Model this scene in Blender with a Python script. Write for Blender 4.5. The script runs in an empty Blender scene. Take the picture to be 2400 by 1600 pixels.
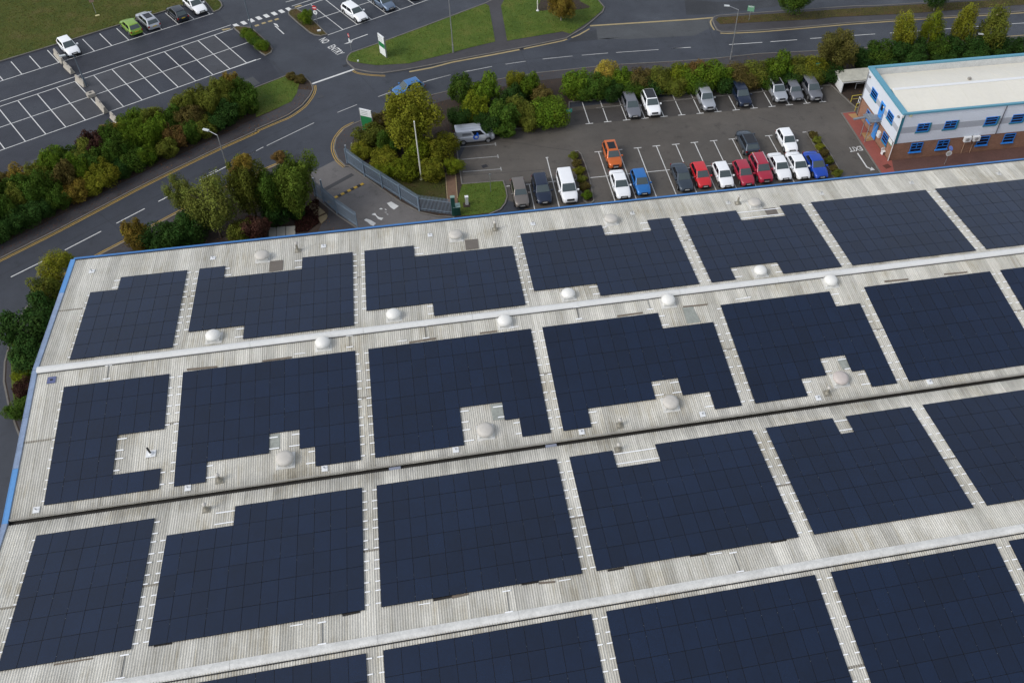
import bpy, bmesh, math, random
import numpy as np
from mathutils import Vector, Matrix
random.seed(11); rng = np.random.default_rng(11)
R = math.radians
S = bpy.context.scene
COL = S.collection

# ------------------------------------------------------------------ camera (drone, cropped frame), world, sun, exposure
CAM = Vector((30.404, -56.183, 67.747))
FPX, CX, CY = 2179.75, 1381.0, 746.85            # focal length / principal point in a 2400 x 1600 frame
PITCH, ROLL, YAW = R(46.86), R(2.62), R(13.19)
fw = Vector((math.sin(YAW) * math.cos(PITCH), math.cos(YAW) * math.cos(PITCH), -math.sin(PITCH)))
r0 = Vector((math.cos(YAW), -math.sin(YAW), 0)); u0 = r0.cross(fw)
rt = math.cos(ROLL) * r0 + math.sin(ROLL) * u0; up = -math.sin(ROLL) * r0 + math.cos(ROLL) * u0
cd = bpy.data.cameras.new('camera'); co = bpy.data.objects.new('camera', cd); COL.objects.link(co)
cd.sensor_width = 36; cd.sensor_fit = 'HORIZONTAL'; cd.lens = FPX / 2400 * 36
cd.shift_x = (1200 - CX) / 2400; cd.shift_y = (CY - 800) / 2400
cd.clip_start = 1; cd.clip_end = 5000
co.matrix_world = Matrix(((rt.x, up.x, -fw.x, CAM.x), (rt.y, up.y, -fw.y, CAM.y), (rt.z, up.z, -fw.z, CAM.z), (0, 0, 0, 1)))
S.camera = co

SUN_EL, SUN_AZ = R(42), R(-108)                   # weak sun behind cloud, on the left
w = bpy.data.worlds.new('World'); S.world = w; w.use_nodes = True
nt = w.node_tree; nt.nodes.clear()
sky = nt.nodes.new('ShaderNodeTexSky'); sky.sky_type = 'NISHITA'; sky.sun_disc = False
sky.sun_elevation = SUN_EL; sky.sun_rotation = SUN_AZ; sky.dust_density = 1.5; sky.air_density = 1.0
hs = nt.nodes.new('ShaderNodeHueSaturation'); hs.inputs['Saturation'].default_value = 0.40
bg = nt.nodes.new('ShaderNodeBackground'); bg.inputs['Strength'].default_value = 0.12
wo = nt.nodes.new('ShaderNodeOutputWorld')
nt.links.new(sky.outputs[0], hs.inputs['Color']); nt.links.new(hs.outputs[0], bg.inputs['Color']); nt.links.new(bg.outputs[0], wo.inputs['Surface'])
sl = bpy.data.lights.new('sun', 'SUN'); so = bpy.data.objects.new('sun', sl); COL.objects.link(so)
sl.energy = 0.75; sl.angle = R(22); sl.color = (1.0, 0.96, 0.90)
sdir = Vector((math.sin(SUN_AZ) * math.cos(SUN_EL), math.cos(SUN_AZ) * math.cos(SUN_EL), math.sin(SUN_EL)))
so.rotation_euler = sdir.to_track_quat('Z', 'Y').to_euler(); so.location = (0, 40, 120)
S.view_settings.view_transform = 'Standard'; S.view_settings.look = 'None'
S.view_settings.exposure = 0.80; S.view_settings.gamma = 1.0; S.view_settings.use_curve_mapping = False

# ------------------------------------------------------------------ survey helpers: points of the site measured off the photograph
def ray(px, py): return fw + (px - CX) / FPX * rt - (py - CY) / FPX * up
def G(px, py, z=0.0):
    v = ray(px, py); t = (z - CAM.z) / v.z
    return CAM + v * t
CROP = {1: (0, 0, 3.92), 2: (500, 0, 3.92), 3: (1000, 0, 3.92), 4: (1400, 0, 3.92), 5: (1800, 0, 3.92), 6: (0, 250, 3.92), 7: (350, 250, 3.92),
        8: (780, 250, 3.92), 9: (1150, 250, 3.92), 10: (1600, 250, 3.92), 11: (1900, 100, 4.704), 12: (0, 550, 3.92), 13: (400, 550, 3.92),
        14: (800, 550, 3.92), 15: (1200, 450, 3.92), 16: (1700, 400, 3.36), 17: (0, 850, 3.92), 18: (400, 850, 3.92), 19: (900, 850, 3.92),
        20: (1300, 850, 3.92), 21: (1750, 700, 3.618), 22: (0, 1150, 3.4846), 23: (600, 1150, 3.4846), 24: (1200, 1150, 3.4846),
        31: (1940, 150, 6.27), 32: (2100, 220, 7.84), 33: (640, 0, 7.84), 34: (780, 240, 7.84), 35: (690, 400, 9.8), 36: (1030, 420, 14.25), 37: (0, 600, 3.825)}
def P(c, x, y):
    ox, oy, k = CROP[c]; return ox + x / k, oy + y / k
def Q(c, x, y, z=0.0): return G(*P(c, x, y), z)
def QL(c, pts, z=0.0): return [Q(c, x, y, z) for x, y in pts]
# roof profile (y, z): far eave, first ridge, valley, second ridge, next valley
ROOF = [(14.796, 6.788), (0.0, 8.2), (-13.616, 6.860), (-28.141, 8.309), (-42.2, 6.88)]
def RP(px, py, off=0.0):
    v = ray(px, py)
    for i in range(4):
        (ya, za), (yb, zb) = ROOF[i], ROOF[i + 1]
        n = Vector((0, -(zb - za), (yb - ya))); p0 = Vector((0, ya, za + off))
        t = (p0 - CAM).dot(n) / v.dot(n); q = CAM + v * t
        if yb - 0.01 <= q.y <= ya + 0.01: return q, i
    raise ValueError((px, py))
def RQ(c, x, y, off=0.0): return RP(*P(c, x, y), off)

# ------------------------------------------------------------------ object helpers
def tag(o, label=None, cat=None, group=None, kind=None):
    if label: o['label'] = label
    if cat: o['category'] = cat
    if group: o['group'] = group
    if kind: o['kind'] = kind
    return o
def thing(name, label, cat, loc=(0, 0, 0), rotz=0.0, group=None, rotx=0.0):
    o = bpy.data.objects.new(name, None); COL.objects.link(o); o.empty_display_size = 0.3
    o.location = loc; o.rotation_euler = (rotx, 0, rotz)
    return tag(o, label, cat, group)
def put(name, me, mat=None, parent=None, loc=(0, 0, 0), rot=(0, 0, 0), scale=(1, 1, 1)):
    o = bpy.data.objects.new(name, me); COL.objects.link(o)
    if mat is not None:
        if not me.materials: me.materials.append(mat)
        elif me.materials[0] is not mat:
            o.material_slots[0].link = 'OBJECT'; o.material_slots[0].material = mat
    if parent: o.parent = parent
    o.location = loc; o.rotation_euler = rot; o.scale = scale
    return o

class MB:
    def __init__(s): s.v = []; s.f = []; s.sm = []
    def add(s, vs, fs, smooth=False):
        b = len(s.v); s.v += [tuple(v) for v in vs]
        for f in fs: s.f.append(tuple(b + i for i in f)); s.sm.append(smooth)
        return s
    def box(s, c, d, rz=0.0, rx=0.0, ry=0.0):
        hx, hy, hz = d[0] / 2, d[1] / 2, d[2] / 2
        M = Matrix.Translation(c) @ Matrix.Rotation(rz, 4, 'Z') @ Matrix.Rotation(ry, 4, 'Y') @ Matrix.Rotation(rx, 4, 'X')
        vs = [M @ Vector((x, y, z)) for z in (-hz, hz) for x, y in ((-hx, -hy), (hx, -hy), (hx, hy), (-hx, hy))]
        return s.add(vs, [(3, 2, 1, 0), (4, 5, 6, 7), (0, 1, 5, 4), (1, 2, 6, 5), (2, 3, 7, 6), (3, 0, 4, 7)])
    def tube(s, p0, p1, r0, r1=None, n=10, cap=True):
        p0 = Vector(p0); p1 = Vector(p1); r1 = r0 if r1 is None else r1
        a = (p1 - p0).normalized(); t = Vector((1, 0, 0)) if abs(a.x) < 0.8 else Vector((0, 1, 0))
        e1 = a.cross(t).normalized(); e2 = a.cross(e1)
        vs = []
        for p, r in ((p0, r0), (p1, r1)):
            for i in range(n):
                an = 2 * math.pi * i / n; vs.append(p + (e1 * math.cos(an) + e2 * math.sin(an)) * r)
        s.add(vs, [(i, i + n, (i + 1) % n + n, (i + 1) % n) for i in range(n)], True)
        if cap: s.add(vs[:n], [tuple(range(n))]); s.add(vs[n:], [tuple(reversed(range(n)))])
        return s
    def lathe(s, prof, n=20, c=(0, 0, 0)):
        vs = []
        for r, z in prof:
            for i in range(n):
                an = 2 * math.pi * i / n; vs.append((c[0] + r * math.cos(an), c[1] + r * math.sin(an), c[2] + z))
        fs = []
        for k in range(len(prof) - 1):
            for i in range(n):
                j = (i + 1) % n; fs.append((k * n + i, k * n + j, (k + 1) * n + j, (k + 1) * n + i))
        s.add(vs, fs, True)
        if prof[-1][0] > 1e-4: s.add(vs[-n:], [tuple(range(n))])
        return s
    def prism(s, pts, z0, z1):
        pts = [(p[0], p[1]) for p in pts]
        A = sum(pts[i][0] * pts[(i + 1) % len(pts)][1] - pts[(i + 1) % len(pts)][0] * pts[i][1] for i in range(len(pts)))
        if A < 0: pts = pts[::-1]
        n = len(pts)
        s.add([(x, y, z1) for x, y in pts], [tuple(range(n))])
        s.add([(x, y, z0) for x, y in pts] + [(x, y, z1) for x, y in pts], [(i, (i + 1) % n, (i + 1) % n + n, i + n) for i in range(n)])
        return s
    def sheet(s, pts, z):
        pts = [(p[0], p[1]) for p in pts]
        A = sum(pts[i][0] * pts[(i + 1) % len(pts)][1] - pts[(i + 1) % len(pts)][0] * pts[i][1] for i in range(len(pts)))
        if A < 0: pts = pts[::-1]
        return s.add([(x, y, z) for x, y in pts], [tuple(range(len(pts)))])
    def line(s, pts, wd, z):
        pts = [Vector((p[0], p[1])) for p in pts]
        L = offset(pts, wd / 2); Rr = offset(pts, -wd / 2)
        for i in range(len(pts) - 1):
            s.add([(*L[i], z), (*Rr[i], z), (*Rr[i + 1], z), (*L[i + 1], z)], [(0, 1, 2, 3)])
        return s
    def kerb(s, pts, wd, z0, z1, closed=False):
        pts = [Vector((p[0], p[1])) for p in pts]
        if closed: pts = pts + [pts[0]]
        L = offset(pts, wd / 2, closed); Rr = offset(pts, -wd / 2, closed)
        for i in range(len(pts) - 1):
            a, b, c, d = L[i], Rr[i], Rr[i + 1], L[i + 1]
            s.add([(*a, z0), (*b, z0), (*c, z0), (*d, z0), (*a, z1), (*b, z1), (*c, z1), (*d, z1)], [(4, 5, 6, 7), (0, 4, 7, 3), (1, 2, 6, 5), (0, 1, 5, 4), (3, 7, 6, 2)])
        return s
    def mesh(s, name):
        me = bpy.data.meshes.new(name); me.from_pydata(s.v, [], s.f)
        me.polygons.foreach_set('use_smooth', s.sm); me.update(); return me
    def build(s, name, mat, parent=None, **k): return put(name, s.mesh(name), mat, parent, **k)
def offset(pts, d, closed=False):
    o = []; n = len(pts)
    for i in range(n):
        if closed and i in (0, n - 1): a, b = pts[n - 2], pts[1]
        else: a, b = pts[max(i - 1, 0)], pts[min(i + 1, n - 1)]
        p = pts[i]
        t1 = (p - a).normalized() if (p - a).length > 1e-6 else (b - p).normalized()
        t2 = (b - p).normalized() if (b - p).length > 1e-6 else t1
        t = (t1 + t2).normalized() if (t1 + t2).length > 1e-6 else t1
        m = max(0.5, t.dot(t1)); o.append(p + Vector((-t.y, t.x)) * d / m)
    return o
def smooth_path(pts, n=6, closed=False):
    pts = [Vector((p[0], p[1])) for p in pts]; out = []; N = len(pts)
    for i in range(N if closed else N - 1):
        if closed: p0, p1, p2, p3 = pts[i - 1], pts[i], pts[(i + 1) % N], pts[(i + 2) % N]
        else: p0, p1, p2, p3 = pts[max(i - 1, 0)], pts[i], pts[i + 1], pts[min(i + 2, N - 1)]
        for k in range(n):
            t = k / n
            out.append(0.5 * (2 * p1 + (p2 - p0) * t + (2 * p0 - 5 * p1 + 4 * p2 - p3) * t * t + (3 * p1 - p0 - 3 * p2 + p3) * t ** 3))
    if not closed: out.append(pts[-1])
    return out
def bez(o, wd, seg=2):
    m = o.modifiers.new('bevel', 'BEVEL'); m.width = wd; m.segments = seg; m.limit_method = 'ANGLE'; return o

# ------------------------------------------------------------------ materials
MATS = {}
def mat(name, col=(0.5, 0.5, 0.5), rough=0.6, metal=0.0, spec=0.5, coat=0.0, noise=None, bump=None, objvar=0.0):
    """Principled with optional noise list [(scale, amount)], all in world metres."""
    if name in MATS: return MATS[name]
    m = bpy.data.materials.new(name); m.use_nodes = True; t = m.node_tree; b = t.nodes['Principled BSDF']
    b.inputs['Roughness'].default_value = rough; b.inputs['Metallic'].default_value = metal
    b.inputs['Specular IOR Level'].default_value = spec; b.inputs['Coat Weight'].default_value = coat
    b.inputs['Base Color'].default_value = (*col, 1)
    geo = t.nodes.new('ShaderNodeNewGeometry')
    fac = None
    def mathn(op, a, c):
        n = t.nodes.new('ShaderNodeMath'); n.operation = op
        for i, x in enumerate((a, c)):
            if isinstance(x, (int, float)): n.inputs[i].default_value = x
            else: t.links.new(x, n.inputs[i])
        return n.outputs[0]
    for it in (noise or []):
        sc, am = it[0], it[1]
        nz = t.nodes.new('ShaderNodeTexNoise'); nz.inputs['Scale'].default_value = sc; nz.inputs['Detail'].default_value = 4
        nz.inputs['Roughness'].default_value = 0.6
        src = geo.outputs['Position']
        if len(it) > 2:
            mp = t.nodes.new('ShaderNodeMapping'); mp.inputs['Scale'].default_value = it[2]; t.links.new(src, mp.inputs['Vector']); src = mp.outputs[0]
        t.links.new(src, nz.inputs['Vector'])
        x = mathn('SUBTRACT', nz.outputs['Fac'], 0.5); x = mathn('MULTIPLY', x, 2 * am); x = mathn('ADD', x, 1.0)
        fac = x if fac is None else mathn('MULTIPLY', fac, x)
    if objvar:
        oi = t.nodes.new('ShaderNodeObjectInfo'); x = mathn('SUBTRACT', oi.outputs['Random'], 0.5); x = mathn('MULTIPLY', x, 2 * objvar); x = mathn('ADD', x, 1.0)
        fac = x if fac is None else mathn('MULTIPLY', fac, x)
    if fac is not None:
        vm = t.nodes.new('ShaderNodeVectorMath'); vm.operation = 'SCALE'; vm.inputs[0].default_value = col
        t.links.new(fac, vm.inputs['Scale']); t.links.new(vm.outputs[0], b.inputs['Base Color'])
    if bump:
        nz = t.nodes.new('ShaderNodeTexNoise'); nz.inputs['Scale'].default_value = bump[0]; nz.inputs['Detail'].default_value = 3
        t.links.new(geo.outputs['Position'], nz.inputs['Vector'])
        bp = t.nodes.new('ShaderNodeBump'); bp.inputs['Strength'].default_value = bump[1]; bp.inputs['Distance'].default_value = 0.05
        t.links.new(nz.outputs['Fac'], bp.inputs['Height']); t.links.new(bp.outputs[0], b.inputs['Normal'])
    MATS[name] = m; return m
def node(t, typ, **k):
    n = t.nodes.new(typ)
    for a, v in k.items(): setattr(n, a, v)
    return n

def asphalt(name, col, rough=0.6, patch=0.22):
    m = mat(name, col, rough, noise=[(0.05, patch), (0.07, patch * 1.5), (0.35, patch), (1.8, 0.12), (9.0, 0.18), (34.0, 0.32)], bump=(45.0, 0.35), spec=0.45)
    t = m.node_tree; b = t.nodes['Principled BSDF']
    nz = t.nodes.new('ShaderNodeTexNoise'); nz.inputs['Scale'].default_value = 0.16; nz.inputs['Detail'].default_value = 5
    g = t.nodes.new('ShaderNodeNewGeometry'); t.links.new(g.outputs['Position'], nz.inputs['Vector'])
    mr = t.nodes.new('ShaderNodeMapRange'); mr.inputs[1].default_value = 0.35; mr.inputs[2].default_value = 0.65; mr.inputs[3].default_value = rough - 0.16; mr.inputs[4].default_value = rough + 0.14
    t.links.new(nz.outputs['Fac'], mr.inputs[0]); t.links.new(mr.outputs[0], b.inputs['Roughness'])
    # oil drips and dark damp blotches
    n2 = t.nodes.new('ShaderNodeTexNoise'); n2.inputs['Scale'].default_value = 0.75; n2.inputs['Detail'].default_value = 7; n2.inputs['Roughness'].default_value = 0.72; t.links.new(g.outputs['Position'], n2.inputs['Vector'])
    m2 = t.nodes.new('ShaderNodeMapRange'); m2.inputs[1].default_value = 0.56; m2.inputs[2].default_value = 0.70; m2.inputs[3].default_value = 1.0; m2.inputs[4].default_value = 0.62; t.links.new(n2.outputs['Fac'], m2.inputs[0])
    lk = b.inputs['Base Color'].links[0].from_socket; vm = t.nodes.new('ShaderNodeVectorMath'); vm.operation = 'SCALE'; t.links.new(lk, vm.inputs[0]); t.links.new(m2.outputs[0], vm.inputs['Scale']); t.links.new(vm.outputs[0], b.inputs['Base Color'])
    return m
M_ROAD = asphalt('road asphalt', (0.037, 0.042, 0.054))
M_LOT = asphalt('dark lot asphalt', (0.026, 0.029, 0.040), 0.58, 0.14)
M_LOT2 = asphalt('bay asphalt worn', (0.047, 0.049, 0.057), 0.62, 0.14)
M_SITE = asphalt('site asphalt', (0.090, 0.080, 0.069), 0.66, 0.26)
M_APRON = asphalt('apron asphalt', (0.135, 0.126, 0.121), 0.68, 0.15)
M_BAYD = asphalt('stained shaded bay asphalt', (0.058, 0.052, 0.047), 0.6, 0.3)
M_PATH = asphalt('footway asphalt', (0.046, 0.043, 0.047), 0.68, 0.2)
M_KERB = mat('kerb concrete', (0.15, 0.14, 0.125), 0.8, noise=[(1.2, 0.35), (12, 0.25)])
def grass_mat(name, c1, c2, c3):
    m = bpy.data.materials.new(name); m.use_nodes = True; t = m.node_tree; b = t.nodes['Principled BSDF']
    b.inputs['Roughness'].default_value = 0.85; b.inputs['Specular IOR Level'].default_value = 0.2
    g = node(t, 'ShaderNodeNewGeometry')
    n1 = node(t, 'ShaderNodeTexNoise'); n1.inputs['Scale'].default_value = 0.28; n1.inputs['Detail'].default_value = 6; n1.inputs['Roughness'].default_value = 0.7
    n2 = node(t, 'ShaderNodeTexNoise'); n2.inputs['Scale'].default_value = 7.0; n2.inputs['Detail'].default_value = 6; n2.inputs['Roughness'].default_value = 0.75
    for n in (n1, n2): t.links.new(g.outputs['Position'], n.inputs['Vector'])
    r = node(t, 'ShaderNodeValToRGB'); e = r.color_ramp.elements
    e[0].position = 0.32; e[0].color = (*c1, 1); e[1].position = 0.68; e[1].color = (*c3, 1); x = e.new(0.5); x.color = (*c2, 1)
    t.links.new(n1.outputs['Fac'], r.inputs['Fac'])
    mr = node(t, 'ShaderNodeMapRange'); mr.inputs[1].default_value = 0.3; mr.inputs[2].default_value = 0.7; mr.inputs[3].default_value = 0.45; mr.inputs[4].default_value = 1.55
    t.links.new(n2.outputs['Fac'], mr.inputs[0])
    vm = node(t, 'ShaderNodeVectorMath', operation='SCALE'); t.links.new(r.outputs[0], vm.inputs[0]); t.links.new(mr.outputs[0], vm.inputs['Scale'])
    t.links.new(vm.outputs[0], b.inputs['Base Color'])
    bp = node(t, 'ShaderNodeBump'); bp.inputs['Strength'].default_value = 0.8; bp.inputs['Distance'].default_value = 0.1
    t.links.new(n2.outputs['Fac'], bp.inputs['Height']); t.links.new(bp.outputs[0], b.inputs['Normal'])
    return m
M_GRASS = grass_mat('verge grass', (0.052, 0.092, 0.012), (0.076, 0.118, 0.016), (0.115, 0.132, 0.026))
M_FIELD = grass_mat('field grass', (0.044, 0.066, 0.009), (0.064, 0.076, 0.011), (0.098, 0.086, 0.025))
M_ROUGH = grass_mat('rough bank grass', (0.042, 0.040, 0.014), (0.075, 0.060, 0.020), (0.085, 0.048, 0.024))
M_SOIL = mat('leaf litter soil', (0.036, 0.024, 0.017), 0.9, noise=[(0.8, 0.4), (9, 0.5)], bump=(20, 0.5))
M_WHITE = mat('white road paint', (0.60, 0.60, 0.58), 0.6, noise=[(0.4, 0.18), (1.8, 0.2), (12, 0.3), (40, 0.25)])
M_WORN = mat('worn road paint', (0.30, 0.30, 0.29), 0.6, noise=[(1.2, 0.35), (14, 0.35)])
M_YEL = mat('yellow road paint', (0.42, 0.27, 0.055), 0.6, noise=[(0.6, 0.3), (12, 0.35)])
M_YEL2 = mat('faded yellow paint', (0.33, 0.26, 0.13), 0.65, noise=[(0.6, 0.3), (12, 0.35)])
M_METAL = mat('galvanised steel', (0.42, 0.43, 0.44), 0.45, metal=0.7, noise=[(6, 0.15)])
M_ALU = mat('bright aluminium', (0.88, 0.89, 0.90), 0.45)
M_DARK = mat('black plastic', (0.012, 0.012, 0.013), 0.5)
M_RUBBER = mat('tyre rubber', (0.018, 0.018, 0.018), 0.8)
M_WPAINT = mat('white painted metal', (0.72, 0.73, 0.73), 0.4, noise=[(3, 0.06)])
M_CONC = mat('pale concrete', (0.36, 0.33, 0.28), 0.85, noise=[(1.5, 0.2), (14, 0.18)])
# ================================================================== SETTING
def struct(name, mb, m, kind='structure'):
    return tag(mb.build(name, m), kind=kind)
struct('ground', MB().sheet([(-1500, -1500), (1500, -1500), (1500, 1500), (-1500, 1500)], -0.06), M_FIELD)
struct('road', MB().sheet([(-90, -70), (200, -70), (200, 150), (-90, 150)], 0.0), M_ROAD)

lotA = Q(1, 0, 1385); lotB = Q(1, 2352, 550)
ldir = (lotB - lotA).normalized(); lnor = Vector((-ldir.y, ldir.x, 0))           # lot rows run along ldir
def LP(s, t): p = lotA + ldir * s + lnor * t; return (p.x, p.y)
def lot_st(v): d = Vector((v.x, v.y, 0)) - Vector((lotA.x, lotA.y, 0)); return d.dot(ldir), d.dot(lnor)
# left car park: darker resurfaced asphalt
nE = lot_st(Q(2, 650, 700))
struct('parking_lot', MB().sheet([LP(-45, -6.5), LP(nE[0] - 0.5, nE[1] + 0.0), Vector(Q(2, 510, 548))[:2], Vector(Q(2, 190, 262))[:2], LP(33.2, 15.2), LP(31.0, 20.5), LP(-45, 20.5)], 0.004), M_LOT)
bays = []
def bayq(i, row, tone):                      # i counts bays along the rows, row 0 lower, 1 upper
    bays.append((i, row, tone))

# ---- verges: raised slabs with kerbs, footways and turf laid on them
kerbs = MB()
def slab(name, pts, m, z1=0.10, kerb=True, closed=True):
    struct(name, MB().prism(pts, -0.04, z1), m)
    if kerb: kerbs.kerb(pts, 0.15, -0.03, z1 + 0.015, closed)
def turf(name, pts, m=M_GRASS, z=0.13): struct(name, MB().prism(pts, 0.02, z), m); TURF.append((pts, z))
TURF = []
def sm(pts, n=4): return [tuple(p) for p in smooth_path(pts, n, False)]
def v2(L): return [(p.x, p.y) for p in L]

northA = v2(QL(2, [(1225, 560), (1235, 522), (1265, 490), (1540, 395), (1850, 280), (2352, 90)]) + QL(3, [(540, 35), (610, 0), (720, -90), (900, -240), (1500, -130), (1572, 0), (1632, 72), (1618, 112), (1500, 215), (1440, 263), (1280, 357), (850, 447), (400, 530)]) + QL(2, [(2000, 602), (1750, 648), (1560, 675), (1450, 669), (1300, 640), (1240, 588)]))
slab('footway', northA, M_PATH)
turf('grass_verge', v2(QL(2, [(1232, 556), (1244, 524), (1270, 497), (1540, 402), (1850, 288), (2352, 98)]) + QL(3, [(540, 44), (573, 62), (630, 390), (400, 445)]) + QL(2, [(2200, 490), (1800, 590), (1500, 607), (1340, 585), (1262, 572)])))
turf('grass_verge', v2(QL(3, [(682, 62), (705, 20), (760, -60), (905, -230), (1495, -122), (1564, 0), (1622, 74), (1608, 106), (1490, 207), (1320, 318), (1250, 297), (740, 383)])))
struct('mulch_bed', MB().prism(v2(QL(3, [(1060, -40), (1040, 30), (1003, 95), (1040, 110), (1180, 97), (1300, 100), (1400, 97), (1488, 82), (1500, 70), (1410, 22), (1390, -60)])), 0.05, 0.145), M_SOIL)

northB = v2(QL(4, [(1058, 195), (1064, 172), (1080, 158), (1115, 148), (1700, 107), (2352, 62)]) + QL(5, [(1000, 58), (2000, -4), (2700, -50), (3400, -95), (3400, 30), (2352, 108), (1900, 140), (1300, 177), (700, 219)]) + QL(4, [(1900, 252), (1500, 284), (1250, 297), (1140, 297), (1100, 280), (1075, 236)]))
slab('footway', northB, M_PATH)
turf('roadside_bank', v2(QL(4, [(1088, 192), (1112, 168), (1700, 130), (2352, 86)]) + QL(5, [(1000, 72), (2000, 14), (3400, -70), (3400, -10), (2352, 50), (1300, 132), (600, 165)]) + QL(4, [(2000, 185), (1600, 205), (1130, 230)])), M_ROUGH)

# left bank with the long mixed hedge
n0 = Q(2, 345, 825); n0s, n0t = lot_st(n0)
bankS = QL(6, [(-900, 1840), (0, 1398), (500, 1150), (900, 940), (1250, 755), (1600, 580), (2000, 387), (2352, 228)]) + QL(2, [(390, 1193), (590, 1107), (690, 1060), (818, 970), (885, 888), (915, 828), (908, 795)])
bank = v2(bankS + QL(2, [(890, 758), (850, 722), (770, 700), (690, 690), (630, 716)])) + [LP(n0s, n0t), LP(-45, n0t)]
slab('hedge_bank', bank, M_SOIL)
fw1 = offset([Vector(p[:2]) for p in bankS], 1.05)
struct('footway', MB().line([tuple(p) for p in fw1[:-1]], 1.75, 0.108), M_PATH)
turf('grass_verge', v2(QL(2, [(352, 832), (625, 726), (690, 700), (790, 775), (770, 860), (720, 940), (560, 1015), (395, 1085), (380, 960)])))

# front of the works: verge between the road and the staff car park
southK = QL(2, [(1215, 1530), (1145, 1460), (1110, 1370), (1130, 1278), (1205, 1188), (1305, 1135), (1420, 1092), (1650, 1006), (2000, 880), (2230, 826)]) + QL(3, [(650, 736), (1010, 676), (1720, 602), (2352, 566)]) + QL(4, [(1100, 541), (1480, 500), (1970, 475)]) + [Vector((100, 49.5, 0)), Vector((130, 49.3, 0))]
cpL = QL(4, [(2170, 742), (1200, 822), (0, 916)]) + QL(3, [(1310, 942), (1302, 1140), (900, 1180), (600, 1205)])
cpL2 = [Vector((34.7, 37.6, 0))] + QL(8, [(1187, 716), (1565, 686), (1590, 760), (1602, 830), (1585, 890), (1540, 948), (1440, 990)]) + [Vector((38.6, 15.2, 0)), Vector((31.4, 15.2, 0))] + QL(8, [(1112, 1018), (960, 1010), (800, 975), (630, 885), (300, 655), (150, 548)])
front_poly = v2(southK + [Vector((130, 36.2, 0)), Vector((86.0, 36.2, 0)), Vector((84.6, 42.3, 0))] + cpL + cpL2)
slab("hedge_bank", front_poly, M_SOIL)
fw2 = offset([Vector(p[:2]) for p in southK], -1.0)
struct('footway', MB().line([tuple(p) for p in fw2], 1.7, 0.108), M_PATH)
struct('footway', MB().sheet(v2(QL(2, [(1215, 1520), (1150, 1455), (1118, 1370), (1138, 1282), (1215, 1195), (1310, 1142), (1380, 1118), (1385, 1190), (1310, 1240), (1280, 1300), (1285, 1360), (1240, 1400)])), 0.112), M_PATH)
turf('lawn', v2(QL(8, [(1190, 722), (1560, 692), (1583, 760), (1594, 830), (1577, 888), (1535, 942), (1438, 982), (1300, 1000), (1180, 1008), (1150, 850)])))
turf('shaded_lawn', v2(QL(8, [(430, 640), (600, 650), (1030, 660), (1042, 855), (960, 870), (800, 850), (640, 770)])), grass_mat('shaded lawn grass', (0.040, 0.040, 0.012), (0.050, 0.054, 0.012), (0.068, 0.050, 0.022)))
struct('path', MB().prism(v2(QL(8, [(1036, 640), (1126, 640), (1145, 850), (1150, 900), (1060, 880), (1052, 850)])), 0.05, 0.118), mat('brown gravel', (0.16, 0.095, 0.060), 0.9, noise=[(1.5, 0.25), (20, 0.35)], bump=(30, 0.4)))
edg = MB(); 
for L in ([(1036, 620), (1054, 860)], [(1128, 620), (1146, 850)]): edg.kerb(v2(QL(8, L)), 0.09, 0.0, 0.16)
edg.kerb(v2(QL(8, [(1036, 622), (1128, 622)])), 0.35, 0.0, 0.15)
struct('path_edging', edg, mat('tan edging', (0.30, 0.23, 0.13), 0.8, noise=[(6, 0.3)]))

# south-west corner in front of the warehouse gable
swK = [G(*p) for p in ((738, 440), (735, 420), (722, 400), (700, 388), (655, 386), (560, 427), (431, 494), (367, 528), (303, 563), (227, 603), (150, 648), (97, 686), (62, 722), (40, 760), (22, 810), (12, 850), (10, 895), (20, 945), (38, 1000), (62, 1060), (90, 1130))]
fenL = [G(*p) for p in ((870, 556), (835, 535), (790, 505), (745, 468))]
sw = v2(swK) + [(-2.0, -40), (-2.0, 14.7), (20.0, 14.7)] + v2(fenL)
slab('hedge_bank', sw, M_SOIL)
fw3 = offset([Vector(p[:2]) for p in swK], 1.0)
struct('footway', MB().line([tuple(p) for p in fw3[3:]], 1.6, 0.108), M_PATH)
turf('grass_verge', v2([G(*p) for p in ((30, 790), (60, 780), (80, 880), (75, 990), (62, 1010), (36, 955), (28, 900), (27, 850))]), M_GRASS, 0.14)
struct('forecourt', MB().prism(v2(QL(35, [(640, 1225), (760, 1060), (790, 950), (700, 700), (900, 850), (1400, 1330)])) + [(20.5, 14.0), (15.5, 14.0)], 0.0, 0.114), M_PATH)

# entrance drive, staff car park
struct('entrance_drive', MB().sheet(v2(QL(7, [(1490, 603), (1712, 490), (1790, 560)]) + QL(8, [(150, 555), (300, 662), (630, 890), (800, 980), (960, 1018), (1110, 1026)])) + [(32, 14.0), (18.5, 14.0)] + v2(fenL), 0.004), M_APRON)
struct('staff_car_park', MB().sheet([(35.0, 41.9), (36, 36.5), (34.6, 33), (34.6, 28.4), (41, 24), (41, 18), (38, 14), (90, 14), (90, 36), (86.0, 43.5), (52, 42)], 0.004), M_SITE)
struct('stained_shaded_bays', MB().sheet([(49.0, 38.1), (83.0, 38.1), (83.2, 41.7), (52.6, 41.2), (49.0, 41.0)], 0.0075), M_BAYD)  # darker strip: oil stains plus hedge shade put into the asphalt colour
struct('drainage_channel', MB().line(v2(QL(7, [(1598, 770), (1870, 622)])), 0.55, 0.010), mat('dark channel', (0.045, 0.045, 0.048), 0.7, noise=[(8, 0.3)]))
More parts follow.
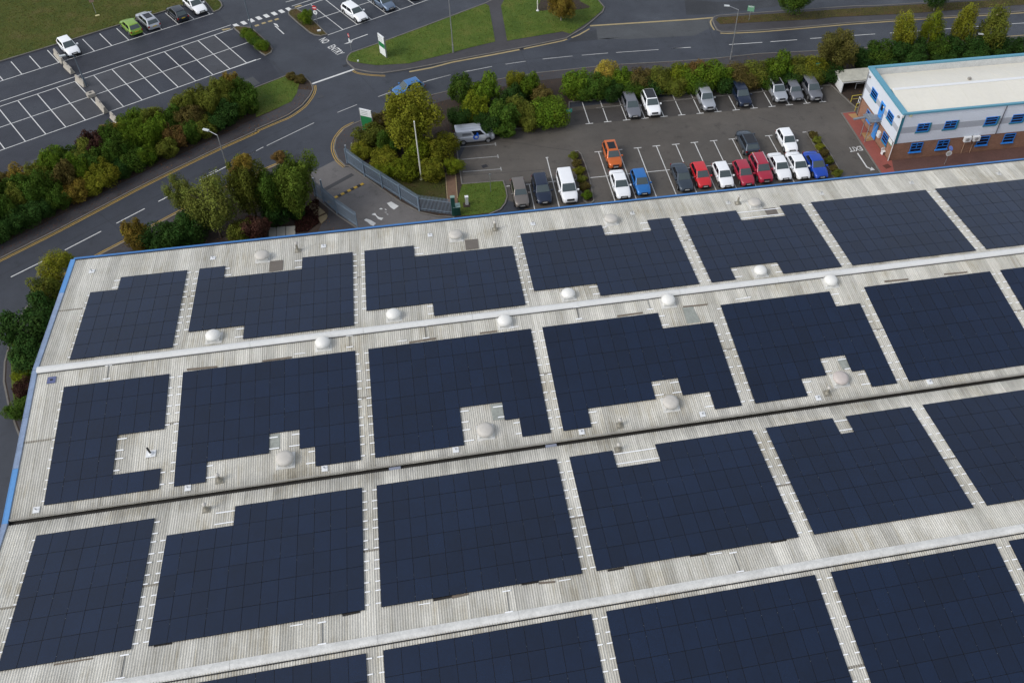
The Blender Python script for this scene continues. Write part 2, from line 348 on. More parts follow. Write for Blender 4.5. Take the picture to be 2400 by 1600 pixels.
# block paving round the office
M_REDP = mat('red block paving', (0.27, 0.075, 0.058), 0.75, noise=[(0.5, 0.25), (5, 0.2), (16, 0.25)])
M_BROWNP = mat('stained brick paving', (0.105, 0.052, 0.042), 0.75, noise=[(0.5, 0.35), (5, 0.35), (18, 0.3)])
M_TANP = mat('tan paving', (0.26, 0.16, 0.095), 0.8, noise=[(0.8, 0.2), (9, 0.25)])
pv = [(83.75, 14.2), (130, 14.2), (130, 25.1), (85.5, 25.1), (85.5, 35.4), (83.75, 35.4)]
struct('block_paving', MB().prism(pv, -0.04, 0.10), M_REDP); kerbs.kerb([(83.68, 14.2), (83.68, 35.4), (85.5, 35.45)], 0.16, -0.03, 0.11)
struct('brick_apron', MB().sheet([(86.0, 20.4), (130, 20.4), (130, 25.1), (86.0, 25.1), (85.4, 23.2)], 0.104), M_BROWNP)
struct('paved_path', MB().sheet([(88, 14.2), (130, 14.2), (130, 20.4), (88, 20.4)], 0.104), M_TANP)

# field on the upper left and car-park islands
fieldE = v2(QL(1, [(-900, 850), (0, 570), (600, 388), (1000, 263), (1480, 117), (1720, 45), (1870, -2), (1965, 115)]) + QL(1, [(2015, 95), (2042, 60), (2030, 25), (1990, -10)])) + v2([G(500, -60), G(400, -260), G(-500, -260), G(-700, 100)])
slab('grass_field', fieldE, M_FIELD, 0.10, False); kerbs.kerb(v2(QL(1, [(-900, 850), (0, 570), (600, 388), (1000, 263), (1480, 117), (1720, 45), (1870, -2), (1965, 115), (2015, 95), (2042, 60), (2030, 25), (1990, -10)])), 0.15, -0.03, 0.115)
TURF.append((fieldE, 0.10))
isl1 = v2(QL(2, [(186, 258), (215, 250), (275, 252), (350, 262), (440, 340), (528, 428), (543, 458), (530, 488), (482, 515), (440, 490), (300, 360)]))
slab('kerbed_island', isl1, M_ROUGH); TURF.append((isl1, 0.10))
isl2 = v2(QL(2, [(692, 118), (715, 97), (762, 85), (850, 135), (950, 225), (1045, 322), (990, 334), (930, 325), (890, 305), (790, 225), (695, 140)]))
slab('kerbed_island', isl2, M_ROUGH); TURF.append((isl2, 0.10))
pl1 = v2(QL(9, [(738, 450), (765, 418), (800, 412), (832, 442), (870, 540), (905, 650), (948, 868), (925, 888), (885, 886), (852, 862), (800, 690)]))
slab('planting_strip', pl1, M_SOIL); TURF.append((pl1, 0.10))
pl2 = v2(QL(10, [(1140, 240), (1165, 228), (1215, 238), (1260, 295), (1330, 395), (1452, 605), (1452, 645), (1395, 655), (1300, 510)]))
slab('planting_strip', pl2, M_SOIL); TURF.append((pl2, 0.10))
kerbs.kerb([(84.6, 41.75), (52.9, 41.2)], 0.15, 0, 0.125)
struct('kerbs', kerbs, M_KERB)

M_REP1 = asphalt('old pale asphalt repair', (0.062, 0.066, 0.070), 0.68, 0.16); M_REP2 = asphalt('fresh dark asphalt repair', (0.024, 0.026, 0.031), 0.55, 0.14)
struct('road_repair', MB().sheet(v2(QL(3, [(1560, 268), (1500, 246), (2352, 192)]) + QL(4, [(870, 188), (1040, 172), (1050, 250), (900, 330), (300, 362), (0, 360)]) + QL(3, [(1800, 345), (1570, 370)])), 0.0042), M_REP1)
struct('road_repair', MB().sheet(v2(QL(3, [(1380, 325), (1560, 275), (1572, 368), (1400, 380), (1290, 392)])), 0.0046), M_REP2)
struct('road_repair', MB().sheet(v2(QL(2, [(0, 1080 + 470), (330, 1400), (340, 1412), (5, 1568)])), 0.0044), M_REP2)
struct('road_repair', MB().sheet(v2(QL(7, [(1350, 430), (1500, 470), (1560, 560), (1480, 600), (1330, 640), (1180, 600)])), 0.0044), M_REP2)
struct('road_repair', MB().sheet([LP(2.0, -6.2), LP(30, -5.4), LP(30, -3.4), LP(2.0, -4.0)], 0.0046), M_REP1)
struct('road_repair', MB().sheet(v2(QL(4, [(800, 0), (1100, 20), (1700, 0), (1650, 60), (1100, 130), (820, 140)])), 0.0044), M_REP2)
# ---- painted markings
sm_ = MB()
for c_, L_s in ((2, [(0, 1500), (480, 1265), (900, 1065), (1300, 900)]), (3, [(0, 712), (600, 590), (1340, 495), (2130, 430)]), (6, [(-100, 1600), (560, 1270), (1300, 895), (2200, 440)])): sm_.line(v2(QL(c_, L_s)), 0.05, 0.0052)
for c_, a_, b_ in ((2, (1350, 700), (1640, 1010)), (3, (860, 452), (960, 690)), (6, (900, 960), (1160, 1190)), (4, (1000, 165), (1120, 540)), (2, (510, 548), (660, 700)), (33, (0, 1130), (260, 1420)), (8, (1180, 640), (2200, 560)), (9, (0, 300), (760, 410)), (10, (700, 100), (1100, 240))): 
    p_, q_ = Q(c_, *a_).xy, Q(c_, *b_).xy; sm_.line([tuple(p_.lerp(q_, f_) + Vector((rng.normal(0, .06), rng.normal(0, .06)))) for f_ in (0, .2, .4, .6, .8, 1)], 0.045, 0.0085)
struct('road_seams', sm_, mat('bitumen seal', (0.016, 0.016, 0.018), 0.5))
mk = MB()
def dash(c, *segs, w=0.12, mb=None, z=0.012):
    for a, b in segs: (mb or mk).line(v2([Q(c, *a), Q(c, *b)]), w, z)
# left lot
for t0, s0, s1, cr in ((Q(1, 0, 1385), -40, None, (1, 2352, 550)), (Q(1, 0, 1172), -40, None, (1, 2280, 392)), (Q(1, 0, 980), -40, None, (1, 2140, 268)), (Q(1, 0, 935), -40, None, (1, 2120, 232)), (Q(1, 0, 750), -40, None, (1, 1960, 125))):
    e = Q(*cr); a = Vector((t0.x, t0.y)); b = Vector((e.x, e.y)); dd = (b - a).normalized()
    mk.line([tuple(a - dd * 40), tuple(b)], 0.11, 0.012)
mk.line(v2(QL(2, [(0, 690), (435, 540)])), 0.11, 0.013)
bt = [lot_st(Q(1, x, y)) for x, y in ((233, 1300), (425, 1232), (607, 1167), (788, 1103), (968, 1045), (1133, 980), (1303, 922), (1470, 863), (1635, 805), (1803, 747), (1962, 690), (2112, 635), (2265, 580))]
s_first = bt[0][0]; pitch = (bt[-1][0] - s_first) / 12.0
tU = lot_st(Q(1, 1190, 587))[1]; tM = lot_st(Q(1, 1160, 770))[1]; tT = lot_st(Q(1, 1030, 420))[1]; tK = lot_st(Q(1, 905, 310))[1]
skew = lot_st(Q(1, 1190, 587))[0] - lot_st(Q(1, 1470, 863))[0]
for i in range(-14, 13):
    s = s_first + i * pitch
    mk.line([LP(s, 0.0), LP(s + skew, tU)], 0.11, 0.013)
s2 = lot_st(Q(1, 1187, 375))[0]
for i in range(-18, 6):
    s = s2 + i * pitch * 0.985
    mk.line([LP(s, tT), LP(s + (skew * (tK - tT) / tU), tK - 0.15)], 0.11, 0.013)
for i, row in ((2, 0), (3, 0), (4, 0), (8, 0), (9, 0), (10, 0), (11, 0), (4, 1), (5, 1), (6, 1), (7, 1), (10, 1), (11, 1), (3, 1)):
    if (i, row) in ((9, 0), (8, 1)): continue
    a, b = (0.0, tM) if row == 0 else (tM, tU)
    k0, k1 = skew * a / tU, skew * b / tU; s = s_first + i * pitch
    struct('worn_bay_surface', MB().sheet([LP(s + k0, a), LP(s + pitch + k0, a), LP(s + pitch + k1, b), LP(s + k1, b)], 0.0075), M_LOT2)
# upper right lot
dash(2, ((1050, 325), (1975, 0)), ((910, 190), (1500, 0)), ((760, 85), (1035, -10)), ((720, 60), (950, -15)), ((665, 22), (750, 0)), w=0.11)
dash(2, ((1190, 275), (897, 45)), ((1325, 230), (1030, 0)), ((1455, 182), (1180, -30)), ((1590, 130), (1380, -25)), ((1720, 90), (1560, -20)), ((1845, 40), (1760, -15)), w=0.11, z=0.014)
# zebra, arrows, give-way bars
zb = MB()
for x, y in ((210, 237), (280, 213), (350, 191), (418, 169), (488, 149), (560, 128), (627, 107), (693, 87)):
    c = Vector(Q(2, x, y)).xy; e = Vector((ldir.x, ldir.y)); n = Vector((lnor.x, lnor.y))
    zb.sheet([c - e * .27 - n * .5, c + e * .33 - n * .5, c + e * .27 + n * .5, c - e * .33 + n * .5], 0.012)
struct('zebra_crossing', zb, M_WHITE)
yb = MB()
for x, y in ((400, 237), (463, 215), (522, 197), (582, 180)):
    c = Vector(Q(2, x, y)).xy; e = Vector((ldir.x, ldir.y)); n = Vector((lnor.x, lnor.y))
    yb.sheet([c - e * .3 - n * .22, c + e * .3 - n * .22, c + e * .3 + n * .22, c - e * .3 + n * .22], 0.012)
for q in ([(75, 272), (160, 258), (155, 270), (90, 285)], ): yb.sheet(v2(QL(2, q)), 0.012)
yb.sheet(v2(QL(33, [(395, 128), (480, 95), (540, 105), (470, 130), (400, 150)])), 0.012)
struct('yellow_markings', yb, M_YEL2)
ar = MB()
ar.line(v2(QL(33, [(200, 630), (35, 480)])), 0.16, 0.012); ar.sheet(v2(QL(33, [(5, 430), (75, 448), (110, 510), (85, 500), (60, 472), (25, 460)])), 0.013)
ar.line(v2(QL(33, [(1740, 635), (1385, 765)])), 0.15, 0.012); ar.sheet(v2(QL(33, [(1300, 815), (1470, 745), (1430, 800), (1400, 790), (1380, 805)])), 0.013)
ar.line([(82.47, 27.2), (82.50, 24.35)], 0.17, 0.012); ar.line([(82.50, 24.4), (82.85, 24.0)], 0.17, 0.013); ar.sheet([(83.25, 23.75), (82.62, 23.70), (83.05, 24.35)], 0.014)
struct('direction_arrows', ar, M_WHITE)
mk.line(v2(QL(2, [(905, 773), (1290, 640)])), 0.30, 0.012)
# centre line of the main road
dash(6, ((-400, 1800), (-100, 1660)), ((100, 1565), (470, 1382)), ((595, 1318), (930, 1145)), ((1070, 1072), (1330, 937)), ((1455, 872), (1665, 765)), ((1830, 678), (2105, 538)), ((2210, 483), (2352, 408)), w=0.12)
cl = MB()
dash(2, ((30, 1560), (-40, 1592)), ((250, 1462), (460, 1352)), ((490, 1340), (925, 1130)), ((1140, 1035), (1320, 963)), ((1515, 890), (1640, 845)), ((1900, 765), (2180, 690)), ((2280, 668), (2352, 650)), w=0.11, mb=cl)
dash(3, ((0, 745), (215, 690)), ((320, 668), (600, 613)), ((725, 592), (910, 565)), ((1065, 545), (1340, 517)), ((1425, 510), (1665, 490)), ((1740, 485), (2130, 458)), ((2260, 447), (2352, 440)), w=0.11, mb=cl)
struct('worn_centre_line', cl, mat('half worn paint', (0.42, 0.42, 0.41), 0.6, noise=[(1.2, 0.4), (14, 0.3)]))
dash(4, ((690, 447), (860, 437)), ((1210, 412), (1515, 392)), ((1590, 386), (1835, 368)), ((1955, 357), (2200, 340)), w=0.11)
dash(5, ((763, 330), (985, 315)), ((1120, 306), (1400, 286)), ((1490, 278), (1700, 263)), ((1850, 252), (2080, 236)), ((2235, 222), (2452, 207)), w=0.11)
# staff car park bays (T heads)
def T(p0, ylen, cap=0.95, w=0.1):
    mk.line([(p0.x, p0.y), (p0.x, p0.y + ylen)], w, 0.012); mk.line([(p0.x - cap / 2, p0.y), (p0.x + cap / 2, p0.y)], w * 1.15, 0.014)
for x, y in ((990, 415), (1175, 398), (1350, 380), (1522, 362), (1700, 347), (1872, 330), (2048, 314), (2220, 298)): T(Q(9, x, y), -15)
for x, y in ((790, 268),): T(Q(10, x, y), -15)
e = Q(10, 1125, 235); mk.line([(e.x - 0.35, e.y), (e.x + 0.2, e.y)], 0.11, 0.014)
mk.line([Q(9, 905, 655).xy, Q(10, 1115, 458).xy], 0.1, 0.013)
mk.line([Q(9, 515, 468).xy, Q(9, 632, 930).xy], 0.1, 0.012); mk.line([Q(9, 505, 470).xy, Q(9, 530, 467).xy], 0.12, 0.014)
mk.line([Q(9, 355, 715).xy, Q(9, 407, 955).xy], 0.1, 0.012); mk.line([Q(9, 140, 733).xy, Q(9, 372, 712).xy], 0.1, 0.013); mk.line([Q(9, 530, 693).xy, Q(9, 790, 668).xy], 0.1, 0.013)
for x, y in ((1495, 1137), (1663, 1120), (1837, 1104), (2005, 1088), (2180, 1072)): T(Q(3, x, y), 4.75)
for x, y in ((775, 1058), (945, 1043), (1108, 1027), (1275, 1012), (1440, 995), (1605, 980), (1765, 965), (1925, 950), (2070, 937)): T(Q(4, x, y), 4.75)
struct('white_markings', mk, M_WHITE)
wm = MB()
for a, b in (((295, 1355), (632, 1325)), ((312, 1467), (655, 1437))):
    p, q = Q(3, *a), Q(3, *b); wm.line([p.xy, q.xy], 0.11, 0.012); wm.line([(q.x, q.y - 0.35), (q.x, q.y + 0.35)], 0.12, 0.014)
p, q = Q(8, 1195, 600), Q(8, 1545, 573); wm.line([p.xy, q.xy], 0.11, 0.012); wm.line([(q.x, q.y - 0.35), (q.x, q.y + 0.35)], 0.12, 0.014)
struct('worn_bay_lines', wm, M_WORN)
# worn letters on the entrance drive
wl = MB()
for q in ([(1600, 1138), (1645, 1105), (1700, 1118), (1760, 1140), (1875, 1210), (1812, 1272), (1740, 1240), (1690, 1190)], [(1775, 1015), (1800, 990), (1855, 975), (1895, 1040), (1950, 1072), (2045, 1088), (1998, 1140), (1920, 1108), (1860, 1030)],
          [(1945, 885), (1975, 862), (2015, 866), (2025, 890), (1980, 895)], [(2070, 885), (2100, 880), (2125, 912), (2090, 905)], [(2060, 952), (2130, 955), (2105, 968)], [(2110, 990), (2165, 1005), (2140, 1015)]): wl.sheet(v2(QL(35, q)), 0.013)
wl.sheet(v2(QL(7, [(2182, 888), (2222, 873), (2292, 915), (2248, 947), (2215, 925)])), 0.013)
struct('worn_road_lettering', wl, M_WHITE)
# yellow lines
yl = MB()
ypath = v2(QL(6, [(-900, 1860), (0, 1420), (500, 1170), (900, 960), (1250, 774), (1600, 598), (2000, 405), (2352, 246)]) + QL(2, [(390, 1215), (595, 1127), (705, 1080), (835, 990), (905, 905), (938, 835), (936, 785)]))
yp = smooth_path(ypath, 5)
for o in (0.06, -0.16): yl.line([tuple(p) for p in offset(yp, -o)], 0.09, 0.012)
for pts in ([(1285, 648), (1330, 672), (1450, 690), (1580, 697)],):
    p = smooth_path(v2(QL(2, pts)), 5)
    for o in (0.06, -0.16): yl.line([tuple(x) for x in offset(p, o)], 0.09, 0.012)
p = smooth_path(v2(QL(2, [(1215, 1532), (1143, 1465), (1106, 1370), (1126, 1275), (1202, 1183), (1302, 1132)])), 6)
for o in (0.05, 0.28): yl.line([tuple(x) for x in offset(p, o)], 0.09, 0.012)
yl.line(v2(QL(2, [(1420, 1085), (1650, 999), (2000, 873), (2230, 820)]) + QL(3, [(650, 730), (1010, 670)])), 0.09, 0.012)
p = smooth_path(v2(swK[4:12]), 4)
for o in (0.22, 0.42): yl.line([tuple(x) for x in offset(p, -o)], 0.09, 0.012)
struct('yellow_lines', yl, M_YEL)
yf = MB()
yf.line(v2(QL(2, [(1800, 662), (2000, 625), (2200, 573)]) + QL(3, [(300, 562), (600, 507), (860, 457)])), 0.3, 0.012); yf.line(v2(QL(3, [(890, 452), (1250, 377), (1290, 362)])), 0.26, 0.012); yf.line(v2(QL(3, [(1330, 350), (1400, 322), (1495, 268)])), 0.24, 0.012)
yf.line(v2(QL(3, [(1500, 240), (2352, 186)]) + QL(4, [(870, 181), (1080, 163)])), 0.34, 0.012)
yf.line([tuple(x) for x in smooth_path(v2(QL(4, [(1060, 172), (1040, 200), (1048, 235), (1075, 280)])), 4)], 0.22, 0.012)
yf.line(v2(QL(4, [(1130, 308), (1200, 310), (1500, 296), (1900, 263)]) + QL(5, [(700, 230), (1300, 187), (1900, 151), (2352, 120), (3000, 80)])), 0.26, 0.012)
yf.line(v2(QL(3, [(1010, 684), (1720, 610), (2352, 574)]) + QL(4, [(1100, 549), (1480, 508), (1970, 484)]) + [Vector((100, 50.0, 0)), Vector((125, 49.8, 0))]), 0.2, 0.012)
for a, b in (((90, 1240), (95, 1330)), ((50, 960), (60, 1000)), ((20, 880), (70, 950))): pass
struct('faded_yellow_lines', yf, M_YEL2)
# lettering
def letters(name, txt, origin, bx, up_, m, width, height, z=0.013):
    cu = bpy.data.curves.new('t', 'FONT'); cu.body = txt; cu.size = 1.0; cu.offset = 0.012
    o = bpy.data.objects.new('t', cu); COL.objects.link(o); bpy.context.view_layer.update()
    me = bpy.data.meshes.new_from_object(o); bpy.data.objects.remove(o)
    xs = [v.co.x for v in me.vertices]; ys = [v.co.y for v in me.vertices]
    x0, x1, y0, y1 = min(xs), max(xs), min(ys), max(ys)
    bx = Vector(bx).normalized(); up_ = Vector(up_).normalized()
    for v in me.vertices:
        a = (v.co.x - x0) / (x1 - x0) * width; b = (v.co.y - y0) / (y1 - y0) * height
        p = Vector(origin) + bx * a + up_ * b; v.co = (p.x, p.y, z)
    me.name = name
    return put(name, me, m)
a = Q(33, 835, 742); b = Q(33, 1190, 1032); bl = (b - a).length; upv = Q(33, 960, 690) - a
tag(letters('road_lettering', 'NO', (a.x, a.y), (b - a).xy, upv.xy, M_WHITE, bl * 0.25, 1.12), kind='structure')
c = a + (b - a) * 0.46
tag(letters('road_lettering', 'ENTRY', (c.x, c.y), (b - a).xy, upv.xy, M_WHITE, bl * 0.54, 1.12), kind='structure')
tag(letters('road_lettering', 'EXIT', (83.40, 28.5), (-1, -0.04), (0, -1), M_WHITE, 1.72, 0.88), kind='structure')
# ================================================================== WAREHOUSE with its solar roof
XL, XR = -2.35, 112.0
M_ROOF = bpy.data.materials.new('weathered roof sheet'); M_ROOF.use_nodes = True
def _roof():
    t = M_ROOF.node_tree; b = t.nodes['Principled BSDF']; L = t.links.new
    b.inputs['Roughness'].default_value = 0.62; b.inputs['Specular IOR Level'].default_value = 0.3
    g = node(t, 'ShaderNodeNewGeometry'); oi = node(t, 'ShaderNodeObjectInfo'); at = node(t, 'ShaderNodeAttribute', attribute_name='sheet')
    ad = node(t, 'ShaderNodeMath', operation='ADD'); L(oi.outputs['Random'], ad.inputs[0]); L(at.outputs['Fac'], ad.inputs[1])
    fr = node(t, 'ShaderNodeMath', operation='FRACT'); L(ad.outputs[0], fr.inputs[0])
    mp = node(t, 'ShaderNodeMapping'); mp.inputs['Scale'].default_value = (1.0, 0.05, 0.05); L(g.outputs['Position'], mp.inputs['Vector'])
    st = node(t, 'ShaderNodeTexNoise'); st.inputs['Scale'].default_value = 5.5; st.inputs['Detail'].default_value = 5; st.inputs['Roughness'].default_value = 0.75; L(mp.outputs[0], st.inputs['Vector'])
    bl = node(t, 'ShaderNodeTexNoise'); bl.inputs['Scale'].default_value = 0.22; bl.inputs['Detail'].default_value = 6; bl.inputs['Roughness'].default_value = 0.65; L(g.outputs['Position'], bl.inputs['Vector'])
    fn = node(t, 'ShaderNodeTexNoise'); fn.inputs['Scale'].default_value = 9.0; fn.inputs['Detail'].default_value = 5; L(g.outputs['Position'], fn.inputs['Vector'])
    mx = node(t, 'ShaderNodeMath', operation='MULTIPLY'); L(st.outputs['Fac'], mx.inputs[0]); L(bl.outputs['Fac'], mx.inputs[1])
    r = node(t, 'ShaderNodeValToRGB'); e = r.color_ramp.elements
    e[0].position = 0.07; e[0].color = (0.255, 0.215, 0.150, 1); e[1].position = 0.34; e[1].color = (0.65, 0.63, 0.565, 1)
    x = e.new(0.16); x.color = (0.47, 0.435, 0.35, 1); x = e.new(0.23); x.color = (0.565, 0.545, 0.478, 1)
    L(mx.outputs[0], r.inputs['Fac'])
    # dirt that sits in the troughs of the sheet (height of the profile kept as an attribute)
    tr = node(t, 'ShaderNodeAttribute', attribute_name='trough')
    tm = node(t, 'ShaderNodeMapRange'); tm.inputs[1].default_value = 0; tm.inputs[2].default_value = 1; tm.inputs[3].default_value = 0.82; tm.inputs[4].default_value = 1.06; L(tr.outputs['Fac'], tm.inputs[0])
    s1 = node(t, 'ShaderNodeMapRange'); s1.inputs[3].default_value = 0.80; s1.inputs[4].default_value = 1.10; L(fr.outputs[0], s1.inputs[0])
    s2 = node(t, 'ShaderNodeMapRange'); s2.inputs[1].default_value = 0.25; s2.inputs[2].default_value = 0.75; s2.inputs[3].default_value = 0.85; s2.inputs[4].default_value = 1.12; L(fn.outputs['Fac'], s2.inputs[0])
    mp2 = node(t, 'ShaderNodeMapping'); mp2.inputs['Scale'].default_value = (1.0, 0.10, 0.10); L(g.outputs['Position'], mp2.inputs['Vector'])
    sk = node(t, 'ShaderNodeTexNoise'); sk.inputs['Scale'].default_value = 1.1; sk.inputs['Detail'].default_value = 8; sk.inputs['Roughness'].default_value = 0.8; L(mp2.outputs[0], sk.inputs['Vector'])
    s3 = node(t, 'ShaderNodeMapRange'); s3.inputs[1].default_value = 0.36; s3.inputs[2].default_value = 0.56; s3.inputs[3].default_value = 0.84; s3.inputs[4].default_value = 1.04; L(sk.outputs['Fac'], s3.inputs[0])
    # silt and lichen that gathers along the valley gutter
    sy = node(t, 'ShaderNodeSeparateXYZ'); L(g.outputs['Position'], sy.inputs[0])
    dy = node(t, 'ShaderNodeMath', operation='ADD'); L(sy.outputs['Y'], dy.inputs[0]); dy.inputs[1].default_value = 13.6
    ab = node(t, 'ShaderNodeMath', operation='ABSOLUTE'); L(dy.outputs[0], ab.inputs[0])
    nn_ = node(t, 'ShaderNodeMath', operation='MULTIPLY_ADD'); L(sk.outputs['Fac'], nn_.inputs[0]); nn_.inputs[1].default_value = 3.0; nn_.inputs[2].default_value = -1.6
    a2 = node(t, 'ShaderNodeMath', operation='ADD'); L(ab.outputs[0], a2.inputs[0]); L(nn_.outputs[0], a2.inputs[1])
    s4 = node(t, 'ShaderNodeMapRange'); s4.inputs[1].default_value = 0.0; s4.inputs[2].default_value = 1.3; s4.inputs[3].default_value = 0.70; s4.inputs[4].default_value = 1.0; L(a2.outputs[0], s4.inputs[0])
    m9 = node(t, 'ShaderNodeMath', operation='MULTIPLY'); L(s3.outputs[0], m9.inputs[0]); L(s4.outputs[0], m9.inputs[1]); s3 = m9
    m0 = node(t, 'ShaderNodeMath', operation='MULTIPLY'); L(s2.outputs[0], m0.inputs[0]); L(s3.outputs[0], m0.inputs[1]); s2 = m0
    m1 = node(t, 'ShaderNodeMath', operation='MULTIPLY'); L(s1.outputs[0], m1.inputs[0]); L(s2.outputs[0], m1.inputs[1])
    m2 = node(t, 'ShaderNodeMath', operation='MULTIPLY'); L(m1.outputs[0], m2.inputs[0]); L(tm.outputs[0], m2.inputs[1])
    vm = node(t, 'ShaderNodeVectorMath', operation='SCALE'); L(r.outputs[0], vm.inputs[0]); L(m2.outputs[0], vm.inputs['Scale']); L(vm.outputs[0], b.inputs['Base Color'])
_roof()
M_CAP = mat('ridge capping', (0.64, 0.64, 0.62), 0.5, noise=[(0.5, 0.12), (5, 0.12), (20, 0.08)])
M_CAP2 = mat('weathered ridge capping', (0.60, 0.595, 0.565), 0.6, noise=[(0.7, 0.25), (4, 0.3), (14, 0.2)])
M_BLUE = mat('blue eaves trim', (0.050, 0.175, 0.42), 0.4, noise=[(0.6, 0.15), (8, 0.1)])
M_BARGE = mat('faded blue verge trim', (0.22, 0.29, 0.42), 0.5, noise=[(0.16, 0.35), (2.5, 0.35), (14, 0.3)])
M_GUT = mat('wet dirty gutter', (0.022, 0.020, 0.017), 0.5, noise=[(0.5, 0.4), (5, 0.4)])
M_ROOFLT = mat('dirty rooflight', (0.135, 0.115, 0.095), 0.5, noise=[(2, 0.2), (9, 0.2)])
M_GRPL = mat('green stained rooflight', (0.27, 0.285, 0.255), 0.5, noise=[(0.8, 0.3), (5, 0.35), (12, 0.3)])
M_DOME = mat('white vent dome', (0.72, 0.71, 0.67), 0.45, noise=[(3, 0.1), (14, 0.06)])
M_DOMEG = mat('grey vent dome', (0.50, 0.475, 0.43), 0.6, noise=[(3, 0.15), (14, 0.12)])

wh = thing('warehouse', 'long low warehouse with pale ribbed double pitched roof edged in blue under solar arrays', 'warehouse', (0, 0, 0))
wall = MB()
yS = ROOF[4][0]
for a, b in (((XL + .3, 14.45), (XR, 14.45)), ((XL + .3, yS), (XR, yS))):
    wall.box(((a[0] + b[0]) / 2, a[1], 3.3), (b[0] - a[0], 0.3, 6.6))
for X in (XL + 0.3, XR):
    pts = [(y, z - 0.25) for y, z in ROOF] + [(yS, 0), (14.5, 0)]
    for d in (-0.12, 0.12): wall.add([(X + d, y, z) for y, z in pts], [tuple(range(len(pts)))])
wall.build('wall', mat('pale blue grey cladding', (0.34, 0.37, 0.42), 0.5, noise=[(0.6, 0.1)]), wh)
SW, NR, AMP = 1.04, 6, 0.024
def slope_frame(i):
    (ya, za), (yb, zb) = ROOF[i], ROOF[i + 1]
    L = math.hypot(yb - ya, zb - za); a = math.atan2(zb - za, -(yb - ya))     # a>0 when rising towards the camera
    return Vector((0, ya, za)), L, a
def sheet_prof(n=24):
    out = []
    for k in range(n + 1):
        ph = 2 * math.pi * k / 4.0
        out.append((SW * k / n, AMP * math.cos(ph), 0.5 + 0.5 * math.cos(ph)))
    return out
def sheet_mesh(name, L, tilt):
    pr = sheet_prof(); v = []; tr = []
    for x, z, tq in pr: v.append((x, 0, z + 0.0)); v.append((x, -L, z + tilt)); tr += [tq, tq]
    f = [(2 * k, 2 * k + 1, 2 * k + 3, 2 * k + 2) for k in range(len(pr) - 1)]
    me = bpy.data.meshes.new(name); me.from_pydata(v, [], f); me.polygons.foreach_set('use_smooth', [True] * len(f))
    a = me.attributes.new('trough', 'FLOAT', 'POINT'); a.data.foreach_set('value', tr); me.update(); return me
NS = int((XR - XL) / SW)
for i in range(4):
    org, L, a = slope_frame(i)
    down = (i % 2 == 1)               # slope i falls towards the camera when odd
    Lh = [L * 0.5 + 0.08, L * 0.5]
    rows = []
    for rrow in range(2):
        s0 = (0.0 if i != 2 else 0.17) if rrow == 0 else L * 0.5
        # laps: the upper sheet always rides over the lower one
        lift = 0.012 if ((rrow == 0) == down) else 0.0
        rows.append((s0, (Lh[0] if i != 2 else Lh[0] - 0.17) if rrow == 0 else (L * 0.5 if i != 1 else L * 0.5 - 0.17), lift))
    single = {1: (1,), 2: (0, 1)}.get(i, ())
    for rrow, (s0, ln, lift) in enumerate(rows):
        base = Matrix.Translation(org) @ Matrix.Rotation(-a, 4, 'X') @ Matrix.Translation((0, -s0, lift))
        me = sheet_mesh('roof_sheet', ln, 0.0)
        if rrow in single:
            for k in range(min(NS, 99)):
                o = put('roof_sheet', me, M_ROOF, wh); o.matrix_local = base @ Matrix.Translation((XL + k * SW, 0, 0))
            start = 99
        else: start = 0
        pr = sheet_prof(); v = []; f = []; tr = []; sh = []
        for k in range(start, NS + 1):
            b0 = len(v)
            for x, z, tq in pr:
                v.append((XL + k * SW + x, 0, z)); v.append((XL + k * SW + x, -ln, z)); tr += [tq, tq]
            for q in range(len(pr) - 1): f.append((b0 + 2 * q, b0 + 2 * q + 1, b0 + 2 * q + 3, b0 + 2 * q + 2)); sh.append(((k * 0.61803 + i * 0.37 + rrow * 0.11) % 1.0))
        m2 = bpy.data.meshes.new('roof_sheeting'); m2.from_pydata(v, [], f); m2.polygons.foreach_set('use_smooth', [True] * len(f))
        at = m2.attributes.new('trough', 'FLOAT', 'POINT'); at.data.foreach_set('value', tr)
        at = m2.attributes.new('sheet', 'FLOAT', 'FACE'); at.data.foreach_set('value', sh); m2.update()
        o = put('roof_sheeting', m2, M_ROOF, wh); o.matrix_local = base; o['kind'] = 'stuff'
# dirt-filled lap joints
lap = MB()
for i in range(4):
    org, L, a = slope_frame(i)
    s = L * 0.5; y = org.y - s * math.cos(a); z = org.z + s * math.sin(a)
    lap.box(((XL + XR) / 2, y, z + 0.014), (XR - XL, 0.16, 0.03), rx=-a)
lap.build('lap_joint', mat('lap joint dirt', (0.20, 0.18, 0.145), 0.8, noise=[(0.7, 0.35), (6, 0.4)]), wh)
# ridge capping in lengths
def cap_mesh(name, ln, w2, h, rnd=True):
    v = []; n = 8
    for x in (0.01, ln - 0.01):
        for k in range(n + 1):
            t = -1 + 2 * k / n
            zz = h * math.sqrt(max(0, 1 - abs(t) ** 2.2)) if rnd else h * (1 - abs(t) ** 1.2)
            v.append((x, t * w2, zz - abs(t) * w2 * 0.095))
    f = [(k, k + 1, n + 2 + k, n + 1 + k) for k in range(n)]
    me = bpy.data.meshes.new(name); me.from_pydata(v, [], [tuple(reversed(q)) for q in f]); me.polygons.foreach_set('use_smooth', [True] * n); me.update(); return me
CL = 9.35
c1 = cap_mesh('ridge_cap', CL, 0.36, 0.20); c2 = cap_mesh('ridge_cap', CL, 0.34, 0.075, False)
xj = XL + 7.4
put('ridge_cap', cap_mesh('ridge_cap', xj - XL, 0.36, 0.20), M_CAP, wh, (XL, 0, 8.235)); put('ridge_cap', cap_mesh('ridge_cap', xj - XL, 0.34, 0.075, False), M_CAP2, wh, (XL, ROOF[3][0] + 0.20, 8.33))
k = 0
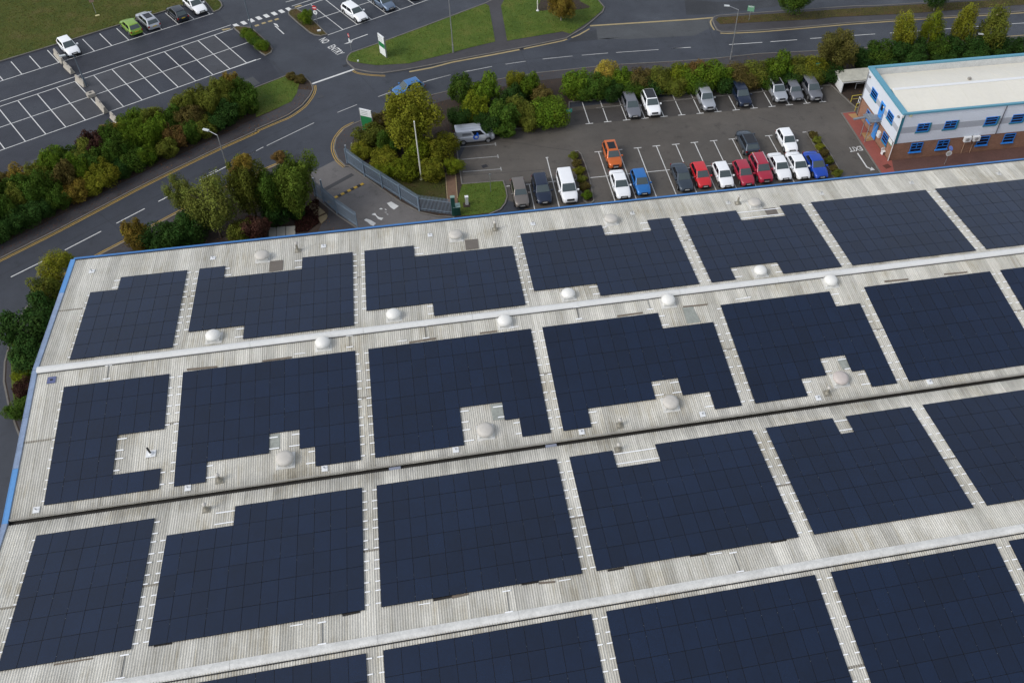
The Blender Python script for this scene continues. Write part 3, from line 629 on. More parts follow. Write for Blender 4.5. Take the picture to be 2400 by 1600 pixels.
while xj + k * CL < XR:
    put('ridge_cap', c1, M_CAP, wh, (xj + k * CL, 0, 8.235 + 0.004 * (k % 2)))
    put('ridge_cap', c2, M_CAP2, wh, (xj + k * CL, ROOF[3][0] + 0.20, 8.33 + 0.004 * (k % 2)))
    col = MB().box((0, 0, 0.13), (0.07, 0.80, 0.14)); k += 1
MB().box(((XL + XR) / 2, ROOF[3][0] - 0.215, 8.325), (XR - XL, 0.07, 0.08)).build('ridge_shadow_line', M_DARK, wh)  # black bar drawn as the shadow gap below the lower cap
MB().box(((XL + XR) / 2, -0.40, 8.215), (XR - XL, 0.06, 0.09)).build('ridge_shadow_strip', mat('ridge shadow grey', (0.10, 0.10, 0.095), 0.8), wh)  # dark strip paints the shadow line along the near cap edge
# valley gutter
yv, zv = ROOF[2]
gut = MB()
gut.box(((XL + XR) / 2, yv, zv - 0.20), (XR - XL, 0.44, 0.03)); gut.box(((XL + XR) / 2, yv - 0.21, zv - 0.09), (XR - XL, 0.02, 0.2)); gut.box(((XL + XR) / 2, yv + 0.21, zv - 0.09), (XR - XL, 0.02, 0.2))
gut.build('valley_gutter', M_GUT, wh)
MB().box(((XL + XR) / 2, yv + 0.27, zv + 0.065), (XR - XL, 0.10, 0.06)).build('gutter_flange', mat('grey gutter flange', (0.30, 0.285, 0.25), 0.7, noise=[(1, 0.2), (9, 0.25)]), wh)
for x, y in ((2060, 980), (1540, 780)):
    q, _ = RQ(18 if x > 2000 else 19, x, y); MB().box((q.x, yv - 0.03, zv - 0.05), (0.9, 0.30, 0.05)).build('gutter_outlet', mat('bluish outlet', (0.22, 0.24, 0.30), 0.6), wh)
# eaves gutter and verge trim
ye, ze = ROOF[0]
ev = MB(); ev.box(((XL + XR) / 2, ye + 0.10, ze + 0.02), (XR - XL + 0.2, 0.20, 0.16)); ev.box(((XL + XR) / 2, ye + 0.21, ze - 0.35), (XR - XL + 0.2, 0.06, 0.85))
ev.build('eaves_gutter', M_BLUE, wh)
MB().box(((XL + XR) / 2, ye - 0.06, ze + 0.055), (XR - XL, 0.10, 0.05)).build('gutter_shadow_strip', mat('eaves shadow dark', (0.03, 0.035, 0.05), 0.8), wh)  # shade inside the gutter edge, painted as a dark strip
for i in range(4):
    org, L, a = slope_frame(i); mb = MB()
    n = 3
    for q in range(n):
        s = L * (q + 0.5) / n; y = org.y - s * math.cos(a); z = org.z + s * math.sin(a)
        mb = MB().box((XL - 0.12, y, z + 0.03), (0.34, L / n - 0.02, 0.14), rx=-a); mb.box((XL - 0.34, y, z - 0.32), (0.05, L / n - 0.02, 0.8), rx=-a)
        mb.build('verge_trim', M_BARGE if (i + q) % 3 else mat('bright blue verge trim', (0.095, 0.27, 0.56), 0.45, noise=[(0.4, 0.15), (4, 0.12)]), wh)
    del mb
# rooflight sheets (dark, stained) set just proud of the metal sheets
def roof_patch(name, c, pts, m, lift=0.045):
    qs = [RQ(c, x, y)[0] for x, y in pts]
    qs = [q + Vector((0, 0, lift)) for q in qs]
    top = qs; bot = [q - Vector((0, 0, 0.02)) for q in qs]; n = len(qs)
    mb = MB().add(top, [tuple(range(n))]); mb.add(top + bot, [(i, (i + 1) % n, (i + 1) % n + n, i + n) for i in range(n)])
    return mb.build(name, m, wh)
roof_patch('rooflight', 7, [(1110, 1423), (1230, 1410), (1225, 1503), (1102, 1520)], M_ROOFLT)
roof_patch('rooflight', 8, [(1212, 1228), (1330, 1217), (1342, 1305), (1222, 1318)], M_ROOFLT)
roof_patch('rooflight', 10, [(745, 940), (850, 928), (880, 990), (782, 1005)], M_ROOFLT)
roof_patch('rooflight', 15, [(1565, 1065), (1660, 1055), (1735, 1195), (1612, 1210)], M_GRPL)
roof_patch('rooflight', 19, [(975, 385), (1085, 372), (1105, 520), (1000, 530)], M_GRPL)
roof_patch('rooflight', 21, [(765, 512), (838, 500), (880, 590), (815, 605)], M_GRPL)
roof_patch('rooflight', 18, [(908, 662), (1003, 650), (1003, 790), (906, 805)], M_GRPL)
M_GAPSHADE = mat('panel gap shadow', (0.020, 0.018, 0.016), 0.9); M_FLASH = mat('rusty brown flashing', (0.155, 0.125, 0.095), 0.8, noise=[(4, 0.4), (15, 0.4)])
for c, pts in ((23, [(1448, 880), (1600, 855), (1600, 872), (1448, 902)]), (24, [(78, 757), (215, 735), (215, 750), (80, 772)]), (24, [(780, 645), (915, 622), (915, 636), (782, 660)]), (24, [(1452, 525), (1585, 505), (1585, 520), (1455, 540)]), (24, [(2110, 412), (2240, 395), (2240, 408), (2115, 430)]), (23, [(705, 1005), (850, 980), (850, 995), (708, 1025)]), (22, [(1255, 1255), (1405, 1235), (1405, 1250), (1258, 1274)])):
    roof_patch('flashing', c, pts, M_GAPSHADE, 0.05)  # black strips stand in for the shadow under the panel edges
for c, pts in ((13, [(150, 1232), (430, 1205), (430, 1222), (150, 1250)]), (13, [(845, 1155), (1115, 1120), (1115, 1135), (845, 1170)]), (14, [(620, 985), (870, 945), (870, 962), (625, 1000)]), (14, [(1270, 900), (1430, 880), (1430, 895), (1272, 915)]), (15, [(965, 1135), (1200, 1103), (1203, 1118), (968, 1150)]),
               (15, [(1570, 1050), (1795, 1028), (1798, 1040), (1572, 1065)]), (16, [(1250, 868), (1440, 850), (1440, 862), (1255, 882)]), (16, [(1720, 812), (1905, 795), (1905, 806), (1722, 824)]), (22, [(440, 1412), (760, 1362), (760, 1372), (440, 1424)]), (23, [(1600, 855), (1735, 835), (1735, 850), (1602, 880)]), (24, [(220, 745), (355, 735), (355, 748), (222, 762)])):
    roof_patch('flashing', c, pts, M_FLASH, 0.045)

# ------------------------------------------------------------------ solar arrays
CW, RH, PW, PH = 1.154, 1.756, 1.148, 1.750
M_PV = mat('black solar glass', (0.0032, 0.0105, 0.0310), 0.16, spec=0.62, objvar=0.15, noise=[(0.10, 0.30), (0.5, 0.22), (3.0, 0.18)])
_t = M_PV.node_tree; _b = _t.nodes['Principled BSDF']
_n = node(_t, 'ShaderNodeTexNoise'); _n.inputs['Scale'].default_value = 0.35; _n.inputs['Detail'].default_value = 5; _g = node(_t, 'ShaderNodeNewGeometry'); _t.links.new(_g.outputs['Position'], _n.inputs['Vector'])
_mr = node(_t, 'ShaderNodeMapRange'); _mr.inputs[1].default_value = 0.3; _mr.inputs[2].default_value = 0.7; _mr.inputs[3].default_value = 0.10; _mr.inputs[4].default_value = 0.22; _t.links.new(_n.outputs['Fac'], _mr.inputs[0]); _t.links.new(_mr.outputs[0], _b.inputs['Roughness'])
M_FRAME = mat('black panel frame', (0.006, 0.007, 0.011), 0.55, spec=0.2)
pm = bpy.data.meshes.new('solar_panel')
_v = []
for z, inset in ((-0.035, 0), (0, 0), (0, 0.013), (-0.004, 0.013)):
    hx, hy = PW / 2 - inset, PH / 2 - inset; _v += [(-hx, -hy, z), (hx, -hy, z), (hx, hy, z), (-hx, hy, z)]
_f = []
for k in range(3):
    for q in range(4): _f.append((k * 4 + q, k * 4 + (q + 1) % 4, k * 4 + 4 + (q + 1) % 4, k * 4 + 4 + q))
_f.append((12, 13, 14, 15)); pm.from_pydata(_v, [], _f); pm.materials.append(M_PV); pm.materials.append(M_FRAME)
pm.polygons.foreach_set('material_index', [1] * 12 + [0]); pm.update()
PANEL_TINT = []
rail1 = MB().box((0.5, 0, 0), (1, 0.075, 0.055)).mesh('mounting_rail')
XB = {'A': 0.0, 'B': 9.124, 'C': 24.059, 'D': 38.925, 'E': 55.099, 'F': 68.863, 'G': 82.62, 'H': 97.55}
NC = {'A': 7, 'B': 12, 'C': 12, 'D': 13, 'E': 11, 'F': 11, 'G': 12, 'H': 11}
S0 = {0: 11.205, 1: -2.074, 2: -13.616 - 1.515, 3: -28.141 - 0.60}
def rows_(n, **cut):
    full = [list(range(n)) for _ in range(6)]
    for k, cols in cut.items(): full[int(k[1:])] = cols
    return full
rg = lambda a, b: list(range(a, b + 1))
LAY = {
 (0, 'A'): rows_(7, r0=rg(2, 6)), (0, 'B'): rows_(12, r0=rg(0, 1) + rg(8, 11), r5=rg(4, 11)), (0, 'C'): rows_(12, r0=rg(0, 3), r5=rg(5, 11)),
 (0, 'D'): rows_(13, r0=rg(0, 6) + rg(11, 12), r5=rg(5, 12)), (0, 'E'): rows_(11, r0=rg(0, 4) + rg(9, 10), r5=rg(0, 1) + rg(6, 10)),
 (1, 'A'): rows_(7, r3=rg(0, 3), r4=rg(0, 3)), (1, 'B'): rows_(12, r4=rg(0, 5) + rg(8, 11), r5=rg(0, 1) + rg(9, 11)), (1, 'C'): rows_(12, r4=rg(0, 5) + rg(9, 11), r5=rg(0, 5) + rg(10, 11)),
 (1, 'D'): rows_(13, r0=rg(0, 8), r4=rg(0, 6) + rg(9, 12), r5=rg(0, 1) + rg(11, 12)), (1, 'E'): rows_(11, r0=rg(0, 8), r4=rg(0, 5) + rg(8, 10), r5=rg(0, 3) + rg(9, 10)),
 (2, 'B'): rows_(12, r0=rg(4, 11)), (2, 'D'): rows_(13, r0=rg(0, 2) + rg(6, 12)), (2, 'E'): rows_(11, r0=rg(0, 4) + rg(6, 10)),
}
ROWN = ['in the blue eaves row', 'in row below white ridge cap', 'in row below dark valley gutter', 'in the bottom edge row']
NTH = {'A': 'first from the left', 'B': 'second from the left', 'C': 'third from the left', 'D': 'fourth from the left', 'E': 'fifth from the left', 'F': 'sixth from the left', 'G': 'seventh from the left', 'H': 'eighth from the left'}
SHAPE = {(0, 'A'): 'with one stepped corner', (0, 'B'): 'with three notches', (0, 'C'): 'with stepped ends', (0, 'D'): 'with a vent notch on top', (0, 'E'): 'notched top and bottom',
         (1, 'A'): 'shaped like a letter C', (1, 'B'): 'with stepped lower edge', (1, 'C'): 'with lower right bite', (1, 'D'): 'with stepped base', (1, 'E'): 'stepped round a pinkish vent',
         (2, 'B'): 'with cut upper left corner', (2, 'D'): 'with railed notch on top', (2, 'E'): 'one panel missing'}
def run_list(cols):
    out = []; s = p = cols[0]
    for c in cols[1:]:
        if c != p + 1: out.append((s, p)); s = c
        p = c
    out.append((s, p)); return out
for i in range(4):
    org, L, a = slope_frame(i)
    (ya, za), (yb, zb) = ROOF[i], ROOF[i + 1]
    for bl in 'ABCDEFGH':
        if i == 3 and bl == 'H': continue
        y0 = S0[i]; z0 = za + (ya - y0) / (ya - yb) * (zb - za) + 0.12
        lay = LAY.get((i, bl)) or rows_(NC[bl])
        sh = SHAPE.get((i, bl), 'a full rectangle')
        ar_ = thing('solar_array', f'solar array {NTH[bl].replace("the ", "")} {ROWN[i]}, {sh}', 'solar array', (XB[bl], y0, z0), 0, 'solar arrays on the warehouse roof', rotx=-a)
        clamps = []
        for v, cols in enumerate(lay):
            for c in cols:
                dz = rng.normal(0, 0.003)
                clamps += [(c * CW, -(v + f_) * RH) for f_ in (0.21, 0.79) if c - 1 in cols]
                put('solar_panel', pm, None, ar_, ((c + .5) * CW, -(v + .5) * RH, dz), (rng.normal(0, 0.0012), rng.normal(0, 0.0015), 0))
            for (s, e) in run_list(cols):
                for fr_ in (0.21, 0.79):
                    xa, xb = s * CW, (e + 1) * CW
                    la = 0.30 + 0.1 * (rng.random()) if s == 0 else 0.42 + 0.4 * rng.random()
                    lb = 0.30 + 0.1 * (rng.random()) if e == NC[bl] - 1 else 0.42 + 0.4 * rng.random()
                    if bl == 'A' and s == 0: la = 0.2
                    if (i, bl, v) == (2, 'B', 0) and s == 4: la = 1.35
                    if (i, bl, v) in ((2, 'D', 0), (2, 'E', 0), (0, 'E', 0)): la, lb = (la if s == 0 else 0.1), (lb if e == NC[bl] - 1 else (3.5 if bl != 'E' or i == 0 else 1.2) if (i, bl) != (0, 'E') else 4.7)
                    put('mounting_rail', rail1, M_ALU, ar_, (xa - la, -(v + fr_) * RH, -0.055), (0, 0, 0), (xb - xa + la + lb, 1, 1))
        mc = MB()
        for x_, y_ in clamps:
            if rng.random() < 0.22: mc.box((x_, y_, 0.004), (0.025, 0.04, 0.010))
        tag(mc.build('clamps', mat('dull clamp', (0.16, 0.17, 0.18), 0.5), ar_), kind='stuff')


# ------------------------------------------------------------------ roof fittings
def slope_rot(i): return -slope_frame(i)[2]
def dome_vent(q, i, label, m, white=True, big=1.0):
    o = thing('roof_vent', label, 'roof vent', q, 0, 'domed vents on the warehouse roof', rotx=slope_rot(i))
    if white:
        MB().box((0, 0, 0.15), (0.98, 0.98, 0.30)).box((0, 0, 0.02), (1.35, 1.35, 0.06)).build('curb', M_CAP2, o)
        pr = [(0.56, 0.28), (0.62, 0.33), (0.62, 0.40)] + [(0.62 * math.cos(t), 0.40 + 0.40 * math.sin(t)) for t in [R(x) for x in (15, 30, 45, 60, 75)]] + [(0.02, 0.80)]
        MB().lathe(pr, 24).build('dome', m, o)
    else:
        MB().box((0, 0, 0.16), (1.12 * big, 1.05 * big, 0.32)).box((0, 0, 0.02), (1.5 * big, 1.5 * big, 0.06)).build('curb', M_CAP2, o)
        pr = [(0.62 * big, 0.30), (0.74 * big, 0.36), (0.74 * big, 0.44), (0.70 * big, 0.56), (0.45 * big, 0.66), (0.02, 0.69)]
        MB().lathe(pr, 24 if big < 0.92 else 10).build('dome', m, o)
    return o
for n, (c, x, y) in enumerate(((7, 1037, 1375), (8, 1131, 1185), (15, 910, 255), (15, 2230, 105))):
    q, i = RQ(c, x, y, 0.3); q.z -= 0.3
    dome_vent(q, i, ['grey flat domed vent, leftmost of the row near the blue eaves', 'grey flat domed vent near the eaves, beside the entrance fence', 'grey flat domed vent near the eaves, above a notched array', 'grey flat domed vent near the eaves beside a tall flue, rightmost'][n], M_DOMEG, False, 0.90)
for n, (c, x, y) in enumerate(((12, 1955, 925), (13, 2045, 730), (14, 2085, 540), (10, 715, 1505))):
    q, i = RQ(c, x, y, 0.4); q.z -= 0.4
    dome_vent(q, i, f'round white dome vent just beyond the white ridge cap, {["leftmost", "second", "third", "rightmost"][n]} of that side', M_DOME)
for n, (c, x, y) in enumerate(((13, 1395, 985), (14, 1500, 785), (15, 1435, 985), (16, 830, 860))):
    q, i = RQ(c, x, y, 0.4); q.z -= 0.4
    dome_vent(q, i, f'round white dome vent on near side of the white ridge cap, {["leftmost", "second", "third", "rightmost"][n]} of that side', M_DOME)
for n, (c, x, y) in enumerate(((18, 1050, 880), (19, 930, 620), (20, 1065, 365), (21, 795, 675))):
    q, i = RQ(c, x, y, 0.3); q.z -= 0.3
    dome_vent(q, i, ['large dented beige octagonal vent, leftmost above the dark valley gutter', 'large beige octagonal vent in the bite of the third array', 'large beige octagonal vent in the fourth array, above the valley gutter', 'large pinkish octagonal vent, rightmost above the dark valley gutter'][n],
              M_DOMEG if n < 3 else mat('pinkish vent dome', (0.50, 0.445, 0.41), 0.6, noise=[(3, 0.15)]), False, 0.94)
M_FLUE = mat('weathered flue metal', (0.30, 0.28, 0.23), 0.5, metal=0.4, noise=[(5, 0.3)])
def flue(q, label, m, h=1.15, r=0.105, ring=False):
    o = thing('roof_flue', label, 'flue', q, 0, 'flues on the warehouse roof')
    MB().lathe([(0.24, 0.0), (0.21, 0.10), (0.13, 0.22), (0.12, 0.26)], 16).box((0, 0, 0.03), (0.58, 0.58, 0.05)).build('flashing', M_FLUE, o)
    MB().tube((0, 0, 0.2), (0, 0, h), r, r, 14).build('pipe', m, o)
    MB().lathe([(r * 1.5, h - 0.05), (r * 1.55, h + 0.02), (r * 1.35, h + 0.12), (0.01, h + 0.16)], 14).build('cowl', M_DOMEG, o)
    return o
M_FLUE = mat('weathered flue metal', (0.30, 0.28, 0.23), 0.5, metal=0.4, noise=[(5, 0.3)])
for n, (c, x, y, z) in enumerate(((7, 1365, 1325, 0), (8, 1492, 1130, 0), (9, 2270, 890, 0), (17, 2018, 1080, 0), (20, 597, 575, 0), (21, 683, 800, 0), (18, 330, 1350, 0), (20, 585, 800, 0))):
    q, i = RQ(c, x, y)
    flue(q, ['slim metal flue by the leftmost eaves vent, ring on top', 'capped metal flue near the eaves, between two notched arrays', 'tall metal flue beside the rightmost eaves vent', 'round capped flue at the stepped end of second array above valley gutter', 'capped flue between octagonal vent and fourth array above the valley gutter', 'shiny capped flue beside the pinkish vent', 'capped flue just below valley gutter, left of two long white rails', 'capped flue just below valley gutter, above the railed notch'][n], M_FLUE, 0.95 if n < 3 else 0.72)
q, i = RQ(17, 1388, 838)
o = thing('roof_flue', 'small black pipe on white flashing inside the C shaped array', 'flue', q, 0, 'flues on the warehouse roof')
MB().box((0, 0, 0.05), (0.72, 0.62, 0.05)).lathe([(0.2, 0.05), (0.19, 0.16), (0.08, 0.2)], 14).build('flashing', M_WPAINT, o); MB().tube((0, 0, 0.1), (-0.05, 0, 0.85), 0.075, 0.075, 12).build('pipe', M_DARK, o)
ANCH = [(12, 845, 340), (12, 1957, 218), (13, 1405, 108), (8, 893, 1183), (8, 1838, 1080), (15, 1105, 200), (15, 1985, 104), (16, 757, 184), (16, 1465, 100), (16, 2152, 28),
        (17, 335, 1352), (17, 1727, 1150), (18, 1415, 972), (19, 660, 800), (19, 1815, 636), (20, 1357, 474), (21, 605, 842), (21, 1550, 705)]
PL = ['leftmost near the blue verge', 'second from the left near the eaves', 'right of the slim flue near the eaves', 'left of the eaves vent by the fence', 'beyond the third array near the eaves', 'beside the third eaves vent', 'left of the tall flue near the eaves', 'above the sixth eaves array', 'above the gap before the seventh eaves array', 'rightmost near the eaves',
      'in the left corner above the valley gutter', 'under the second array foot above the valley gutter', 'under the second array right foot above the valley', 'under the third array left foot above the valley', 'under the fourth array left foot above the valley', 'right of the beige vent above the valley', 'beside the shiny flue above the valley', 'rightmost above the valley gutter']
for n, (c, x, y) in enumerate(ANCH):
    q, i = RQ(c, x, y)
    o = thing('safety_anchor', f'small white safety line anchor plate, {PL[n]}', 'roof anchor', q, 0, 'safety anchors on the warehouse roof', rotx=slope_rot(i))
    MB().box((0, 0, 0.045), (0.46, 0.5, 0.035)).build('base_plate', M_WPAINT if n not in (5, 6, 7, 8, 9) else M_CAP2, o)
    MB().tube((0, 0, 0.05), (0, 0, 0.26), 0.035, 0.035, 8).box((0, 0, 0.27), (0.16, 0.05, 0.05)).build('post', M_METAL, o)
q, i = RQ(12, 476, 1338)
o = thing('roof_hatch', 'small square dark blue plate near the verge just below the ridge cap', 'roof plate', q, 0, None, rotx=slope_rot(i))
MB().box((0, 0, 0.06), (0.62, 0.62, 0.06)).build('plate', mat('navy plate', (0.10, 0.12, 0.24), 0.5, noise=[(6, 0.3)]), o); MB().box((0, 0, 0.11), (0.16, 0.12, 0.06)).build('bracket', M_DARK, o)
CON = [(12, (1000, 1203), (983, 1328)), (13, (1642, 932), (1645, 1035)), (14, (770, 845), (780, 953)), (14, (2165, 674), (2185, 777)), (15, (590, 1064), (612, 1168)), (15, (1242, 987), (1270, 1080)), (16, (145, 915), (175, 1002)), (22, (1020, 1342), (985, 1530)), (23, (540, 1075), (540, 1252)), (23, (2045, 820), (2067, 990)), (24, (1805, 507), (1862, 660))]
for n, (c, a_, b_) in enumerate(CON):
    p, _ = RQ(c, *a_); q, i = RQ(c, *b_)
    o = thing('cable_run', f'thin cable strap between two white brackets near a ridge, number {n + 1}' if False else f'dark cable with two white brackets {"below the white ridge cap" if n < 7 else "above the lower ridge cap"}, {["leftmost", "second from left", "third from left", "fourth from left", "fifth from left", "second from right", "rightmost"][n] if n < 7 else ["leftmost", "second from left", "third from left", "rightmost"][n - 7]} there', 'cable', p, 0, 'cable runs on the warehouse roof')
    d_ = q - p
    MB().tube((0, 0, 0.06), d_ + Vector((0, 0, 0.06)), 0.02, 0.02, 6).build('cable', mat('grey cable', (0.11, 0.11, 0.11), 0.6), o)
    for e in (Vector((0, 0, 0)), d_): MB().box(e + Vector((0, 0, 0.06)), (0.55, 0.07, 0.07)).build('bracket', M_ALU, o)
EXTRA = [(13, (1140, 1100), (1238, 1090)), (13, (2078, 985), (2170, 975)), (14, (510, 985), (600, 975)), (14, (1540, 855), (1630, 848)), (16, (80, 1015), (165, 1008)), (23, (280, 1105), (385, 1090)), (23, (1328, 932), (1425, 918)), (24, (382, 738), (480, 722)), (24, (1615, 525), (1712, 508))]
for n, (c, a_, b_) in enumerate(EXTRA):
    p, i = RQ(c, *a_); q, _ = RQ(c, *b_)
    o = thing('loose_rail', f'short loose aluminium rail lying on the roof sheets {"below the white ridge cap" if n < 5 else "above the lower ridge cap"}, {["leftmost", "second", "third", "fourth", "rightmost"][n if n < 5 else n - 5]} there', 'rail', p, 0, 'loose rails on the roof')
    MB().box((q - p) / 2 + Vector((0, 0, 0.07)), ((q - p).length, 0.05, 0.05)).build('rail', M_ALU, o)
# ================================================================== OFFICE BUILDING (brick below, ribbed cladding above)
M_CLAD = mat('pale grey cladding', (0.66, 0.70, 0.76), 0.45, noise=[(0.5, 0.06), (6, 0.05)])
M_BAND = mat('mid grey band', (0.40, 0.425, 0.47), 0.5, noise=[(1, 0.08)])
M_TRIM = mat('teal blue trim', (0.105, 0.30, 0.40), 0.45, noise=[(0.6, 0.1)])
M_TRIMD = mat('teal corner trim', (0.03, 0.19, 0.25), 0.45)
M_WFRAME = mat('bright blue window frame', (0.018, 0.20, 0.64), 0.4)
M_DOORB = mat('blue door', (0.040, 0.26, 0.70), 0.4)
M_GLASS = mat('dark window glass', (0.006, 0.010, 0.030), 0.08, spec=0.5)
M_OROOF = mat('cream office roof', (0.70, 0.67, 0.585), 0.55, noise=[(0.25, 0.08), (2.2, 0.06), (18, 0.05)])
M_BRICK = bpy.data.materials.new('red brick'); M_BRICK.use_nodes = True
def _brick():
    t = M_BRICK.node_tree; b = t.nodes['Principled BSDF']; L = t.links.new; b.inputs['Roughness'].default_value = 0.85
    g = node(t, 'ShaderNodeNewGeometry'); sp = node(t, 'ShaderNodeSeparateXYZ'); L(g.outputs['Position'], sp.inputs[0])
    ad = node(t, 'ShaderNodeMath', operation='ADD'); L(sp.outputs['X'], ad.inputs[0]); L(sp.outputs['Y'], ad.inputs[1])
    cb = node(t, 'ShaderNodeCombineXYZ'); L(ad.outputs[0], cb.inputs['X']); L(sp.outputs['Z'], cb.inputs['Y'])
    br = node(t, 'ShaderNodeTexBrick'); L(cb.outputs[0], br.inputs['Vector']); br.inputs['Scale'].default_value = 1.0
    br.inputs['Brick Width'].default_value = 0.225; br.inputs['Row Height'].default_value = 0.075; br.inputs['Mortar Size'].default_value = 0.008
    br.inputs['Color1'].default_value = (0.27, 0.125, 0.075, 1); br.inputs['Color2'].default_value = (0.335, 0.170, 0.108, 1); br.inputs['Mortar'].default_value = (0.25, 0.17, 0.12, 1)
    n = node(t, 'ShaderNodeTexNoise'); n.inputs['Scale'].default_value = 1.2; n.inputs['Detail'].default_value = 5; L(g.outputs['Position'], n.inputs['Vector'])
    mr = node(t, 'ShaderNodeMapRange'); mr.inputs[3].default_value = 0.75; mr.inputs[4].default_value = 1.2; L(n.outputs['Fac'], mr.inputs[0])
    vm = node(t, 'ShaderNodeVectorMath', operation='SCALE'); L(br.outputs['Color'], vm.inputs[0]); L(mr.outputs[0], vm.inputs['Scale']); L(vm.outputs[0], b.inputs['Base Color'])
_brick()
OX0, OX1, OY0, OY1 = 85.55, 124.0, 25.14, 34.95
ob = thing('office_building', 'two storey office with blue windows, brick ground floor, pale cladding and cream roof', 'office building', (OX0, OY0, 0))
def OB(mb): mb.v = [(x - OX0, y - OY0, z) for x, y, z in mb.v]; return mb
ZC = 2.52
m = MB(); m.box(((OX0 + OX1) / 2, OY0 + 0.15, ZC / 2), (OX1 - OX0 - 0.1, 0.2, ZC)); m.box(((OX0 + OX1) / 2, OY1 - 0.1, ZC / 2), (OX1 - OX0 - 0.1, 0.2, ZC)); m.box((OX0 + 0.16, (OY0 + OY1) / 2, ZC / 2), (0.2, OY1 - OY0 - 0.3, ZC)); m.box((OX1 - 0.16, (OY0 + OY1) / 2, ZC / 2), (0.2, OY1 - OY0 - 0.3, ZC))
OB(m).build('brick_wall', M_BRICK, ob)
def ribbed(a, b, z0, z1, nrm, pitch=0.19, d=0.028):
    """trapezoid ribbed cladding from a to b (xy) facing nrm"""
    a = Vector(a); b = Vector(b); n = Vector(nrm); L = (b - a).length; t = (b - a) / L; mb = MB(); pr = []
    k = int(L / pitch)
    for i in range(k):
        s = i * pitch
        for ds, h in ((0, 0), (0.10, 0), (0.118, d), (0.172, d)): pr.append((s + ds, h))
    pr.append((L, 0))
    v = []
    for s, h in pr:
        p = a + t * s + n * h; v += [(p.x, p.y, z0), (p.x, p.y, z1)]
    fl = []
    for i in range(len(pr) - 1):
        q = (2 * i, 2 * i + 2, 2 * i + 3, 2 * i + 1); fl.append(q)
    return mb.add(v, fl)
ZT = 6.62
OB(ribbed((OX0, OY0), (OX1, OY0), 4.78, ZT, (0, -1))).build('cladding', M_CLAD, ob); OB(ribbed((OX0, OY0), (OX1, OY0), ZC, 3.92, (0, -1))).build('cladding', M_CLAD, ob)
OB(ribbed((OX0, OY0), (OX1, OY0), 3.92, 4.78, (0, -1))).build('cladding_band', M_BAND, ob)
m = MB(); m.box((OX0 + 0.05, (OY0 + OY1) / 2, (4.76 + ZT) / 2), (0.10, OY1 - OY0, ZT - 4.76)); m.box((OX0 + 0.05, (OY0 + OY1) / 2, (ZC + .15 + 4.10) / 2), (0.10, OY1 - OY0, 4.10 - ZC - .15))
OB(m).build('cladding', M_CLAD, ob)
OB(MB().box((OX0 + 0.045, (OY0 + OY1) / 2, 4.43), (0.09, OY1 - OY0 - 0.02, 0.66))).build('cladding_band', M_BAND, ob)
m = MB(); m.box(((OX0 + OX1) / 2, OY1 - 0.05, (ZC + ZT) / 2), (OX1 - OX0, 0.1, ZT - ZC)); m.box((OX1 - 0.05, (OY0 + OY1) / 2, (ZC + ZT) / 2), (0.1, OY1 - OY0 - .3, ZT - ZC)); OB(m).build('cladding', M_CLAD, ob)
OB(MB().box(((OX0 + OX1) / 2, OY0 + 0.2, ZC + 0.02), (OX1 - OX0, 0.36, 0.06))).build('drip_flashing', mat('dark drip flashing', (0.05, 0.045, 0.05), 0.6), ob)
# corner pieces
OB(MB().box((OX0 + 0.16, OY0 - 0.045, (ZC + ZT) / 2), (0.34, 0.04, ZT - ZC))).build('corner_trim', M_TRIMD, ob)
OB(MB().box((OX0 - 0.02, OY0 - 0.035, (ZC + ZT) / 2), (0.05, 0.06, ZT - ZC))).build('corner_trim', M_WPAINT, ob)
# copings: front gutter edge, left verge, far parapet
OB(MB().box(((OX0 + OX1) / 2, OY0 - 0.02, 6.72), (OX1 - OX0 + .3, 0.30, 0.22))).build('coping', M_TRIM, ob)
OB(MB().box((OX0 + 0.20, (OY0 + OY1) / 2, 6.74), (0.66, OY1 - OY0 + .3, 0.22))).build('coping', M_TRIM, ob)
OB(MB().box(((OX0 + OX1) / 2, OY1 + 0.02, 6.76), (OX1 - OX0 + .3, 0.34, 0.22))).build('coping', M_TRIM, ob)
# roof: two low slopes inside the coping, the far side deeper behind its parapet
yr = OY0 + 4.6; m = MB()
zf, zr, zb = 6.62, 6.95, 5.75
OB(MB().add([(OX0 + .5, OY0 + .12, zf), (OX1, OY0 + .12, zf), (OX1, yr, zr), (OX0 + .5, yr, zr)], [(0, 1, 2, 3)])).build('roof_slope', M_OROOF, ob)
OB(MB().add([(OX0 + .5, yr, zr), (OX1, yr, zr), (OX1, OY1 - .18, zb), (OX0 + .5, OY1 - .18, zb)], [(0, 1, 2, 3)])).build('roof_slope', M_OROOF, ob)
OB(ribbed((OX1, OY1 - .17), (OX0 + .5, OY1 - .17), zb - .1, 6.65, (0, -1), 0.25, 0.03)).build('parapet', mat('parapet lining', (0.55, 0.56, 0.55), 0.6, noise=[(1.2, 0.2), (7, 0.2)]), ob)
OB(MB().box((OX0 + .52, (OY0 + OY1) / 2, 6.2), (0.04, OY1 - OY0 - .3, 0.9))).build('parapet', M_CLAD, ob)
OB(MB().box(((OX0 + OX1) / 2 + .3, yr, zr + 0.03), (OX1 - OX0 - .8, 0.42, 0.06))).build('ridge_cap', M_WPAINT, ob)
ribs = MB()
k = OX0 + 1.0
while k < OX1: 
    ribs.box((k, (OY0 + .12 + yr) / 2, (zf + zr) / 2 + 0.012), (0.03, yr - OY0 - .3, 0.012), rx=math.atan2(zr - zf, yr - OY0 - .12)); ribs.box((k, (OY1 - .18 + yr) / 2, (zb + zr) / 2 + 0.012), (0.03, OY1 - yr - .4, 0.012), rx=math.atan2(zb - zr, OY1 - .18 - yr)); k += 2.0
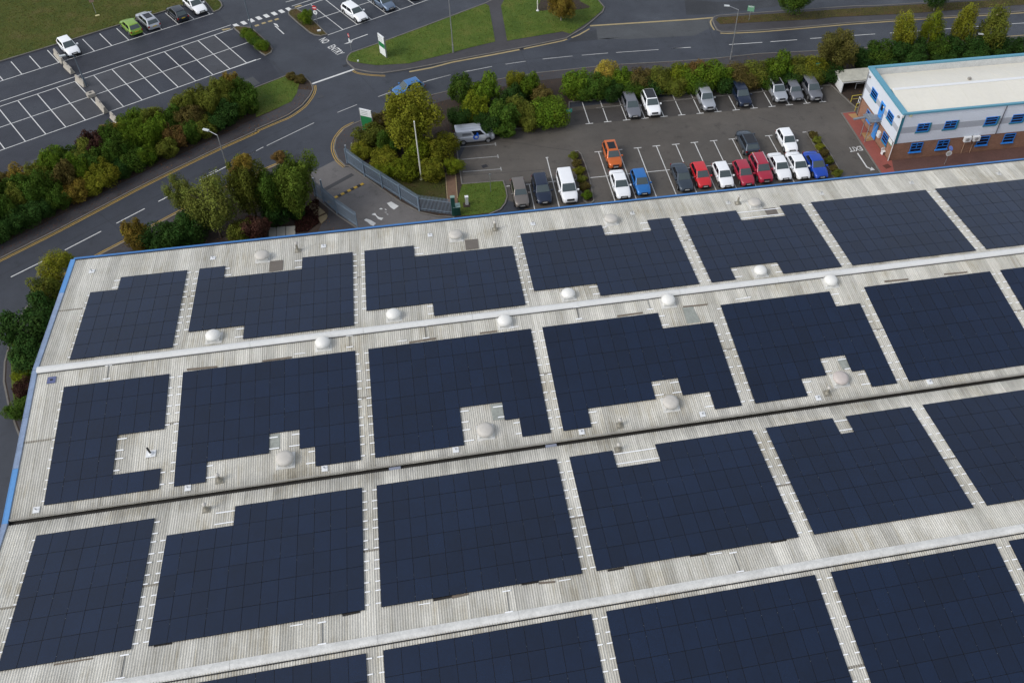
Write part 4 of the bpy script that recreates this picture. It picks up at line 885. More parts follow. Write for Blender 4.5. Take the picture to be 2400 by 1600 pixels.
OB(ribs).build('roof_seams', M_OROOF, ob)
q = RP  # (roof vent stub on the ridge)
OB(MB().box((96.6, yr + 0.9, zr - 0.02), (0.35, 0.3, 0.25))).build('roof_vent', mat('grey vent stub', (0.3, 0.28, 0.25), 0.7), ob)
# windows: frame with bars, dark panes, reveal
def window(px, x0, x1, z0, z1, face, nx=2, nz=3, reveal=None, ground=False, bars=True):
    """face 'front' (y = OY0, span in x) or 'left' (x = OX0, span in y)"""
    def W(a, dpt, z): return (a - OX0, -dpt, z) if face == 'front' else (-dpt, a - OY0, z)
    def bx(mb, a0, a1, d0, d1, zz0, zz1):
        c = W((a0 + a1) / 2, (d0 + d1) / 2, (zz0 + zz1) / 2)
        mb.box(c, (abs(a1 - a0), abs(d1 - d0), zz1 - zz0) if face == 'front' else (abs(d1 - d0), abs(a1 - a0), zz1 - zz0))
    fr = MB(); t = 0.09
    bx(fr, x0, x1, 0.0, 0.06, z0, z0 + t); bx(fr, x0, x1, 0.0, 0.06, z1 - t, z1); bx(fr, x0, x0 + t, 0.0, 0.06, z0 + t, z1 - t); bx(fr, x1 - t, x1, 0.0, 0.06, z0 + t, z1 - t)
    zs = [z0 + (z1 - z0) * f for f in (0.36, 0.70)]
    for zz in zs: bx(fr, x0 + t, x1 - t, 0.0, 0.055, zz - 0.035, zz + 0.035)
    if nx == 2: bx(fr, (x0 + x1) / 2 - .045, (x0 + x1) / 2 + .045, 0.0, 0.055, zs[0], z1 - t)
    f = fr.build('window', M_WFRAME, ob)
    edges = [z0 + t] + zs + [z1 - t]
    for j in range(3):
        cols = [(x0 + t, (x0 + x1) / 2), ((x0 + x1) / 2, x1 - t)] if (nx == 2 and j > 0) else [(x0 + t, x1 - t)]
        for a0, a1 in cols:
            g_ = MB(); bx(g_, a0, a1, 0.005, 0.03, edges[j] + .002, edges[j + 1] - .002); g_.build('pane', M_GLASS, f)
    s_ = MB(); bx(s_, x0 - .12, x1 + .05, 0.0, 0.10 if not ground else 0.16, z0 - (0.16 if not ground else 0.09), z0 - 0.002)
    s_.build('sill', reveal or M_WFRAME, f)
    return f
WD = -0.10  # front windows stand just proud of the ribs
fx = [(87.92, 89.45), (91.38, 92.95), (96.66, 98.25), (100.12, 101.7), (104.9, 106.4), (108.4, 109.9)]
for k_, (a0, a1) in enumerate(fx):
    f = window(0, a0, a1, 3.96, 5.12, 'front', 2 if k_ < 2 else 1, reveal=M_TRIMD); 
    OB(MB().box((a1 + 0.10, OY0 - 0.05, 4.5), (0.18, 0.06, 1.25))).build('reveal', M_TRIMD, ob)
lx = [(87.92, 89.45), (91.38, 92.88), (96.68, 98.20), (100.15, 101.65), (104.9, 106.4), (108.4, 109.9)]
for k_, (a0, a1) in enumerate(lx): window(0, a0, a1, 1.02, 2.34, 'front', 2 if k_ < 2 else 1, reveal=M_DOORB, ground=True)
for a0, a1, z0, z1 in ((31.45, 33.05, 4.22, 5.30), (26.75, 28.25, 4.20, 5.28), (26.55, 27.85, 1.25, 2.45)): window(0, a0, a1, z0, z1, 'left', 1, reveal=M_TRIMD)
window(0, 31.2, 32.8, 1.1, 2.3, 'left', 1, reveal=M_DOORB)
# doors on the gable
d_ = OB(MB().box((OX0 - 0.04, 29.65, 4.15), (0.08, 1.1, 2.1))).build('door', M_DOORB, ob)
OB(MB().box((OX0 - 0.09, 29.65, 4.55), (0.03, 0.55, 0.8))).build('pane', M_GLASS, d_); OB(MB().box((OX0 - 0.10, 29.3, 4.85), (0.06, 0.2, 0.2))).build('notice', M_WPAINT, d_)
d_ = OB(MB().box((OX0 - 0.04, 29.75, 1.15), (0.08, 0.95, 2.1))).build('door', M_DOORB, ob); OB(MB().box((OX0 - 0.10, 29.4, 1.1), (0.04, 0.1, 0.14))).build('handle', M_METAL, d_)
OB(MB().box((OX0 - 0.04, 31.0 - 0.0, 1.2), (0.06, 0.1, 0.1))).build('wall_light', M_WPAINT, ob)
OB(MB().box((OX0 - 0.14, 28.55, 1.5), (0.26, 0.6, 0.75))).build('meter_box', M_WPAINT, ob)
sg = OB(MB().box((OX0 - 0.05, 25.85, 2.3), (0.06, 0.95, 0.62))).build('sign_board', M_WPAINT, ob)
M_GREEN = mat('sign green', (0.02, 0.20, 0.07), 0.45)
OB(MB().box((OX0 - 0.09, 25.85, 2.05), (0.02, 0.9, 0.10))).build('green_stripe', M_GREEN, sg)
# rainwater pipes, lights, cameras, air-conditioning
OB(MB().tube((OX0 - 0.08, OY0 - 0.08, 0.1), (OX0 - 0.08, OY0 - 0.08, 6.55), 0.055)).build('downpipe', M_WPAINT, ob)
OB(MB().tube((OX0 - 0.08, OY1 - 0.2, 0.1), (OX0 - 0.08, OY1 - 0.2, 6.3), 0.055)).build('downpipe', M_METAL, ob)
OB(MB().tube((98.74, OY0 - 0.09, ZC), (98.74, OY0 - 0.09, 6.6), 0.04)).build('downpipe', mat('dark cable', (0.05, 0.05, 0.06), 0.6), ob)
OB(MB().box((86.5, OY0 - 0.12, 6.45), (0.32, 0.14, 0.26))).build('junction_box', mat('cream box', (0.55, 0.52, 0.33), 0.6), ob)
OB(MB().box((OX0 - .1, OY0 - 0.1, 6.5), (0.26, 0.26, 0.34))).build('security_light', M_WPAINT, ob)
for yy in (25.75, 34.2): OB(MB().box((OX0 - 0.12, yy, 5.95), (0.16, 0.3, 0.16)).tube((OX0, yy, 5.9), (OX0 - .3, yy + .1, 5.8), 0.03)).build('camera_bracket', mat('grey bracket', (0.22, 0.22, 0.22), 0.5), ob)
for a0 in (94.62, 95.78):
    u_ = OB(MB().box((a0 + .42, OY0 - 0.26, 2.33), (0.86, 0.36, 0.66))).build('air_conditioner', M_WPAINT, ob)
    OB(MB().lathe([(0.25, 0), (0.25, 0.02), (0.05, 0.03)], 14)).build('fan_grille', mat('grey grille', (0.33, 0.32, 0.31), 0.6), u_, loc=(a0 + .36 - OX0 + OX0 - 0, 0, 0)) if False else None
    m_ = MB()
    for i_ in range(14):
        an = 2 * math.pi * i_ / 14; m_.v.append((a0 + .38 + .23 * math.cos(an), OY0 - 0.447, 2.33 + .23 * math.sin(an)))
    m_.f = [tuple(range(14))]; m_.sm = [False]; OB(m_).build('fan_grille', mat('grey grille', (0.33, 0.32, 0.31), 0.6), u_)
    OB(MB().tube((a0 + .42, OY0 - 0.05, 0.1), (a0 + .42, OY0 - 0.05, 2.0), 0.035)).build('drain_pipe', mat('tan pipe', (0.45, 0.30, 0.2), 0.6), u_)
# upper landing and stair at the gable door
M_STEEL = mat('grey stair steel', (0.24, 0.27, 0.30), 0.5, metal=0.4)
ld = MB(); ld.box((OX0 - 0.75, 29.75, 2.98), (1.5, 1.5, 0.10))
lg = OB(ld).build('landing', M_STEEL, ob)
ra = MB()
for x, y in ((OX0 - 1.45, 29.05), (OX0 - 1.45, 30.45), (OX0 - 0.15, 29.05), (OX0 - 0.75, 29.05)): ra.tube((x, y, 3.0), (x, y, 4.05), 0.025, n=6)
for z in (3.5, 4.05): ra.tube((OX0 - 0.1, 29.05, z), (OX0 - 1.45, 29.05, z), 0.025, n=6); ra.tube((OX0 - 1.45, 29.05, z), (OX0 - 1.45, 30.45, z), 0.025, n=6)
OB(ra).build('handrail', M_METAL, lg)
OB(MB().tube((OX0 - 1.4, 29.1, 0.1), (OX0 - 1.4, 29.1, 2.95), 0.05).tube((OX0 - 1.4, 30.4, 0.1), (OX0 - 1.4, 30.4, 2.95), 0.05).tube((OX0 - 1.4, 29.1, 0.15), (OX0 - 0.1, 29.1, 2.9), 0.03, n=6)).build('landing_post', M_METAL, lg)
OB(MB().box((OX0 - 2.1, 30.3, 2.86), (2.0, 0.32, 0.12), rz=0.12).box((OX0 - 0.9, 30.6, 2.80), (1.2, 0.9, 0.08))).build('canopy', M_STEEL, ob)
hz = MB()
def hatch(pts, n):
    a, b, c, d = [Vector(p) for p in pts]
    for k in range(n):
        f0, f1 = (k + .1) / n, (k + .6) / n
        hz.sheet([a.lerp(b, f0), a.lerp(b, f1), d.lerp(c, f1), d.lerp(c, f0)], 0.106)
hatch([(84.45, 30.9), (84.40, 29.1), (85.5, 29.25), (85.5, 30.85)], 7); hatch([(84.4, 35.0), (84.6, 34.1), (85.5, 34.1), (85.45, 35.0)], 5)
struct('hatched_marking', hz, mat('hatch yellow', (0.50, 0.36, 0.12), 0.6, noise=[(9, 0.25)]))
# bin shelter to the left of the office
sh = thing('bin_shelter', 'white open fronted shelter with mossy flat roof at the left end of the office', 'shelter', (85.25, 39.75, 0))
m = MB(); m.box((2.6, 1.25, 1.79), (5.5, 2.7, 0.12)); m.build('roof', mat('mossy shelter roof', (0.44, 0.43, 0.36), 0.7, noise=[(0.5, 0.3), (3, 0.35)]), sh)
MB().box((0.05, 1.25, 0.86), (0.12, 2.6, 1.72)).build('side_wall', M_WPAINT, sh); MB().box((5.2, 1.25, 0.86), (0.12, 2.6, 1.72)).build('side_wall', M_WPAINT, sh); MB().box((2.6, 2.52, 0.86), (5.0, 0.1, 1.72)).build('back_wall', mat('dim shelter lining', (0.3, 0.3, 0.29), 0.7), sh)
MB().box((2.6, -0.05, 1.66), (5.1, 0.08, 0.18)).build('fascia', M_WPAINT, sh)
MB().tube((2.3, 0.6, 0.9), (4.9, 0.6, 0.95), 0.06, n=8).tube((2.3, 0.6, 0), (2.3, 0.6, 0.9), 0.05, n=8).build('rail', mat('white rail', (0.5, 0.5, 0.5), 0.5), sh)
M_YP = mat('yellow painted steel', (0.52, 0.42, 0.06), 0.45)
def hoop(name, p, q, h, label, m=None, mid=True):
    o = thing(name, label, 'barrier', (p.x, p.y, 0), 0, 'hoop barriers by the office'); d_ = q - p; d_.z = 0
    b = MB(); 
    for s in (0, 1): b.tube(d_ * s, d_ * s + Vector((0, 0, h)), 0.045, n=8)
    b.tube(Vector((0, 0, h)), d_ + Vector((0, 0, h)), 0.045, n=8); b.build('hoop', m or M_YP, o)
    if mid: MB().tube(Vector((0, 0, h * .5)), d_ + Vector((0, 0, h * .5)), 0.035, n=8).build('crossbar', m or M_YP, o)
hoop('safety_barrier', Q(31, 335, 572), Q(31, 335, 572) + Vector((1.9, 0.1, 0)), 1.05, 'yellow hoop barrier furthest from the office corner, beside the bin shelter')
hoop('safety_barrier', Q(31, 398, 690), Q(31, 398, 690) + Vector((1.2, 0.1, 0)), 1.05, 'yellow hoop barrier next to the office downpipe')
hoop('safety_barrier', Q(31, 440, 590), Q(31, 480, 700), 1.1, 'white painted frame between the two yellow hoops', M_WPAINT)
# ================================================================== VEHICLES
def paint(name, col, metal=0.0, rough=0.28):
    return mat('car paint ' + name, col, rough, metal=metal, coat=0.6, noise=[(2.0, 0.05)])
M_CGLASS = mat('car glass', (0.055, 0.075, 0.078), 0.07, spec=0.85)
M_SGLASS = mat('car side glass', (0.006, 0.008, 0.012), 0.08, spec=0.5)
M_LAMP = mat('headlamp lens', (0.34, 0.36, 0.38), 0.15, spec=0.8)
M_TAIL = mat('tail lamp red', (0.22, 0.010, 0.008), 0.25)
M_RIM = mat('alloy rim', (0.42, 0.42, 0.43), 0.35, metal=0.6)
M_PLW = mat('white number plate', (0.62, 0.62, 0.60), 0.5); M_PLY = mat('yellow number plate', (0.60, 0.42, 0.03), 0.5)
M_SILVER = mat('roof rail silver', (0.7, 0.7, 0.7), 0.3, metal=0.5)
# type: L, W, roof z, belt z, windscreen base/top, rear roof/base as fractions of L from the tail, ride height
CT = {
 'hatch':  dict(L=4.10, W=1.76, H=1.47, B=0.92, x=(0.015, 0.14, 0.545, 0.735), nose=0.70, tail=0.88, wr=0.325),
 'mini':   dict(L=3.85, W=1.72, H=1.42, B=0.90, x=(0.02, 0.13, 0.585, 0.70), nose=0.74, tail=0.90, wr=0.32),
 'saloon': dict(L=4.65, W=1.83, H=1.43, B=0.90, x=(0.135, 0.285, 0.555, 0.725), nose=0.68, tail=0.92, wr=0.33),
 'old':    dict(L=4.50, W=1.74, H=1.42, B=0.90, x=(0.03, 0.10, 0.575, 0.695), nose=0.76, tail=0.90, wr=0.315),
 'estate': dict(L=4.75, W=1.83, H=1.46, B=0.92, x=(0.015, 0.10, 0.565, 0.735), nose=0.69, tail=0.90, wr=0.33),
 'suv':    dict(L=4.55, W=1.86, H=1.68, B=1.06, x=(0.012, 0.085, 0.575, 0.735), nose=0.90, tail=1.02, wr=0.365),
 'coupe_suv': dict(L=4.40, W=1.90, H=1.62, B=1.08, x=(0.02, 0.13, 0.60, 0.745), nose=0.92, tail=1.04, wr=0.375),
 'van':    dict(L=4.75, W=1.90, H=1.86, B=1.10, x=(0.004, 0.012, 0.655, 0.81), nose=0.93, tail=1.08, wr=0.34),
 'people': dict(L=4.85, W=1.92, H=1.84, B=1.08, x=(0.006, 0.03, 0.63, 0.785), nose=0.93, tail=1.06, wr=0.35),
 'pickup': dict(L=5.20, W=1.82, H=1.74, B=1.04, x=(0.345, 0.375, 0.625, 0.725), nose=0.93, tail=1.02, wr=0.37),
}
CM = {}
def car_meshes(ty):
    if ty in CM: return CM[ty]
    c = CT[ty]; L, W, H, B = c['L'], c['W'], c['H'], c['B']; h = W / 2; g = 0.20 if H < 1.55 else 0.25; out = {}
    xr0, xr1, xf1, xf0 = [(-0.5 + f) * L for f in c['x']]
    van = ty in ('van', 'people')
    # body: stations (x, half width, top z)
    tl, ns = c['tail'], c['nose']
    st = [(-0.5, 0.80, g + 0.42), (-0.493, 0.86, tl - 0.10), (-0.465, 0.935, tl), (-0.38, 0.985, B - 0.01), (-0.2, 1.0, B), (0.05, 1.0, B), (c['x'][3] - 0.5, 0.99, B - 0.005), (c['x'][3] - 0.5 + 0.06, 0.975, B - 0.03),
          (0.36, 0.95, (B + ns) / 2 + 0.02), (0.44, 0.885, ns + 0.02), (0.478, 0.80, ns - 0.07), (0.495, 0.70, ns - 0.20), (0.5, 0.62, g + 0.26)]
    v = []; n = 16
    for fx, fw_, zt in st:
        hw = h * fw_; zb = g + (0.10 if abs(fx) > 0.47 else 0.0)
        half = [(0.0, zt + 0.028), (0.55 * hw, zt + 0.022), (0.84 * hw, zt - 0.012), (0.945 * hw, zt - 0.06), (0.985 * hw, zt - 0.15), (hw, (zt + zb) / 2 + 0.02), (0.985 * hw, zb + 0.10), (0.93 * hw, zb), (0.0, zb)]
        ring = [(y, z) for y, z in half] + [(-y, z) for y, z in half[-2:0:-1]]
        for y, z in ring: v.append((fx * L, y, z))
    f = []
    for k in range(len(st) - 1):
        for i in range(n): f.append((k * n + i, (k + 1) * n + i, (k + 1) * n + (i + 1) % n, k * n + (i + 1) % n))
    f.append(tuple(range(n))); f.append(tuple(reversed(range((len(st) - 1) * n, len(st) * n))))
    me = bpy.data.meshes.new('body'); me.from_pydata(v, [], f); me.polygons.foreach_set('use_smooth', [True] * (len(f) - 2) + [False] * 2); me.update(); out['body'] = me
    # cabin
    wb, wr = h * 0.93, h * (0.74 if not van else 0.80)
    zb_ = B - 0.06
    bm = bmesh.new()
    vs = [bm.verts.new(p) for p in ((xr0, -wb, zb_), (xf0, -wb, zb_), (xf0, wb, zb_), (xr0, wb, zb_), (xr1, -wr, H), (xf1, -wr, H), (xf1, wr, H), (xr1, wr, H))]
    for q in ((0, 1, 5, 4), (1, 2, 6, 5), (2, 3, 7, 6), (3, 0, 4, 7), (4, 5, 6, 7)): bm.faces.new([vs[i] for i in q])
    top = [e for e in bm.edges if all(x.co.z > H - 0.01 for x in e.verts)] + [e for e in bm.edges if abs(e.verts[0].co.z - e.verts[1].co.z) > 0.1]
    bmesh.ops.bevel(bm, geom=top, offset={'van': 0.17, 'people': 0.15, 'suv': 0.12}.get(ty, 0.10), segments=3, affect='EDGES', profile=0.6)
    for fc in bm.faces: fc.smooth = True
    me = bpy.data.meshes.new('cabin'); bm.to_mesh(me); bm.free(); out['cabin'] = me
    A0L, A0R, A1L, A1R = [Vector(p) for p in ((xf0, wb, zb_), (xf0, -wb, zb_), (xf1, wr, H), (xf1, -wr, H))]
    C0L, C0R, C1L, C1R = [Vector(p) for p in ((xr0, wb, zb_), (xr0, -wb, zb_), (xr1, wr, H), (xr1, -wr, H))]
    def quad(name, a, b, c_, d, u0, u1, w0, w1, off=0.012, bow=0.0, n_=4):
        """a-b bottom edge, d-c top edge; sub rectangle u0..u1, w0..w1 pushed out along the face normal"""
        nn = (b - a).cross(d - a).normalized(); vv = []
        for i in range(n_ + 1):
            u = u0 + (u1 - u0) * i / n_
            lo = a.lerp(b, u); hi = d.lerp(c_, u); bb = nn * (off + bow * (1 - (2 * i / n_ - 1) ** 2))
            vv += [lo.lerp(hi, w0) + bb, lo.lerp(hi, w1) + bb]
        vb = [x - nn * 0.03 for x in vv]; k = len(vv)
        fs = [(2 * i, 2 * i + 2, 2 * i + 3, 2 * i + 1) for i in range(n_)]
        m_ = MB().add(vv, fs, True)
        per = [2 * i for i in range(n_ + 1)] + [2 * i + 1 for i in range(n_, -1, -1)]
        m_.add(vv + vb, [(per[i], per[i] + k, per[(i + 1) % len(per)] + k, per[(i + 1) % len(per)]) for i in range(len(per))])
        return m_.mesh(name)
    zf = 0.10
    out['windscreen'] = quad('windscreen', A0R, A0L, A1L, A1R, 0.055, 0.945, zf + 0.02, 0.93, 0.014, 0.012)
    out['rear_window'] = quad('rear_window', C0L, C0R, C1R, C1L, 0.08, 0.92, (0.22 if van else 0.16), 0.86, 0.014, 0.01)
    bp = 0.52 if not van else 0.60
    for nm, (a, b, cc, d) in (('L', (A0L, C0L, C1L, A1L)), ('R', (C0R, A0R, A1R, C1R))):
        if nm == 'L': fr_, re_ = (0.09, 0.47), (0.50, 0.90)
        else: fr_, re_ = (0.53, 0.91), (0.10, 0.50)
        if ty == 'van': fr_ = (0.07, 0.40) if nm == 'L' else (0.60, 0.93)
        out['side_front' + nm] = quad('side_window', a, b, cc, d, *fr_, 0.16, 0.86, 0.012)
        if ty != 'van': out['side_rear' + nm] = quad('side_window', a, b, cc, d, *re_, 0.16, 0.86, 0.012)
    out['sunroof'] = MB().box(((xr1 + xf1) / 2 + 0.1, 0, H + 0.002), ((xf1 - xr1) * 0.62, wr * 1.35, 0.02)).mesh('sunroof')
    out['full_roof'] = MB().box(((xr1 + xf1) / 2, 0, H + 0.001), ((xf1 - xr1) * 0.90, wr * 1.74, 0.016)).mesh('roof_panel')
    wr_ = c['wr']; hw_ = 0.215
    b = MB(); rings = [(wr_ * 0.66, -hw_ / 2), (wr_ * 0.9, -hw_ / 2), (wr_, -hw_ / 2 + 0.03), (wr_, hw_ / 2 - 0.03), (wr_ * 0.9, hw_ / 2), (wr_ * 0.66, hw_ / 2 - 0.02)]
    def axle(mb, prof, nseg=18):
        vs_ = []
        for r, y in prof:
            for i in range(nseg): an = 2 * math.pi * i / nseg; vs_.append((r * math.cos(an), y, r * math.sin(an)))
        fs = [(k * nseg + i, k * nseg + (i + 1) % nseg, (k + 1) * nseg + (i + 1) % nseg, (k + 1) * nseg + i) for k in range(len(prof) - 1) for i in range(nseg)]
        mb.add(vs_, fs, True); return mb
    out['tyre'] = axle(MB(), rings).mesh('tyre')
    rm = axle(MB(), [(wr_ * 0.67, hw_ / 2 - 0.015), (wr_ * 0.60, hw_ / 2 - 0.035), (wr_ * 0.2, hw_ / 2 - 0.03), (0.01, hw_ / 2 - 0.01)])
    rm = axle(rm, [(wr_ * 0.67, -hw_ / 2 + 0.015), (wr_ * 0.60, -hw_ / 2 + 0.035), (wr_ * 0.2, -hw_ / 2 + 0.03), (0.01, -hw_ / 2 + 0.01)])
    out['rim'] = rm.mesh('rim')
    ar = axle(MB(), [(wr_ * 1.20, -0.03), (wr_ * 1.20, 0.012), (wr_ * 0.5, 0.012), (wr_ * 0.5, -0.03)]); out['arch'] = ar.mesh('wheel_arch')
    out['head'] = MB().box((0, 0, 0), (0.34, 0.36, 0.13), rz=0).mesh('headlight')
    for k_, (sgn) in (('headL', 1), ('headR', -1)):
        y0, y1 = sgn * h * 0.50, sgn * h * 0.86; xa = 0.5 * L
        pts = [(xa - 0.075, y0, ns - 0.20), (xa - 0.30, y1, ns - 0.16), (xa - 0.46, y1 * 0.985, ns - 0.005), (xa - 0.13, y0, ns - 0.075)]
        pts = [Vector(p) for p in pts]; nn = (pts[1] - pts[0]).cross(pts[3] - pts[0]).normalized() * sgn; 
        if nn.x < 0: nn = -nn
        tp = [p + nn * 0.035 for p in pts]; bt_ = [p - nn * 0.12 for p in pts]
        ff = [(0, 1, 2, 3)] if sgn > 0 else [(3, 2, 1, 0)]
        m_ = MB().add(tp, ff); m_.add(tp + bt_, [(i, i + 4, (i + 1) % 4 + 4, (i + 1) % 4) for i in range(4)]); out[k_] = m_.mesh('headlight')
    zt_ = tl - 0.20
    out['tail'] = MB().box((0, 0, 0), (0.14, 0.30, 0.20)).mesh('tail_light')
    out['grille'] = MB().box((0.5 * L - 0.045, 0, ns - 0.17), (0.06, W * 0.44, 0.22), ry=-0.55).mesh('grille')
    out['intake'] = MB().box((0.5 * L - 0.03, 0, g + 0.17), (0.10, W * 0.60, 0.15)).mesh('lower_intake')
    out['plate'] = MB().box((0, 0, 0), (0.02, 0.52, 0.12)).mesh('number_plate')
    out['bumper'] = MB().box((-0.5 * L + 0.02, 0, g + 0.20), (0.10, W * 0.74, 0.20)).mesh('rear_bumper')
    out['mirror'] = MB().box((0, 0, 0), (0.15, 0.22, 0.15)).mesh('mirror')
    out['rail'] = MB().box(((xr1 + xf1) / 2, 0, H + 0.04), ((xf1 - xr1) * 0.95, 0.045, 0.045)).mesh('roof_rail')
    out['door'] = None
    out['info'] = (L, W, H, B, g, xr0, xr1, xf1, xf0, wb, wr, tl, ns)
    CM[ty] = out; return out
def car(name, ty, pm_, pos, head, label, group=None, sunroof=None, rails=False, cat='car', plate=True, rear_dark=False):
    M = car_meshes(ty); L, W, H, B, g, xr0, xr1, xf1, xf0, wb, wr, tl, ns = M['info']
    o = thing(name, label, cat, (pos.x, pos.y, 0.012), head, group)
    put('body', M['body'], pm_, o); put('cabin', M['cabin'], pm_, o)
    put('windscreen', M['windscreen'], M_CGLASS, o); put('rear_window', M['rear_window'], M_CGLASS if ty != 'van' else M_SGLASS, o)
    for k in M:
        if k.startswith('side_'): put('side_window', M[k], M_SGLASS, o)
    wr_ = CT[ty]['wr']
    for fx in (-0.315, 0.315):
        for s in (-1, 1):
            put('wheel_arch', M['arch'], M_DARK, o, (fx * L, s * (W / 2 - 0.008), wr_ + 0.01))
            wl_ = put('wheel', M['tyre'], M_RUBBER, o, (fx * L, s * (W / 2 - 0.085), wr_)); put('rim', M['rim'], M_RIM, wl_)
    put('headlight', M['headL'], M_LAMP, o); put('headlight', M['headR'], M_LAMP, o)
    for s in (-1, 1):
        put('tail_light', M['tail'], M_TAIL, o, (-0.5 * L + 0.075, s * W * 0.385, tl - 0.20), (0, 0, s * 0.35))
        put('mirror', M['mirror'], pm_, o, (xf0 - 0.24, s * (W / 2 + 0.10), B + 0.06), (0, 0, -s * 0.15))
    put('grille', M['grille'], M_DARK, o); put('lower_intake', M['intake'], M_DARK, o); put('rear_bumper', M['bumper'], M_DARK if rear_dark or ty in ('suv', 'coupe_suv') else pm_, o)
    if plate: put('number_plate', M['plate'], M_PLW, o, (0.5 * L + 0.012, 0, g + 0.30))
    put('number_plate', M['plate'], M_PLY, o, (-0.5 * L - 0.012, 0, g + 0.46), (0, -0.1, 0))
    if sunroof == 'panel': put('sunroof', M['sunroof'], M_SGLASS, o)
    if sunroof == 'full': put('roof_panel', M['full_roof'], mat('black gloss roof', (0.012, 0.013, 0.016), 0.12, spec=0.6), o)
    if rails:
        for s in (-1, 1): put('roof_rail', M['rail'], M_SILVER, o, (0, s * (wr - 0.05), 0))
    return o
WHT = paint('white', (0.85, 0.86, 0.87)); SIL = paint('silver', (0.46, 0.48, 0.51), 0.5, 0.33); GRY = paint('mid grey', (0.20, 0.205, 0.225), 0.5, 0.35); DGR = paint('dark slate', (0.045, 0.062, 0.085), 0.4, 0.3)
NAV = paint('navy', (0.012, 0.022, 0.050), 0.3, 0.28); BLK = paint('black', (0.016, 0.020, 0.028), 0.2, 0.25); BRZ = paint('bronze grey', (0.20, 0.175, 0.155), 0.5, 0.35); RED = paint('bright red', (0.56, 0.016, 0.022)); CRM = paint('crimson', (0.36, 0.014, 0.040))
ORG = paint('orange', (0.62, 0.135, 0.020), 0.3); BLU = paint('mid blue', (0.020, 0.165, 0.48), 0.3); COB = paint('cobalt', (0.006, 0.060, 0.42), 0.2); GRN = paint('lime green', (0.21, 0.36, 0.035), 0.2); STL = paint('steel blue', (0.16, 0.215, 0.30), 0.5, 0.33); SKY = paint('sky blue', (0.045, 0.175, 0.42), 0.3)
DN = R(-90); UP = R(90); ST = 'cars in the staff car park'; LT = 'cars in the upper left car parks'
def front(c, x, y, ty, head):                  # photo point of the ground under the visible bumper -> car centre
    p = Q(c, x, y); L = CT[ty]['L']; return p - Vector((math.cos(head), math.sin(head), 0)) * (L / 2 - 0.12)
def rear(c, x, y, ty, head):
    p = Q(c, x, y); L = CT[ty]['L']; return p + Vector((math.cos(head), math.sin(head), 0)) * (L / 2 - 0.12)
def pc(c, x, y, ty, m_, label, head=DN, back=False, grp=ST, **k):
    return car('parked_car', ty, m_, (rear if back else front)(c, x, y, ty, head), head, label, grp, **k)
pc(9, 295, 938, 'old', BRZ, 'old bronze grey saloon, leftmost in the near bay row beside the lawn')
pc(9, 500, 908, 'estate', NAV, 'navy estate between the bronze saloon and the white people carrier')
pc(9, 735, 902, 'people', WHT, 'tall white people carrier beside the left planting strip')
pc(9, 1225, 860, 'saloon', WHT, 'white saloon in front of the orange car')
pc(9, 1410, 828, 'hatch', BLU, 'mid blue hatchback to the right of the white saloon')
pc(9, 1800, 792, 'saloon', DGR, 'dark slate saloon left of the bright red hatchback')
pc(9, 1150, 588, 'suv', ORG, 'orange crossover with dark sunroof nosing out of its bay', sunroof='panel').scale = (0.95, 0.95, 0.95)
pc(10, 205, 762, 'hatch', RED, 'bright red hatchback in the near bay row')
pc(10, 410, 760, 'hatch', WHT, 'small white hatchback between the red and crimson hatchbacks')
pc(10, 600, 742, 'hatch', CRM, 'crimson hatchback without roof rails')
pc(10, 765, 716, 'suv', CRM, 'crimson crossover with silver roof rails', rails=True)
pc(10, 940, 692, 'saloon', WHT, 'white saloon right beside the crimson crossover')
pc(10, 1110, 682, 'saloon', WHT, 'white saloon right beside the cobalt blue saloon')
pc(10, 1275, 676, 'saloon', COB, 'cobalt blue saloon at the right end of the near bay row')
pc(10, 1000, 436, 'hatch', WHT, 'white hatchback in the middle row behind two white saloons')
pc(10, 635, 462, 'coupe_suv', DGR, 'dark slate crossover with black glass roof seen from behind', UP, True, sunroof='full')
pc(4, 345, 1098, 'estate', GRY, 'mid grey estate, leftmost under the far hedge')
pc(4, 525, 1084, 'suv', WHT, 'white large off roader with black roof under the hedge', sunroof='full')
pc(4, 1360, 998, 'suv', NAV, 'navy crossover alone between empty bays under the hedge')
pc(4, 1690, 955, 'suv', SIL, 'silver crossover with black sunroof under the far hedge', sunroof='full', rails=True)
pc(4, 1840, 940, 'mini', GRY, 'small grey round hatchback under the far hedge')
pc(4, 2010, 942, 'suv', GRY, 'dark grey crossover, rightmost under the hedge next to the bin shelter')
# silver pickup with hard top
pk = pc(4, 1030, 1034, 'pickup', SIL, 'silver double cab pickup with a grey hard top over its bed', cat='pickup')
c_ = CT['pickup']; xr = (-0.5) * c_['L']
bm = bmesh.new(); vs = [bm.verts.new(p) for p in ((xr + .08, -.80, .98), (xr + 1.70, -.80, .98), (xr + 1.70, .80, .98), (xr + .08, .80, .98), (xr + .16, -.66, 1.66), (xr + 1.66, -.66, 1.66), (xr + 1.66, .66, 1.66), (xr + .16, .66, 1.66))]
for q in ((0, 1, 5, 4), (1, 2, 6, 5), (2, 3, 7, 6), (3, 0, 4, 7), (4, 5, 6, 7)): bm.faces.new([vs[i] for i in q])
bmesh.ops.bevel(bm, geom=[e for e in bm.edges if e.verts[0].co.z > 1.5 or e.verts[1].co.z > 1.5], offset=0.06, segments=2, affect='EDGES')
me = bpy.data.meshes.new('hard_top'); bm.to_mesh(me); bm.free(); put('hard_top', me, GRY, pk)
for s in (-1, 1): MB().box((xr + .88, s * .765, 1.30), (1.2, 0.03, 0.36), rx=s * 0.2).build('side_window', M_SGLASS, pk)
